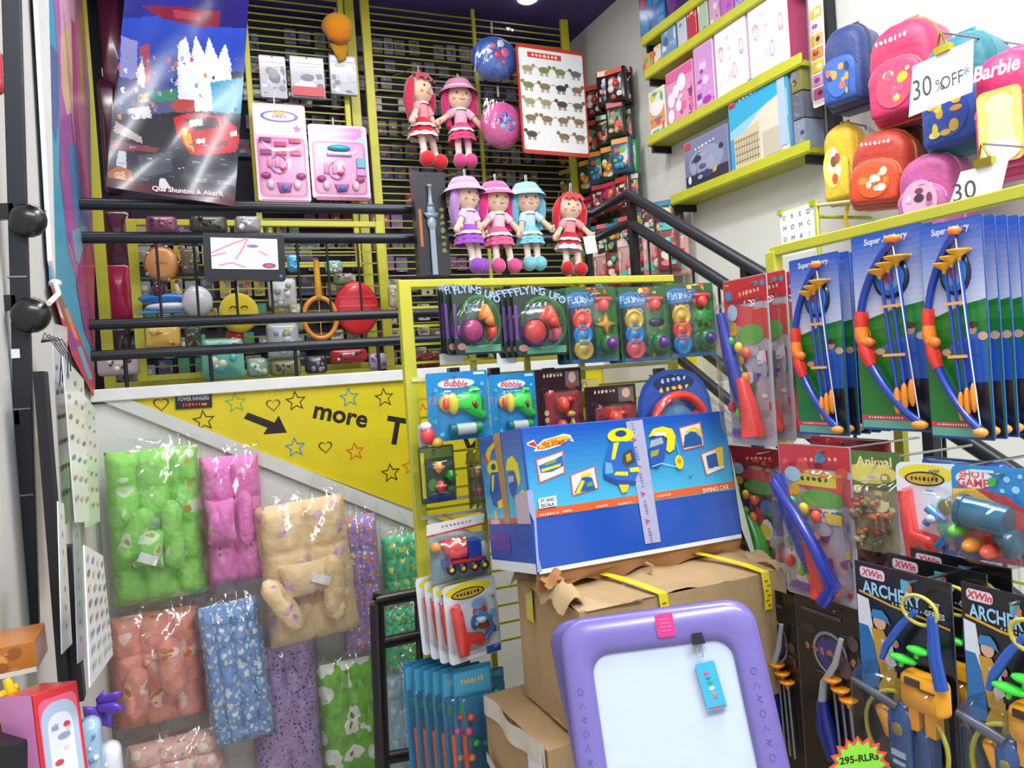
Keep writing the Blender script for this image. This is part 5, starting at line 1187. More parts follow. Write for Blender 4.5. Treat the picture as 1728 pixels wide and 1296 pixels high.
def guncard(label, k, val, x0, y0, x1, y1, yaw=0, v=0, roll=0):
    f, w, h = rect(k, val, x0, y0, x1, y1, yaw=yaw, roll=roll); T = thing('water_gun_card', label, 'toy card', f)
    g = G(); g.prism(rr(w, h, .014), -.003, 0, '#dfe8f0'); part('backing_card', g, 'glosspaper', T)
    g = setbase(G(), .0034); g.flat(circ(-w * .02, h * .4, w * .44, h * .09), '#e8d83a'); g.flat(circ(-w * .04, h * .35, w * .32, h * .07), '#1c1a14'); g.flat(circ(-w * .04, h * .35, w * .29, h * .055), '#c8a83a'); g.scrawl(-w * .04, h * .35, w * .46, h * .05, '#2a2414', 7)
    g.busy(12, ['#2a5ab0', '#4a8ad8', '#e85a5a', '#8ab8e0', '#e8a0c0', '#3a78c0', '#5aa04a'], -w * .05, -h * .36, w * .45, h * .26, w * .12, v); g.flat(bx2(-w * .02, -h * .46, w * .4, h * .06), '#f2f4f6'); g.flat(bx2(w * .34, -h * .44, w * .28, h * .1), '#2a50c0'); part('printed_art', g, 'glosspaper', T)
    g = G(); g.puff([(-w * .4, h * .24), (-w * .24, h * .25), (-w * .18, -h * .14), (w * .14, -h * .18), (w * .2, -h * .28), (w * .12, -h * .34), (-w * .12, -h * .28), (-w * .18, -h * .42), (-w * .32, -h * .43), (-w * .36, -h * .2)], -.004, .028, '#ee3c34', 4, .3, cx=-w * .24, cz=-h * .16); g.tube([(-w * .32, -.02, h * .24), (-w * .28, -.02, -h * .14)], .012, '#f0504a', 8); part('red_water_gun', g, 'plastic', T)
    g = G(); g.tube([(w * .0, -.02, -h * .06), (w * .2, -.02, h * .06), (w * .34, -.02, -h * .14), (w * .16, -.02, -h * .26)], .008, '#2f7ab8', 8); g.tube([(w * .05, -.02, h * .1), (w * .3, -.02, -h * .02)], .01, '#3a8ac8', 8); g.ell(w * .12, -.02, h * .0, w * .1, .016, h * .05, '#bcd0e0'); part('blue_shooter', g, 'plastic', T)
    blisterT(T, rr(w * .88, h * .7, .03, cz=-h * .06), .045)
    return T
wg = guncard('card with a red water gun at the foot of the yellow rack post', 'B', 2.30, 752, 978, 842, 1112, yaw=8, v=2, roll=2)
for i in range(3):
    T2 = dups(wg, [shift((-.022 - .02 * i, .03 + .025 * i, .01 * i))])[0]; T2['label'] = ['first', 'second', 'last'][i] + ' water gun card hidden behind the one at the foot of the yellow rack post'

def bluecard(label, x0, y0, x1, y1, y, v, yaw=0):
    f, w, h = rect('B', y, x0, y0, x1, y1, yaw=yaw); T = thing('blue_toy_card', label, 'toy card', f)
    g = G(); g.prism(rr(w, h, .005, 2), -.002, 0, '#2a7ca8'); part('backing_card', g, 'glosspaper', T)
    g = setbase(G(), .0024); g.flat(bx2(0, h * .4, w * .9, h * .14), '#4ea4c8'); g.scrawl(0, h * .41, w * .6, h * .04, '#e8b04a', 7); g.busy(14, ['#2a5a8a', '#b84a3a', '#5ab0d0', '#e88a3a', '#3a9a6a', '#1c4a78'], -w * .4, -h * .45, w * .42, h * .3, w * .14, v); part('printed_art', g, 'glosspaper', T)
    g = G(); R2 = random.Random(v)
    for i in range(8): g.ell(R2.uniform(-.25, .3) * w, -.016, h * (.2 - i * .08), w * .1, .014, w * .09, ['#e8503a', '#e83a8a', '#2ab05a', '#e88a3a', '#d83a3a'][i % 5], 8, 6)
    g.tube([(-w * .3, -.012, h * .1), (-w * .26, -.012, -h * .42)], .009, '#e8603a', 6); part('toys', g, 'plastic', T); blisterT(T, rr(w * .86, h * .8, .02, cz=-h * .05), .04)
    return T
bc = bluecard('blue card of small bright toys, front of the stack below the water gun card', 770, 1120, 838, 1400, 2.32, 4)
for i in range(5):
    T2 = dups(bc, [shift((-.03 - .022 * i, .02 + .03 * i, .0))])[0]; T2['label'] = ['second', 'third', 'fourth', 'fifth', 'rearmost'][i] + ' blue toy card in the stack below the water gun card, counted from the front'
bluecard('blue toy card half hidden behind the lower cartons', 806, 1128, 852, 1210, 2.40, 7)

# ================================================================== cartons and the blue ride-on box
def carton(label, x, y, z, w, d, h, tape=None, rot=0, col='#b79a72', tears=0, seed=1, flap=False, lift=0):
    f = Fr((x, y, z), (cos(radians(rot)), sin(radians(rot)), 0), (0, 0, 1)); T = thing('carton', label, 'carton', f); R2 = random.Random(seed)
    g = G(); NX, NZ = 14, 6
    def wob(u, v, s): return .006 * sin(u * 7 + s) * sin(v * 5 + s * 2) + .003 * sin(u * 19 + s)
    g.grid(lambda u, v: (u * w, wob(u, v, seed) * sin(pi * u), v * h), NX, NZ, col); g.grid(lambda u, v: (u * w, d, v * h), 2, 2, col)
    g.grid(lambda u, v: (wob(u, v, seed + 1) * sin(pi * u), d * (1 - u), v * h), NX, NZ, col); g.grid(lambda u, v: (w, d * u, v * h), NX, 2, col)
    g.grid(lambda u, v: (u * w, v * d, h + lift * v + wob(u * 1.6, v * 2, seed + 3) * 1.2 * sin(pi * u) ** .5), 16, 10, col); g.grid(lambda u, v: (u * w, v * d, 0), 2, 2, col)
    part('body', g, 'card', T)
    return T, f
T, f = carton('large brown carton carrying the blue box, with yellow printed tape', .884, 1.75, .52, .675, .40, .352, seed=3, lift=.045)
def tape(T, pts, w, c, name='packing_tape', txt=None, mat='glosspaper'):
    g = G(); n = len(pts); vs = []
    for p, dx in pts: vs += [(p[0] - dx[0] * w / 2, p[1] - dx[1] * w / 2, p[2] - dx[2] * w / 2), (p[0] + dx[0] * w / 2, p[1] + dx[1] * w / 2, p[2] + dx[2] * w / 2)]
    g.add(vs, [(2 * i, 2 * i + 1, 2 * i + 3, 2 * i + 2) for i in range(n - 1)], c); return part(name, g, mat, T)
X1 = (1, 0, 0)
for x in (.255, .60):
    tape(T, [((x, -.009, .25), X1), ((x, -.009, .30), X1), ((x - .005, -.007, .358), X1), ((x - .03, .05, .372), X1), ((x - .07, .13, .385), X1), ((x - .12, .22, .396), X1), ((x - .16, .36, .408), X1)], .028, '#e8d820')
g = G()
for x in (.255, .60):
    for i in range(6): 
        g.box(x + .012 * (-1) ** i * .3, -.0096, .262 + i * .014, .012, .0006, .004, '#b8442c')
part('tape_print', g, 'paper', T, label='small red print on the yellow tape')
tape(T, [((-.008, .30, .25), (0, 1, 0)), ((-.008, .30, .345), (0, 1, 0))], .05, '#dccc3a')
g = G(); g.grid(lambda u, v: (-.03 + .06 * v + .004 * sin(u * 30), .02 + .36 * u, .352 + .05 * sin(v * 2.8) - .016 * sin(u * 20 + v * 3)), 18, 4, '#bfa27a'); part('torn_flap', g, 'card', T)
g = G(); g.grid(lambda u, v: (.02 + .17 * u + .01 * sin(v * 20), -.006 + .11 * v, .352 + .028 * sin(u * 5 + v * 2) * v + .008 * sin(u * 33) * v), 14, 5, '#c4a880'); part('torn_flap', g, 'card', T)
g = G(); g.grid(lambda u, v: (.64 + .05 * u, -.01 + .14 * v, .354 + .012 * sin(u * 9 + v * 6) + .02 * v), 6, 6, '#bfa27a'); part('torn_flap', g, 'card', T)
T, f = carton('brown carton with torn white label, underneath the large carton', .80, 1.82, .12, .70, .42, .385, seed=6, col='#b59870', rot=2)
g = G(); g.grid(lambda u, v: (-.012 - .004 * sin(u * 17), .4 - .4 * u, .335 + .06 * v + .01 * sin(u * 9)), 16, 4, '#d8cfc4'); part('torn_edge', g, 'card', T, label='white torn cardboard edge')
g = G(); g.grid(lambda u, v: (-.012, .1 - .09 * u, .27 + .1 * v), 4, 4, '#e6dce4'); part('torn_label', g, 'paper', T)
tape(T, [((-.019, .39, .21), (0, 0, 1)), ((-.019, .05, .10), (0, 0, 1))], .03, '#d4d0c4')
carton('lowest brown carton standing on the floor under the two others', .79, 1.80, ZF, .72, .45, .37, seed=9, col='#ad9068', rot=1)

# blue box: pose fitted to its corners
f = Fr((.836, 1.885, .948), (1, 0, 0), (0, 0, 1)).rot(yaw=3.4)
f = f.rot(pitch=-8.2).rot(roll=-1.2)
BW, BH, BD = .722, .398, .295
T = thing('ride_on_toy_box', 'large bright blue taped toy car box leaning on the brown carton', 'toy box', f)
g = G(); g.box(BW / 2, BD / 2, BH / 2, BW, BD, BH, '#1c50b4'); part('carton', g, 'glosspaper', T, bevel=.003)
P_ = lambda x, y: f.l(x, y)
g = setbase(G(), .0006)
def mp(pts, c): g.flat([P_(*p) for p in pts], c)
def grad(z0, z1, c0, c1, x0, x1, n=12, yy=None):
    a, b = lin(c0), lin(c1)
    for i in range(n):
        t = (i + .5) / n; c = tuple(a[k] + (b[k] - a[k]) * t for k in range(4)); g.add([(x0, -.0007, z0 + (z1 - z0) * i / n), (x1, -.0007, z0 + (z1 - z0) * i / n), (x1, -.0007, z0 + (z1 - z0) * (i + 1) / n), (x0, -.0007, z0 + (z1 - z0) * (i + 1) / n)], [(0, 1, 2, 3)], c)
zs1 = BH * .375; grad(zs1, BH * .98, '#4ec0e4', '#1c50b4', .004, BW - .004, 16)
g.k = 6
g.flat([(0.004, zs1), (BW - .004, zs1 + .004), (BW - .004, zs1 + .026), (.004, zs1 + .022)], '#e2622c'); g.flat(bx2(BW / 2, .006, BW - .01, .012), '#e8ecf0')
mp([(888, 748), (900, 742), (906, 752), (916, 742), (932, 738), (950, 732), (962, 734), (968, 746), (958, 742), (944, 752), (920, 760), (900, 762), (904, 756), (890, 752)], '#f0f0f0')
mp([(890, 749), (901, 745), (906, 754), (918, 745), (940, 737), (958, 736), (965, 742), (955, 742), (942, 750), (920, 757), (905, 759), (907, 755), (894, 752)], '#d03030')
mp([(912, 749), (940, 738), (958, 737), (962, 740), (954, 741), (940, 749), (918, 756), (908, 757)], '#f0c81c')
q = P_(934, 747); g.text('Hot Wheels', q[0], q[1], .018, '#b82a24', w=.075, rot=4, bold=True, shear=.1)
for pts in ([(903, 776), (950, 760), (953, 798), (909, 816)], [(961, 802), (1003, 786), (1010, 824), (965, 838)], [(1144, 722), (1181, 712), (1188, 752), (1152, 761)], [(1181, 766), (1217, 752), (1222, 790), (1190, 802)]):
    mp(pts, '#d8604a'); c = (sum(p[0] for p in pts) / 4, sum(p[1] for p in pts) / 4); mp([(c[0] + (x - c[0]) * .9, c[1] + (y - c[1]) * .9) for x, y in pts], '#dfe0dc')
mp([(908, 786), (930, 778), (948, 768), (950, 786), (930, 796), (912, 798)], '#2a6ab4'); mp([(912, 792), (946, 782), (944, 787), (914, 797)], '#d8d030'); mp([(916, 782), (938, 774), (938, 780), (920, 786)], '#7a9a4a')
mp([(968, 832), (982, 804), (998, 806), (1004, 826)], '#2a5aa8'); mp([(980, 800), (994, 797), (996, 803), (982, 806)], '#e0d42c'); mp([(970, 832), (980, 810), (986, 812), (976, 834)], '#e0d42c'); mp([(988, 816), (998, 812), (1000, 820), (990, 822)], '#5aa050')
mp([(1152, 756), (1154, 735), (1168, 726), (1182, 738), (1184, 750)], '#2a5a9a'); mp([(1154, 730), (1166, 720), (1180, 724), (1184, 736), (1176, 730), (1164, 728)], '#dcd03a')
mp([(1190, 770), (1206, 764), (1214, 776), (1212, 790), (1194, 790)], '#244a98'); mp([(1206, 756), (1218, 754), (1220, 786), (1212, 790), (1208, 770)], '#e0c83a'); mp([(1192, 798), (1204, 788), (1220, 786), (1221, 789), (1192, 801)], '#e8e6dc')
# the two ride-on cars
g.flat(circ(*P_(1046, 735), .046, .022, 18), '#e8dc24'); g.flat(circ(*P_(1046, 732), .02, .01, 14), '#2a4a78'); 
mp([(1030, 745), (1066, 745), (1072, 770), (1076, 795), (1070, 812), (1040, 812), (1018, 804), (1016, 790), (1022, 765)], '#2c68bc'); mp([(1034, 748), (1043, 746), (1036, 775), (1030, 776)], '#e8dc2c'); mp([(1020, 780), (1030, 782), (1034, 798), (1020, 800)], '#6aaed8')
mp([(1050, 765), (1064, 758), (1070, 780), (1056, 788), (1048, 780)], '#3a4a3a'); mp([(1054, 768), (1062, 764), (1064, 776), (1056, 780)], '#c8a02c'); mp([(1038, 796), (1058, 796), (1058, 803), (1034, 802)], '#e8dc2c'); mp([(1060, 790), (1076, 788), (1078, 796), (1062, 797)], '#e8dc2c')
mp([(1016, 800), (1040, 810), (1072, 812), (1070, 818), (1040, 818), (1018, 808)], '#1c4a9c'); mp([(1042, 818), (1060, 818), (1056, 830), (1048, 832)], '#e8cc2c')
mp([(1092, 738), (1100, 724), (1116, 720), (1132, 724), (1138, 736), (1136, 758), (1128, 764), (1122, 760), (1124, 740), (1112, 732), (1100, 736)], '#e8dc24'); mp([(1098, 740), (1112, 732), (1122, 742), (1120, 772), (1108, 790), (1096, 788), (1092, 760)], '#2558ac'); mp([(1096, 744), (1114, 738), (1118, 748), (1094, 756)], '#a8b0b4'); mp([(1100, 730), (1122, 730), (1122, 735), (1102, 736)], '#e8ecee')
mp([(1096, 762), (1110, 758), (1108, 768), (1096, 772)], '#a8a43a')
g.line([P_(1098, 788), P_(1114, 782), (P_(1130, 786)), P_(1140, 788)], .003, '#9adcf0'); g.flat(circ(*P_(1144, 780), .016, .022, 12), '#e8d82c'); g.line([P_(1138, 745), P_(1143, 762), P_(1144, 772)], .003, '#6ac0e0'); g.flat(circ(*P_(1144, 778), .008, n=8), '#c89a20')
mp([(906, 842), (936, 836), (938, 853), (908, 859)], '#e4e8ec'); q = P_(922, 844); g.text('ET AND', q[0], q[1], .009, '#22304a', rot=2, bold=True); q = P_(922, 852); g.text('ESCALA', q[0], q[1], .009, '#22304a', rot=2, bold=True)
for px, py, t, hh in ((925, 867, '', .06), (955, 862, '', .03), (1013, 854, '', .04), (1052, 849, '', .05), (1118, 836, '', .05), (1205, 825, 'SWING CAR', .014)):
    q = P_(px, py)
    if t: g.text(t, q[0], q[1], hh, '#f6d8c4', rot=1, bold=True)
    else: g.scrawl(q[0], q[1], hh, .009, '#f6d8c4', 8, rot=1)
mp([(1158, 800), (1160, 806), (1164, 806), (1165, 800), (1163, 804), (1160, 804)], '#1c4a8c')
part('printed_front', g, 'glosspaper', T)
# printed left end: x=0 plane
g = G(); E = -.0008
def es(pts, c, e=0): g.add([(E - e, BD * (1 - u), BH * v) for u, v in pts], [list(range(len(pts)))], c)
n = 12; a_, b_ = lin('#4ec0e4'), lin('#1c50b4')
for i in range(n):
    t = (i + .5) / n; v0 = .36 + .62 * i / n; v1 = .36 + .62 * (i + 1) / n; es([(.01, v0), (.99, v0), (.99, v1), (.01, v1)], tuple(a_[k] + (b_[k] - a_[k]) * t for k in range(4)))
es([(.01, .0), (.99, .0), (.99, .07), (.01, .07)], '#e8ecf0', .0002); es([(.01, .335), (.99, .345), (.99, .385), (.01, .375)], '#d0504a', .0002); es([(.1, .335), (.3, .337), (.3, .37), (.1, .37)], '#dfb8c8', .0003)
es([(.1, .84), (.2, .9), (.4, .95), (.5, .94), (.3, .88), (.2, .8), (.12, .8)], '#f0c81c', .0003); es([(.08, .84), (.14, .86), (.2, .8), (.12, .8)], '#d03030', .0004)
def ecirc(u, v, ru, rv, c, e): es([(u + ru * cos(2 * pi * i / 14), v + rv * sin(2 * pi * i / 14)) for i in range(14)], c, e)
ecirc(.3, .75, .16, .06, '#e8dc24', .0004); ecirc(.3, .76, .06, .025, '#2a4a78', .0005); es([(.22, .72), (.42, .72), (.5, .55), (.4, .45), (.2, .47), (.14, .56)], '#2258b0', .0005); es([(.24, .7), (.3, .7), (.24, .58), (.2, .58)], '#e8dc2c', .0006); es([(.3, .5), (.42, .52), (.44, .46), (.32, .45)], '#e8dc2c', .0006)
es([(.58, .72), (.64, .8), (.76, .82), (.86, .76), (.88, .64), (.82, .6), (.78, .7), (.68, .72)], '#e8dc24', .0004); es([(.62, .7), (.76, .72), (.8, .62), (.72, .5), (.62, .56)], '#2558ac', .0005); ecirc(.9, .53, .07, .045, '#e8d82c', .0005); es([(.62, .68), (.74, .68), (.74, .64), (.62, .63)], '#b8bcc0', .0006)
es([(.2, .36), (.28, .38), (.25, .44), (.2, .43)], '#e8cc2c', .0006); es([(.2, .15), (.5, .12), (.5, .26), (.24, .28)], '#4a3fa4', .0003)
part('printed_end', g, 'glosspaper', T)
g = G(); g.add([(E - .001, BD * .56, BH * .34), (E - .001, BD * .44, BH * .34), (E - .001, BD * .46, BH), (E - .001, BD * .62, BH)], [(0, 1, 2, 3)], '#b08a54'); part('brown_tape', g, 'glosspaper', T, label='brown strip of packing tape')
basic('cleartape', .35, noise=.1, nscale=60, coat=.3)
g = setbase(G(), .003); a = [P_(*p) for p in ((1055, 712), (1083, 708), (1114, 914), (1088, 918))]; g.flat(a, '#b4b4d4')
for i in range(9):
    t = (i + .4) / 9; cx = a[0][0] * (1 - t) + a[3][0] * t + .018; cz = a[0][1] * (1 - t) + a[3][1] * t
    if i % 2 == 0: g.scrawl(cx + .004, cz, .045, .014, '#8a7ab0', 5, rot=-84, seed=i)
    else: g.flat([(cx - .006, cz + .008), (cx + .012, cz), (cx - .004, cz - .01)], '#b0608a')
part('clear_tape', g, 'cleartape', T, label='whitish strip of printed packing tape')
g = setbase(G(), .003); mp([(888, 828), (898, 826), (903, 862), (908, 940), (914, 964), (906, 966), (900, 880), (892, 862)], '#9aaad8'); part('clear_tape', g, 'cleartape', T, label='pale tape on the near corner')
g = G(); g.add([(E - .0015, .0, BH * .34), (E - .0015, BD * .28, BH * .34), (E - .0015, BD * .28, BH * .54), (E - .0015, 0, BH * .56)], [(0, 1, 2, 3)], '#c8bccc'); part('clear_tape', g, 'cleartape', T, label='pale tape on the box end')
g = G(); g.box(BW * .5, BD / 2, BH + .0005, BW * .8, .05, .001, '#b8b8d0'); part('top_tape', g, 'cleartape', T)
g = G(); g.grid(lambda u, v: (.0 + u * BW * 1.0, .004 + .01 * sin(u * 25) * v + .02 * v, .003 - v * (.052 + .014 * sin(u * 3.1 + .5) * sin(u * 23) - .012 * u)), 40, 3, '#b58458'); g.grid(lambda u, v: (.0 + u * BW, .012 + v * .2, -.018 - .012 * sin(u * 9) - .012 * v), 30, 3, '#9c7448'); part('torn_bottom', g, 'card', T, label='torn brown cardboard along the bottom')
g = G(); g.grid(lambda u, v: (.01 + .05 * u + .006 * sin(v * 9), -.012 + .02 * v - .02 * u, -.03 - .012 * sin(u * 6) + .03 * v), 6, 5, '#ab7c50'); g.tube([(BW * .48, -.005, -.02), (BW * .5, -.02, -.03), (BW * .49, -.01, -.05)], .004, '#b8956a', 6); part('torn_scrap', g, 'card', T)
g = G(); g.add([(BW, -.001, BH * .7), (BW + .016, .0, BH * .3), (BW + .04, .0, -.05), (BW + .022, -.001, -.05), (BW, -.001, .03)], [(0, 1, 2, 3, 4)], '#dcdcd6'); part('loose_tape', g, 'cleartape', T)

# ================================================================== easel
f = Fr((.635, 1.354, 1.004), (1, 0, 0), (0, 0, 1)).rot(yaw=-29.1)
def from_euler(a, b, c, o):
    M = Matrix.Rotation(radians(c), 3, 'Z') @ Matrix.Rotation(radians(b), 3, 'Y') @ Matrix.Rotation(radians(a), 3, 'X')
    return Fr(o, M @ V((1, 0, 0)), M @ V((0, 0, 1)))
f = from_euler(-23.4, -5.7, -29.1, (.635, 1.354, 1.004))
W, H = .374, 1.37
T = thing('easel', 'purple plastic children\'s easel with a white drawing board', 'easel', f)
def panel(y0, pts_in_px=True, name='front_panel', off=None):
    out = rr(W, H, .05, 7, cx=W / 2, cz=-H / 2)
    g = G(); inn = rr(W * .70, .76, .035, 7, cx=W / 2, cz=-.07 - .38)
    g.ring(out, inn, [(0, y0 + .012), (0, y0 + .004), (.06, y0 - .006), (.2, y0 - .012), (.8, y0 - .012), (.95, y0 - .006), (1, y0 + .002), (1, y0 + .012)], '#7468ae')
    return part(name, g, 'plastic', T)
panel(0)
g = G()
for i in range(26):
    z = -.13 - i * .024
    for sx, x in ((-1, W * .075), (1, W * .925)):
        s = i % 3
        if s == 0: g.tube([(x + .005 * cos(a), -.0125, z + .006 * sin(a)) for a in [2 * pi * j / 10 for j in range(10)]], .0009, '#685ca0', 5, closed=True)
        elif s == 1: g.tube([(x - .005, -.0125, z - .005), (x, -.0125, z + .006), (x + .005, -.0125, z - .005)], .0009, '#685ca0', 5)
        else: g.tube([(x - .004, -.0125, z + .006), (x + .004, -.0125, z + .002), (x - .004, -.0125, z - .001), (x + .004, -.0125, z - .006)], .0009, '#685ca0', 5)
part('embossing', g, 'plastic', T)
g = G(); g.box(W / 2, .006, -.45, W * .74, .006, .8, '#c2cddd'); part('drawing_board', g, 'plastic', T, label='blank white drawing board')
for x, w_, d_ in ((W * .28, .11, 0), (W * .55, .05, 0), (W * .78, .075, 0)): part('hinge', G().box(x, .02, -.003, w_, .03, .008, '#6650a8'), 'plastic', T, bevel=.002)
g = G(); g.prism(rr(.034, .042, .004, cx=W * .545, cz=-.033), -.0155, -.008, '#c8327c'); bd = part('badge', g, 'plastic', T, label='small pink square badge')
g = setbase(G(), .0158)
for i in range(4): g.flat(bx2(W * .545, -.022 - i * .007, .022 - .004 * (i % 2), .0024), '#e05a9a')
part('badge_mark', g, 'plastic', bd)
# rear panel, opened backwards from the top hinge
Mr = Matrix.Rotation(radians(36), 4, 'X'); 
g = G(); g.M = Matrix.Translation((-.026, .045, .0)) @ Mr
out = rr(W, H * .98, .05, 7, cx=W / 2, cz=-H / 2 * .98); inn = rr(W * .70, .76, .035, 7, cx=W / 2, cz=-.45); g.ring(out, inn, [(0, .012), (0, .0), (.15, -.012), (.85, -.012), (1, .0), (1, .012)], '#685ca2'); g.box(W / 2, 0, -.45, W * .74, .006, .8, '#37343f'); part('rear_panel', g, 'plastic', T)
g = G(); q = f.l(1177, 1076, -.014); g.prism([(q[0] - .012, q[1] - .012), (q[0] + .012, q[1] - .012), (q[0] + .009, q[1] + .008), (q[0] - .009, q[1] + .008)], -.02, -.008, '#14141a'); g.tube([(q[0] - .004, -.012, q[1] - .012), (q[0] - .006, -.008, q[1] - .034), (q[0] + .004, -.008, q[1] - .034), (q[0] + .004, -.012, q[1] - .012)], .0011, '#a8b0b8', 5)
fq = Fr(f.o, f.r, f.u); solo('binder_clip', 'small black binder clip on the top edge of the drawing board', 'clip', fq, g, 'plastic')
q = f.l(1199, 1157, 0); fm = Fr(f.w(q[0], -.004, q[1]), f.r, f.u).rot(roll=5)
T = thing('eraser_pack', 'small light blue printed pack stuck on the white drawing board', 'toy pack', fm)
g = G(); g.prism(rr(.036, .082, .003), -.006, .0, '#38a8d8'); part('packet', g, 'glosspaper', T); g = setbase(G(), .0064)
g.scrawl(0, .0, .052, .013, ['#e83a4a', '#3a6ac8', '#2a9a5a', '#f0f4f8', '#e88a2c', '#e04a6a'], 6, rot=-84)
g.flat(bx2(0, -.037, .03, .003), '#b84a6a'); part('printed_art', g, 'glosspaper', T)
# ================================================================== bedding packs on the white wall
printed('p_green', '#96dc6c', '#d8f0cc', '#b8a85c', 11, .36, .2, k2=1.15, warp=.085)
printed('p_pink', '#ee86cc', '#f4a4d8', '#cc6690', 13, .3, .17, k2=1.15, warp=.07)
printed('p_beige', '#ecd0a2', '#d8b4c0', '#c898c8', 12, .3, .17, k2=1.15, warp=.07)
printed('p_salmon', '#ea9f90', '#f2d4c8', '#d08444', 11, .36, .24, k2=1.15, warp=.09)
printed('p_blue', '#7fa6dc', '#e6eef6', '#e8f0b8', 30, .36, .2)
printed('p_leopard', '#b49acc', '#54406e', '#8a70a8', 60, .3, .22)
printed('p_owl', '#a68cd0', '#e88a5a', '#e8f0e0', 24, .3, .28)
printed('p_meadow', '#7cc04a', '#f0f4ea', '#8a6a4a', 10, .4, .16, k2=1.15, warp=.08)
printed('p_mint', '#58c890', '#d8e86a', '#3a90b0', 20, .3, .22)
printed('p_rose', '#f0c4b8', '#f8ece4', '#8ab06a', 15, .3, .18)
printed('p_ice', '#a8d0e4', '#d8ecf4', '#7ab0d0', 16, .3, .2)
def pack_bed(label, x0, y0, x1, y1, mat, y=3.40, roll=0, bol=(), pil=None, nx=3, ny=4, th=.07, peak=.5, name='bedding_pack', slack=.02, tag_=None, lay='tuft'):
    f, w, h = rect('B', y, x0, y0, x1, y1, roll=roll); T = thing(name, label, 'bedding pack', f)
    ph = R.uniform(0, 6)
    def hf(u, v):
        e = min(1, (min(u, 1 - u) / .1)) ** .5 * min(1, (min(v, 1 - v) / .07)) ** .5 if 0 < u < 1 and 0 < v < 1 else 0
        q = abs(sin(pi * u * nx)) ** .45 * (.5 + .5 * abs(sin(pi * v * ny)) ** .4)
        return e * th * (.42 + .58 * q) + .004 * sin(u * 29 + ph) * sin(v * 23 + ph) * e
    g = G(); g.grid(lambda u, v: ((u - .5) * w * (1 + .02 * sin(v * ny * 2 * pi)), -hf(u, v), (v - .5) * h), 36, 48, '#ffffff'); g.grid(lambda u, v: ((.5 - u) * w, .0, (v - .5) * h), 2, 2, '#ffffff')
    part('mattress', g, mat, T)
    for (bx, bz, bl, br, ang) in bol:
        a = radians(ang); dx, dz = sin(a) * bl / 2 * h, cos(a) * bl / 2 * h; r = br * w
        pts = []; rad = []
        for i in range(11):
            t = i / 10; pts.append((bx * w - dx + 2 * dx * t, -th - r * 1.0, bz * h - dz + 2 * dz * t)); rad.append(r * max(.12, (1 - (2 * t - 1) ** 6)) ** .5 * (1 + .04 * sin(t * 17)))
        part('bolster', G().tube(pts, rad, '#ffffff', 14), mat, T)
    if pil:
        bx, bz, pw, phh, ang = pil
        g = G(); a = radians(ang); ca, sa = cos(a), sin(a)
        def pf(u, v, s):
            x, z = (u - .5) * pw * w * (1 - .14 * sin(pi * v)), (v - .5) * phh * h * (1 - .14 * sin(pi * u))
            b = (sin(pi * u) * sin(pi * v)) ** .42 if 0 < u < 1 and 0 < v < 1 else 0
            return (bx * w + x * ca - z * sa, -th * 1.0 - s * b * .055 - .028, bz * h + x * sa + z * ca)
        g.grid(lambda u, v: pf(u, v, 1), 14, 14, '#ffffff'); g.grid(lambda u, v: pf(1 - u, v, -.3), 14, 14, '#ffffff'); part('head_pillow', g, mat, T)
    if tag_:
        tx, tz = tag_; g = G(); g.prism(bx2(tx * w, tz * h, w * .2, h * .06, -25), -th - .092, -th - .091, '#f4f6f4'); part('paper_tag', g, 'paper', T)
    # clear plastic sack: front sheet, gathered top and pointed tie
    D = th + .075 + (max([b[3] for b in bol]) * w * .9 if bol else 0)
    def bag(u, v):
        x = (u - .5) * (w + .03); e = (max(0, sin(pi * min(max(u, .0), 1))) ** .3) * (max(0, sin(pi * min(v * .94 + .03, 1))) ** .3)
        z = -h / 2 - slack + v * (h + slack + .05)
        if v > .93: x *= 1 - .06 * (v - .93) / .07
        return (x, -D * e + .004 - .004 * sin(u * 31 + v * 13 + ph) - .005 * sin(v * 27 - u * 19), z + .006 * sin(u * 12 + ph) * (v > .98))
    g = G(); g.grid(bag, 30, 40, '#ffffff')
    px_ = (peak - .5) * w
    g.add([(px_ - .05, -.01, h / 2 + .03), (px_ + .05, -.01, h / 2 + .03), (px_ + .012, -.012, h / 2 + .10), (px_ - .004, -.012, h / 2 + .115)], [(0, 1, 2, 3)], '#ffffff')
    part('clear_sack', g, 'film', T)
    return T
R = random.Random(77)
W_ = 'wall'
pack_bed('green bear print baby bedding pack with white tag, upper left on the white wall', 186, 756, 345, 1013, 'p_green', bol=((-.22, -.02, .34, .12, 25), (.17, -.05, .44, .11, 0)), pil=(-.08, -.12, .34, .26, -10), tag_=(-.1, -.17), peak=.55, nx=3, ny=4)
pack_bed('bright pink baby bedding pack between the green and the beige ones', 344, 768, 444, 983, 'p_pink', bol=((.18, .03, .42, .12, 0),), pil=(-.22, .02, .5, .36, 0), nx=2, ny=3, peak=.35)
pack_bed('beige bedding pack with pale purple motifs and two bolsters, hanging in front', 443, 842, 596, 1080, 'p_beige', y=3.32, roll=3, bol=((-.34, -.16, .42, .12, -28), (.22, -.12, .46, .12, 3)), pil=(-.05, -.02, .62, .26, 0), tag_=(.08, -.02), nx=2, ny=3, peak=.72)
pack_bed('salmon bedding pack with orange bears, below the green one', 190, 1030, 345, 1218, 'p_salmon', y=3.41, bol=((-.24, -.12, .46, .13, 4), (.16, .06, .5, .14, -4)), nx=3, ny=3)
pack_bed('light blue daisy print bedding pack below the pink one', 345, 1012, 452, 1252, 'p_blue', y=3.34, roll=3, nx=4, ny=7, th=.08)
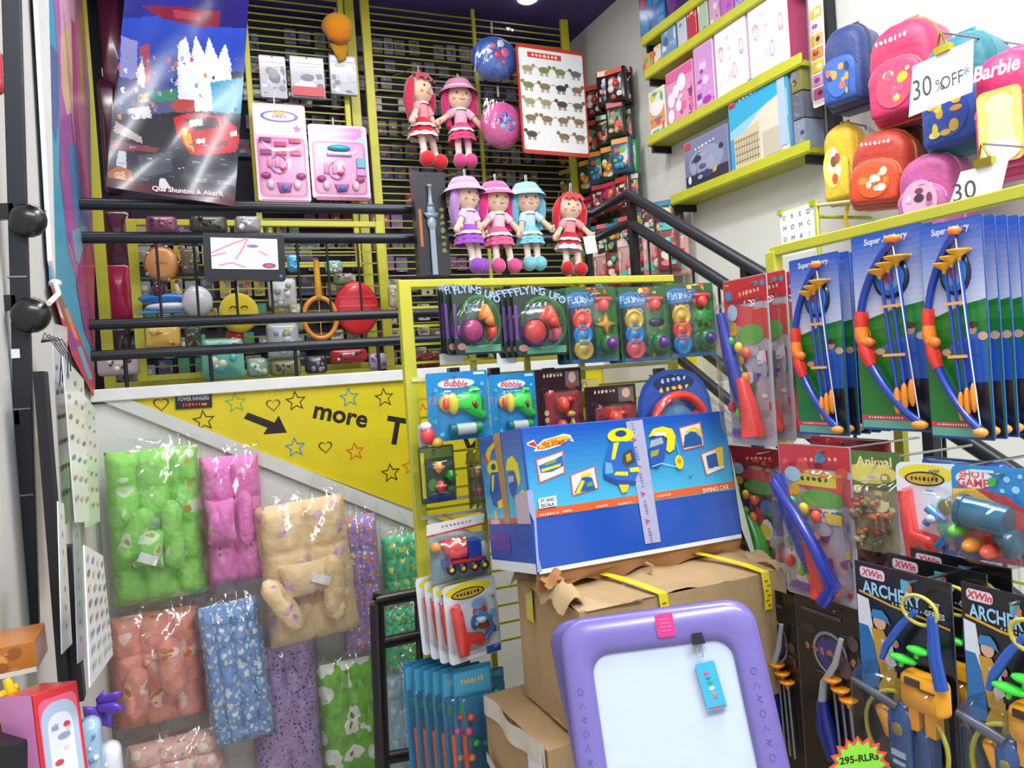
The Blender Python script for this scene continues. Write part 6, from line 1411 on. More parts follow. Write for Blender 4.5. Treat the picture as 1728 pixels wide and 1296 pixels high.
pack_bed('long purple leopard print bedding pack below the beige one', 426, 1086, 541, 1345, 'p_leopard', y=3.42, nx=2, ny=2, th=.05, slack=.03)
pack_bed('purple owl print pack just right of the beige bedding', 574, 868, 642, 1100, 'p_owl', y=3.42, nx=2, ny=4, th=.05)
pack_bed('light green pack with bottles print between the owl pack and the yellow post', 646, 902, 712, 1010, 'p_mint', y=3.43, nx=3, ny=3, th=.05)
pack_bed('green and white meadow print blanket pack left of the black frame', 543, 1112, 642, 1340, 'p_meadow', y=3.42, nx=2, ny=5, th=.05)
pack_bed('pale rose bedding pack at the bottom below the salmon one', 218, 1240, 382, 1340, 'p_rose', y=3.36, nx=3, ny=3, th=.07)
pack_bed('mint green pack seen through the upper opening of the black frame', 640, 1026, 704, 1076, 'p_mint', y=3.40, nx=3, ny=2, th=.04)
pack_bed('green pack seen through the lower opening of the black frame', 650, 1080, 722, 1122, 'p_mint', y=3.38, nx=3, ny=1, th=.04)
pack_bed('ice blue bedding pack behind the black frame', 645, 1128, 712, 1300, 'p_ice', y=3.40, nx=2, ny=4, th=.05)

# black plastic frame
f = fr('B', 2.9, 664, 1150); P_ = lambda x, y: f.l(x, y)
T = thing('black_rack', 'black plastic rack frame standing in front of the bedding packs', 'rack', f)
def bar(a, b, w=.034, name='bar'):
    a, b = P_(*a), P_(*b); part(name, G().tube([(a[0], 0, a[1]), (b[0], 0, b[1])], w / 2, '#17161a', 8), 'plastic', T)
bar((636, 1018), (653, 1500), .058, 'post'); bar((706, 1004), (724, 1500), .036, 'post')
for a in (((634, 1015), (740, 995)), ((640, 1086), (745, 1064)), ((650, 1280), (745, 1262))): bar(*a, w=.05)
bar((628, 1006), (660, 1012), .03, 'corner')

# ================================================================== left side: black ladder rack, charts, boxes
f = fr('B', 2.0, 40, 540); P_ = lambda x, y: f.l(x, y)
T = thing('ladder_rack', 'black metal ladder rack at the left edge with round hook ends', 'rack', f)
def bar2(a, b, w, name='crossbar', c='#1b1f28', y=0):
    a, b = P_(*a), P_(*b); g = G(); p = V((a[0], y, a[1])); q = V((b[0], y, b[1])); m = (p + q) / 2; L = (q - p).length
    an = atan2(q.z - p.z, q.x - p.x); g.box(m.x, y, m.z, L, .022, w, c, Matrix.Rotation(-an, 3, 'Y')); part(name, g, 'paint', T, bevel=.002)
bar2((18, -60), (52, 1100), .036, 'post')
for a in (((-60, 362), (27, 356)), ((-60, 516), (30, 510)), ((-60, 712), (36, 704)), ((-60, 904), (42, 896)), ((-60, 1068), (46, 1060))): bar2(*a, .034)
for p, r in (((50, 375), .038), ((55, 533), .040)):
    a = P_(*p); g = G(); g.ell(a[0], -.02, a[1], r, .03, r, '#0d0e12', 18, 12); k = part('round_cap', g, 'plastic', T); part('cap_stem', G().tube([(a[0], -.01, a[1]), (a[0] - .03, .0, a[1])], .01, '#101218'), 'paint', T)
a = P_(28, 597); part('white_sticker', G().box(a[0], -.012, a[1], .016, .002, .02, '#eceef0'), 'paper', T)
for z in (468, 690, 835): a = P_(30 + (z - 468) * .03, z); part('joint_line', G().box(a[0], -.0, a[1], .038, .025, .003, '#8c9098'), 'paint', T)
f = fr('B', 1.98, 80, 600); g = G()
for i in range(5): g.tube([(-.01, 0, .03), (.0 + i * .008, -.01, .05 - i * .004), (.03 + i * .004, -.02, .0), (.02 + i * .006, -.01, -.07 + i * .008)], .0014, '#26262c', 4)
solo('black_tassel', 'thin black strings hanging beside the ladder rack', 'tassel', f, g, 'fabric')
f = fr('B', 2.05, 4, 200)
for i, (x0, y0, x1, y1, c, lab) in enumerate(((-70, 80, 8, 160, '#c83a4a', 'red pack behind the ladder rack near the top left edge'), (-70, 560, 14, 690, '#a82a3c', 'dark red pack behind the ladder rack at the left edge'), (-70, 730, 8, 860, '#b8344a', 'red pack low behind the ladder rack'))):
    f, w, h = rect('B', 2.12, x0, y0, x1, y1); g = G(); g.puff(rr(w, h, .02), 0, .03, c, 3, .3, back=True); solo('hanging_pack', lab, 'toy pack', f, g, 'banner')
struct('wall_front_left', G().box(-1.2, 2.45, 1.75, 1.55, .06, 4.0, '#a9a4a4'))

def chart(label, pts, x, base, seed, rows=7, mat='glosspaper', n=3):
    cx = sum(p[0] for p in pts) / 4; cy = sum(p[1] for p in pts) / 4
    f = fr('L', x, cx, cy); o = [f.l(*p) for p in pts]; T = thing('hanging_chart', label, 'chart', f)
    g = G(); g.prism(o, -.002, 0, base); part('sheet', g, mat, T)
    g = setbase(G(), .0024); R2 = random.Random(seed)
    for r_ in range(rows):
        for c_ in range(n):
            u = (c_ + .5) / n; v = (r_ + .8) / (rows + 1)
            a = [o[0][k] + (o[1][k] - o[0][k]) * u for k in (0, 1)]; b = [o[3][k] + (o[2][k] - o[3][k]) * u for k in (0, 1)]
            p = [a[k] + (b[k] - a[k]) * v for k in (0, 1)]; g.flat(circ(p[0], p[1], abs(o[1][0] - o[0][0]) * .07, .006, 9), R2.choice(['#a8ac7a', '#b8947a', '#7a8ea8', '#8a8a8c', '#a0a2a2', '#c8c48a', '#7a7a7c']))
    part('pictures', g, 'paper', T)
    return T
chart('long white chart with small pictures under the patterned strip, top of the left wall stack', [(86, 545), (112, 552), (116, 880), (104, 890)], -.27, '#dcd8e4', 1)
chart('white chart with letters hanging below the mural', [(104, 600), (140, 640), (150, 880), (126, 882)], -.24, '#e6e9e8', 2)
chart('pale yellow patterned chart next to the wall corner', [(136, 660), (160, 690), (168, 880), (144, 890)], -.30, '#dfe4d4', 3)
chart('narrow white chart seen nearly edge-on, low on the left wall', [(96, 846), (106, 850), (120, 1086), (103, 1104)], -.24, '#d8dada', 4, n=1)
chart('white chart with rows of tiny coloured pictures, closest to the bedding packs', [(140, 920), (172, 938), (189, 1105), (150, 1160)], -.17, '#eceeed', 5, rows=8, n=4)
chart('grey blue chart seen edge-on between two white ones on the left wall', [(122, 880), (134, 884), (142, 1110), (130, 1120)], -.25, '#98a0ac', 6, n=1)
f, w, h = rect('L', -.28, 90, 600, 98, 1290); g = G(); g.box(0, 0, 0, w, .02, h, '#17151a'); solo('black_strip', 'black upright board edge behind the hanging charts', 'board', f, g, 'paint')
f, w, h = rect('L', -.26, 122, 900, 127, 1200); g = G(); g.box(0, 0, 0, w, .02, h, '#1d1a20'); solo('black_strip', 'second black upright between the lower charts', 'board', f, g, 'paint')
f, w, h = rect('B', 2.2, 126, 866, 140, 882); g = G(); g.box(0, 0, 0, w, .01, h, '#d8d82c'); solo('yellow_label', 'small bright yellow label at the foot of the hanging chart', 'label', f, g, 'paper')
f = fr('L', -.28, 78, 500); g = G(); g.tube([(-.12, -.02, -.03), (-.04, -.03, .0), (.0, -.02, .03)], .006, '#e8e8e4', 6); g.ell(.0, -.02, .03, .014, .014, .01, '#dfe2e4', 8, 6); solo('white_string', 'knotted white cord tied at the lower edge of the mural', 'cord', f, g, 'fabric')

# lower left boxes and toys
f, w, h = rect('B', 1.60, -60, 1092, 62, 1146, roll=2)
T = thing('snack_box', 'orange brown open box at the lower left edge holding yellow toys', 'box', f)
part('carton', G().box(0, .06, 0, w, .12, h, '#c47a34'), 'glosspaper', T, bevel=.002); g = setbase(G(), .0006); g.flat(circ(-w * .1, 0, w * .2, h * .3), '#e8a050'); g.flat(bx2(0, -h * .42, w, h * .16), '#f0ece4'); g.busy(6, ['#a85c28', '#e0985a'], -w * .1, -h * .3, w * .4, h * .4, h * .2, 5); part('printed_front', g, 'glosspaper', T)
f = fr('B', 1.52, 15, 1208); R = random.Random(9)
T = thing('yellow_toys', 'bright yellow plastic figures in a heap at the lower left', 'toy', f)
for i in range(16):
    g = G(); x, z = R.uniform(-.05, .035), R.uniform(-.05, .045); a = R.uniform(0, 6); L = R.uniform(.018, .03)
    g.tube([(x - L * cos(a), R.uniform(-.02, .02), z - L * sin(a)), (x, -.01, z), (x + L * cos(a + .5), R.uniform(-.02, .02), z + L * sin(a + .5))], [.006, .009, .006], '#f2cf10', 8); part('figure', g, 'plastic', T)
f, w, h = rect('B', 1.45, -40, 1236, 64, 1310); solo('black_tray', 'dark tray under the yellow toys', 'tray', f, G().box(0, .03, 0, w, .16, h, '#1d1a20'), 'paint', bevel=.003)
f, w, h = rect('B', 1.40, 66, 1160, 142, 1330, yaw=38, roll=-3)
T = thing('doll_box', 'red and pink toy box with a rounded window, at the lower left', 'toy box', f.rot(pitch=-10))
part('carton', G().box(0, .05, 0, w, .1, h, '#c8242c'), 'glosspaper', T, bevel=.002)
g = setbase(G(), .0006); g.flat(rr(w * .86, h * .9, .012, cz=-h * .03), '#e05a7a'); g.flat([(p[0] * .9, p[1] * .92 - h * .04) for p in arch(w * .9, h * .9)], '#a8b8d0'); g.flat([(p[0] * .62, p[1] * .7 - h * .06) for p in arch(w * .9, h * .9)], '#d8dce8'); g.busy(8, ['#c8344a', '#b87ab0', '#8a98b8', '#e8c0c8'], -w * .22, -h * .35, w * .22, h * .15, w * .14, 4); part('printed_front', g, 'glosspaper', T)
g = G(); g.add([(-w / 2 - .001, .002, -h / 2), (-w / 2 - .001, .098, -h / 2), (-w / 2 - .001, .098, h / 2), (-w / 2 - .001, .002, h / 2)], [(3, 2, 1, 0)], '#d888c8'); part('printed_side', g, 'glosspaper', T)
f, w, h = rect('B', 1.48, 50, 1176, 104, 1300, yaw=30, roll=-6)
solo('pink_box', 'pink and purple box leaning behind the red toy box', 'toy box', f, setbase(G(), .051).box(0, 0, 0, w, .1, h, '#dc7cc4').flat(bx2(0, h * .2, w * .8, h * .3), '#8a5ab8').flat(bx2(0, -h * .1, w * .8, h * .2), '#f0b8dc'), 'glosspaper', bevel=.002)
f = fr('B', 1.9, 166, 1196); T = thing('purple_flower', 'purple plastic flower toy at the foot of the bedding packs', 'toy', f)
for i in range(8):
    a = i * .8; g = G(); g.puff([(-.008, 0), (.008, 0), (.016, .035), (.004, .062), (-.012, .04)], 0, .01, '#5f3cb4', 3, back=True)
    o = part('petal', g, 'plastic', T); o.matrix_basis = Matrix.Translation((.01 * cos(a), -.01 * (i % 3), -.01 + .02 * sin(a))) @ Matrix.Rotation(a, 4, 'Y') @ Matrix.Rotation(.4, 4, 'X')
simple('white_bag', 'pale plastic packet at the bottom beside the red toy box', 'packet', 'B', 1.8, 168, 1248, 208, 1330, '#d8dce6', ['#e8d8e8', '#b8c8e8'], 31, d=.04)
simple('blue_bag', 'light blue packet standing behind the red toy box', 'packet', 'B', 1.75, 138, 1206, 176, 1330, '#9ec0dc', ['#6a8ab8', '#e0e8f0'], 32, d=.04)

# ================================================================== right: archery rack
XA = 1.72
a = at('R', XA, 1306, 436); b = at('R', XA, 1760, 300); zb = (a[2] + b[2]) / 2
T = thing('archery_rack', 'yellow metal rack on the right carrying the bow sets', 'display rack', Fr((XA, a[1], 0), (0, -1, 0), (0, 0, 1)))
L = a[1] - b[1] + .3
part('top_bar', G().box(L / 2, 0, zb, L, .03, .03, '#c9c83e'), 'paint', T, bevel=.003)
part('post', G().box(0, 0, (zb + ZF) / 2, .04, .035, zb - ZF, YEL), 'paint', T, bevel=.003)
for x in (.40, .86): part('upright', G().box(x, .03, (zb + ZF) / 2, .028, .02, zb - ZF, '#b4b63c'), 'paint', T)
g = G(); z = zb - .42
while z > .25: g.box(L / 2, .01, z, L, .006, .007, '#b9b94a'); z -= .115
part('wires', g, 'paint', T)

for px, py, x in ((1380, 444, 1.44), (1505, 400, 1.40), (1617, 384, 1.38), (1265, 478, 1.50), (1380, 762, 1.38), (1474, 776, 1.40), (1569, 796, 1.28), (1678, 802, 1.20), (1277, 766, 1.60), (1407, 1032, 1.38), (1534, 984, 1.08), (1706, 1020, 1.0)):
    q = at('R', x, px, py); o = T.matrix_world.translation; part('peg', G().tube([(o.y - q.y, x - XA, q.z), (o.y - q.y, .0, q.z)], .003, '#a8aaa8', 6), 'chrome', T)
def archery(label, x0, y0, x1, y1, x, yaw=0, bowonly=False):
    f, w, h = rect('R', x, x0, y0, x1, y1, yaw=yaw); return archery_at(label, f, w, h)
def archery_at(label, f, w, h):
    T = thing('bow_set_card', label, 'toy bow set', f)
    g = G(); g.prism(rr(w, h, .004, 2), -.003, 0, '#2556b0'); part('backing_card', g, 'glosspaper', T)
    g = setbase(G(), .0034); a_, b_ = lin('#2a5cc0'), lin('#e2e8f2')
    for i in range(14):
        t = (i + .5) / 14; c = tuple(a_[k] + (b_[k] - a_[k]) * t ** 1.3 for k in range(4)); z1 = h * (.49 - .42 * i / 14); z0 = h * (.49 - .42 * (i + 1) / 14); g.add([(-w * .49, -.0036, z0), (w * .49, -.0036, z0), (w * .49, -.0036, z1), (-w * .49, -.0036, z1)], [(0, 1, 2, 3)], c)
    g.k = 4; g.flat([(-w * .49, -h * .49), (w * .49, -h * .49), (w * .49, h * .13), (w * .1, h * .11), (-w * .49, h * .05)], '#1f7a2c'); g.flat([(-w * .49, h * .0), (w * .49, h * .04), (w * .49, h * .1), (-w * .49, h * .04)], '#2c8c34')
    g.text('Super Archery', 0, h * .455, h * .042, '#dfe8f6', bold=True, maxw=w * .9, shear=.1)
    g.flat(circ(w * .26, h * .0, w * .07, h * .026), '#c89a78'); g.flat(circ(w * .27, h * .018, w * .075, h * .016), '#4a3a2c'); g.flat([(w * .1, -h * .06), (w * .2, -h * .03), (w * .42, -h * .04), (w * .48, -h * .1), (w * .46, -h * .26), (w * .12, -h * .24)], '#2a5cb4'); g.flat([(w * .1, -h * .24), (w * .46, -h * .24), (w * .48, -h * .49), (w * .14, -h * .49)], '#1c2030')
    g.line([(-w * .2, -h * .1), (w * .12, -h * .05), (w * .45, -h * .02)], .009, '#3a6ac8'); g.flat(circ(w * .42, -h * .035, .014, .008), '#d8b090'); g.flat(circ(-w * .16, -h * .1, .014, .007), '#d8b090')
    g.flat(bx2(-w * .12, -h * .435, w * .72, h * .022), '#d8404a'); g.scrawl(-w * .14, -h * .435, w * .5, h * .012, '#f6e0e0', 12); g.flat(bx2(-w * .1, -h * .468, w * .74, h * .04), '#6ab09a'); part('printed_art', g, 'glosspaper', T)
    g = G(); g.lathe([(w * .24, 0), (w * .24, -.006), (w * .2, -.007), (w * .14, -.0075), (w * .07, -.008), (0, -.0082)], w * .06, -.004, h * .26, '#122a5c', 22, 'y', cols=['#142044', '#142044', '#3a90c8', '#8ab8d8', '#e0504a', '#d8483c']); part('target', g, 'plastic', T)
    pts = []; n = 22
    for i in range(n + 1):
        t = i / n; pts.append((w * (.18 - .62 * sin(pi * t) ** .8 + .22 * t), -.022, h * (.43 - .88 * t)))
    g = G(); g.tube(pts, .009, '#1d3fa8', 8); bow = part('bow', g, 'plastic', T)
    g = G(); mid = [p for i, p in enumerate(pts) if 8 <= i <= 15]; g.tube(mid[:3], [.012, .015, .014], '#e03a2c', 8); g.tube(mid[2:5], [.014, .016, .013], '#f08a2c', 8); g.tube(mid[4:], [.013, .016, .015, .011], '#dc3428', 8); g.ell(mid[4][0] + .012, -.024, mid[4][2], .02, .012, .012, '#e87a2c', 8, 6); part('bow_grip', g, 'plastic', bow, label='red and orange grip')
    g = G(); g.ell(pts[0][0], -.024, pts[0][2] + .006, .02, .012, .009, '#f08a3a', 10, 6); g.ell(pts[-1][0], -.024, pts[-1][2] - .004, .02, .012, .010, '#f0a03a', 10, 6); part('bow_tips', g, 'plastic', bow, label='orange knobs at the bow ends')
    part('bow_string', G().tube([pts[0], (w * .3, -.026, 0), pts[-1]], .0016, '#e8ecf0', 5), 'plastic', bow)
    for i in range(3):
        x0 = w * (-.02 + .12 * i); top = h * (.29 + .025 * i); xb = w * (.12 + .1 * i); zb_ = -h * (.3 - .02 * i)
        g = G(); g.tube([(x0, -.02, top), (xb, -.02, zb_)], .004, '#2a4ab8', 6); ar = part('arrow', g, 'plastic', T)
        part('suction_cup', G().lathe([(.004, -.014), (.006, -.006), (.024, .004), (.026, .008), (0, .006)], x0, -.022, top, '#f4ac24', 12), 'plastic', ar)
        part('fletching', G().ell(xb, -.022, zb_ - .02, .009, .007, .03, '#f0922c', 8, 8), 'plastic', ar)
    part('tie_strip', G().box(w * .12, -.024, h * .12, w * .3, .004, .006, '#f0b06a').box(w * .12, -.024, -h * .12, w * .3, .004, .006, '#f0b06a'), 'plastic', T)
    return T
A1 = archery('bow set card with a target, front of the middle stack on the archery rack', 1444, 388, 1566, 728, 1.42)
_, w1, h1 = rect('R', 1.42, 1444, 388, 1566, 728)
def stack(x0, y0, x1, y1, x, n, lab, dy=.02, dx=.026):
    f, w, h = rect('R', x, x0, y0, x1, y1); T2 = dups(A1, [Matrix.Identity(4)])[0]; T2.matrix_world = f.m(); s = (w / w1, 1, h / h1); T2.scale = s
    T2['label'] = 'bow set card at the front of the %s' % lab
    for i in range(n):
        T3 = dups(T2, [shift((dx * (i + 1), 0, .0))])[0]; T3['label'] = 'bow set card hanging behind the front one of the %s' % lab; T3['group'] = 'bow sets behind the front of the %s' % lab
for i in range(4):
    T3 = dups(A1, [shift((.03 * (i + 1), 0, 0))])[0]; T3['label'] = 'bow set card hanging behind the front one of the middle stack on the archery rack'; T3['group'] = 'bow sets behind the front of the middle stack'
stack(1340, 432, 1424, 735, 1.46, 6, 'left stack on the archery rack', dx=.034)
stack(1562, 372, 1668, 742, 1.40, 9, 'right stack on the archery rack', dx=.034)

# ball shooter cards at the left end
def shooter(label, x0, y0, x1, y1, x, yaw=0, gun='#2c3ca4', body='#ea4038', v=0, mirror=1, base='#b8b4bc', top='#c82c34', balls=('#f08a2c', '#2cb44a', '#f0c83a', '#ea5a38')):
    f, w, h = rect('R', x, x0, y0, x1, y1, yaw=yaw); T = thing('ball_shooter_card', label, 'toy card', f)
    g = G(); g.prism(rr(w, h, .008, 2), -.003, 0, base); part('backing_card', g, 'glosspaper', T)
    g = setbase(G(), .0034); g.flat(bx2(0, h * .42, w * .98, h * .15), top); g.flat([(-w * .48, h * .36), (w * .48, h * .3), (w * .48, h * .12), (-w * .2, h * .22), (-w * .48, h * .3)], '#d8504a'); g.scrawl(w * .1, h * .41, w * .5, h * .035, '#f0b8a0', 6, rot=4); g.busy(9, ['#e05a4a', '#8a1c24', '#d8a05a', '#4a8ab0'], -w * .46, h * .3, w * .46, h * .47, w * .1, v + 40); g.flat(circ(-w * .3, h * .3, w * .12, h * .05), '#b8d8e8'); g.flat(circ(-w * .28, h * .2, w * .08, h * .04), '#e8b83a'); g.flat(circ(w * .1, h * .16, w * .3, h * .06), '#6aa84a')
    g.busy(46, ['#8a3a8a', '#e8e0e8', '#c83a4a', '#3a8a4a', '#e8c84a', '#5a6ab8', '#b8b4c0', '#9a98a8'], -w * .45, -h * .45, w * .45, h * .1, w * .12, v); g.flat(bx2(-w * .25, -h * .43, w * .3, h * .05), '#7a4a9a'); part('printed_art', g, 'glosspaper', T)
    m = mirror
    g = G(); g.tube([(-w * .42 * m, -.03, h * .3), (-w * .28 * m, -.03, h * .05), (-w * .08 * m, -.03, -h * .16), (w * .04 * m, -.03, -h * .3)], [.014, .02, .024, .018], gun, 10); part('launcher_tube', g, 'plastic', T, label='dark blue tube')
    g = G(); g.tube([(-w * .05 * m, -.028, -h * .1), (w * .1 * m, -.028, -h * .28), (w * .16 * m, -.028, -h * .44)], [.02, .026, .036], body, 12); part('handle', g, 'plastic', T)
    g = G(); R2 = random.Random(v)
    for i in range(16): g.ell((-.34 + .13 * (i % 4)) * w * m + .01 * sin(i * 5), -.02 - .004 * (i % 2), h * (.16 - .036 * i), .013, .012, .016, (list(balls) + ['#e0508a', '#e84a3a', '#8ad04a'])[i % 7], 10, 8)
    part('balls', g, 'plastic', T); blisterT(T, rr(w * .9, h * .84, .03, cz=-h * .04), .06, e=.12)
    return T
s1 = shooter('ball shooter card with blue tube and red handle, front one beside the archery rack post', 1228, 468, 1302, 752, 1.52, v=3)
T2 = dups(s1, [shift((.07, .0, .01))])[0]; T2['label'] = 'second ball shooter card directly behind the front one beside the archery rack post'
T2 = dups(s1, [shift((.13, -.02, .01))])[0]; T2['label'] = 'third ball shooter card, next to the left stack of bow sets'
shooter('dim ball shooter card with green toys and red top right of the blue box', 1232, 756, 1322, 948, 1.66, gun='#2f9a2c', body='#2f9a2c', v=8, base='#5c3c44', top='#a8242c')
T2 = shooter('ball shooter card with a large curved blue gun and red body below the bow sets', 1320, 752, 1440, 1012, 1.40, v=9, top='#c8343a', yaw=4)
f_, w, h = rect('R', 1.40, 1320, 752, 1440, 1012, yaw=4)
g = G(); g.tube([(-w * .4, -.05, h * .26), (-w * .1, -.055, h * .08), (w * .16, -.055, -h * .12), (w * .36, -.05, -h * .34), (w * .2, -.05, -h * .46)], [.012, .016, .016, .018, .018], '#26349c', 10); part('big_gun', g, 'plastic', T2)
g = setbase(G(), .004); g.flat(bx2(.0, h * .28, w * .6, h * .09, 0), '#e0d03a'); g.scrawl(0, h * .28, w * .4, h * .04, '#3a3420', 5); g.flat(circ(w * .18, h * .06, w * .16, h * .06), '#e8e8f0'); g.text('COOL', w * .18, h * .06, h * .05, '#3a6ac8', bold=True); part('yellow_banner', g, 'paper', T2)
# animal bag
f, w, h = rect('R', 1.42, 1424, 762, 1522, 930, yaw=10); T = thing('animal_bag', 'bag of small toy animals with a green and yellow header', 'toy bag', f)
g = G(); g.prism(rr(w, h * .36, .006, 2, cz=h * .32), -.004, 0, '#5c7a3a'); g.prism(rr(w, h * .66, .006, 2, cz=-h * .17), -.002, 0, '#8a8058'); part('header_card', g, 'glosspaper', T)
g = setbase(G(), .0044); g.flat(circ(0, h * .28, w * .46, h * .1), '#e8d86a'); g.text('Animal', .01, h * .4, h * .1, '#f0e8a0', bold=True, maxw=w * .8); g.flat(circ(-w * .38, h * .42, w * .07, h * .045), '#8ab8c8'); g.busy(14, ['#c8b860', '#d8d0a8', '#7a8a4a', '#a89858', '#e8e0a0'], -w * .46, -h * .1, w * .46, h * .3, w * .12, 3); part('printed_header', g, 'glosspaper', T)
R = random.Random(14)
for i in range(14):
    g = G(); x, z = R.uniform(-.36, .36) * w, R.uniform(-.42, .02) * h; c = R.choice(['#c8502c', '#b8683a', '#6a4a2c', '#a8905a', '#5a6a3a', '#d8703a', '#8a3a24', '#c8b890']); q = w * .1
    g.ell(x, -.015, z, q, .01, q * .5, c, 8, 6); g.ell(x + q, -.018, z + q * .5, q * .4, .008, q * .35, c, 6, 5)
    for lx in (-.6, .5): g.tube([(x + lx * q, -.014, z), (x + lx * q, -.014, z - q)], q * .16, c, 5)
    part('toy_animal', g, 'plastic', T)
g = G(); g.grid(lambda u, v: ((u - .5) * w, -.045 * (sin(pi * u) ** .35) * (sin(pi * v) ** .35) - .003 + .002 * sin(u * 37 + 9 * v), -h * .5 + v * h * .72), 12, 12, '#fff'); part('clear_bag', g, 'film', T)
guncard('card with a red water gun hanging between the animal bag and the shot game', 'R', 1.30, 1516, 782, 1622, 958, yaw=14, v=5)
# shot game
f, w, h = rect('R', 1.22, 1608, 788, 1745, 948, yaw=10); T = thing('shot_game_card', 'blue and red card with a teal ball shooter and three balls at the right edge', 'toy card', f)
g = G(); g.prism(rr(w, h, .012), -.003, 0, '#2a88c8'); part('backing_card', g, 'glosspaper', T)
g = setbase(G(), .0034); g.flat(circ(-w * .1, -h * .6, w * .7, h * .85, 24), '#d83a34') if 0 else None
g.flat([(-w * .49, -h * .2), (-w * .2, -h * .42), (w * .1, -h * .48), (w * .49, -h * .48), (w * .49, h * .02), (w * .2, h * .2), (-w * .2, h * .28), (-w * .49, h * .24)], '#d8403a'); g.flat([(-w * .49, h * .24), (-w * .2, h * .26), (w * .1, h * .1), (w * .0, h * .0), (-w * .49, h * .08)], '#f0c84a')
g.flat(circ(-w * .2, h * .36, w * .24, h * .1), '#e8e4ec'); g.text('SHOT', -w * .22, h * .41, h * .08, '#e0504a', bold=True); g.text('GAME', -w * .22, h * .32, h * .09, '#d8444a', bold=True); g.flat(circ(w * .02, h * .34, w * .06, h * .05), '#4ab04a'); g.flat(bx2(-w * .1, h * .45, w * .3, h * .03), '#c8e4f4')
for x, z, q in ((.2, .38, .04), (.3, .28, .05), (.14, .26, .03), (.36, .42, .03)): g.flat(circ(x * w, z * h, q * w), '#9ad0ee')
part('printed_art', g, 'glosspaper', T)
g = G(); g.tube([(-w * .26, -.035, h * .06), (w * .3, -.035, -h * .02)], h * .16, '#1c5a74', 16); g.tube([(-w * .28, -.035, h * .062), (-w * .22, -.035, h * .055)], h * .175, '#1a5068', 16); g.puff([(w * .1, -h * .1), (w * .36, -h * .12), (w * .42, -h * .3), (w * .4, -h * .4), (w * .26, -h * .4), (w * .24, -h * .22), (w * .1, -h * .2)], -.01, .04, '#1b5068', 3, .3); part('ball_shooter', g, 'plastic', T, label='teal ball shooter')
for x, z, c in ((-.33, -.16, '#6ac83a'), (-.16, -.3, '#f09a2c'), (.06, -.34, '#ea5a44')): part('ball', G().ell(x * w, -.03, z * h, w * .1, .03, w * .1, c, 14, 10), 'plastic', T)
blisterT(T, [(-w * .46, -h * .1), (-w * .3, -h * .36), (0, -h * .45), (w * .46, -h * .45), (w * .46, h * .05), (w * .3, h * .22), (-w * .3, h * .24), (-w * .44, h * .16)], .085, e=.15)
simple('blue_header_pack', 'dark blue header card rising behind the shot game', 'toy pack', 'R', 1.45, 1560, 775, 1700, 830, '#23529c', ['#4a90d0', '#2a3a8a', '#6ab0e0'], 51, d=.02, mat='glosspaper', e=.1, r=.01)
simple('red_card_pack', 'dark red header card between the ball shooter and the animal bag', 'toy pack', 'R', 1.62, 1370, 738, 1500, 790, '#9c1f28', ['#c83a34', '#7a141c', '#d85a4a'], 52, d=.02, mat='glosspaper', e=.1, r=.01)
simple('maroon_pack', 'dark maroon pack hanging under the animal bag', 'toy pack', 'R', 1.56, 1440, 905, 1530, 1000, '#4c1a18', ['#6a2a20', '#3a1010'], 53, d=.02, mat='glosspaper', e=.1, r=.01)

# dark bow sets lower middle
def darkbow(label, x0, y0, x1, y1, x, yaw=0, v=0):
    f, w, h = rect('R', x, x0, y0, x1, y1, yaw=yaw); T = thing('black_bow_card', label, 'toy bow set', f)
    g = G(); g.prism(rr(w, h, .006, 2), -.003, 0, '#14151b'); part('backing_card', g, 'glosspaper', T)
    g = setbase(G(), .0034); g.flat(circ(0, h * .22, w * .2, h * .09), '#3a3a7a'); g.outline(circ(0, h * .22, w * .26, h * .115, 22), .86, '#8c929c'); g.scrawl(0, h * .22, w * .8, h * .05, '#a86a5a', 7); g.busy(10, ['#4a4450', '#2a2a38', '#5a4a4c'], -w * .4, h * .1, w * .45, h * .36, w * .1, v); g.flat(bx2(-w * .1, h * .42, w * .6, h * .02), '#4a4c58'); g.flat(bx2(w * .1, -h * .25, w * .3, h * .12), '#3a2c24'); part('printed_art', g, 'glosspaper', T)
    g = G(); g.tube([(w * .26, -.02, h * .34), (w * .16, -.022, h * .2), (-w * .02, -.024, h * .08), (-w * .08, -.022, -h * .04)], [.006, .008, .009, .01], '#a8aeb4', 8); g.tube([(-w * .08, -.022, -h * .03), (-w * .04, -.024, -h * .16), (.04 * w, -.02, -h * .32)], [.014, .024, .016], '#1c2a7c', 10); part('bow', g, 'plastic', T)
    for i in range(3):
        g = G(); x0_ = w * (.1 + .11 * i); zt_ = h * (.1 - .035 * i); g.tube([(x0_, -.02, zt_), (x0_ + w * .06, -.02, -h * .36)], .0035, '#7a7c80', 6); ar = part('arrow', g, 'plastic', T)
        part('suction_cup', G().lathe([(.004, -.014), (.006, -.006), (.02, .004), (.022, .008), (0, .006)], x0_, -.022, zt_, '#f09a1c', 12), 'plastic', ar)
    return T
d1 = darkbow('black bow set card with grey bow and orange suction cups, left of the archery cards', 1352, 1018, 1462, 1330, 1.40, v=1)
T2 = dups(d1, [shift((.06, .02, .0))])[0]; T2['label'] = 'black bow set card directly behind the one with the grey bow'
darkbow('black bow set card deep in shade behind the easel, with thin grey arrows', 1284, 1000, 1350, 1300, 1.52, v=2)
simple('dark_pack', 'dark blue black pack below the green ball shooter card', 'toy pack', 'R', 1.6, 1262, 955, 1345, 1040, '#181a22', ['#2a2c3a', '#3a3440', '#22242c'], 54, d=.02, mat='glosspaper', e=.1, r=.01)

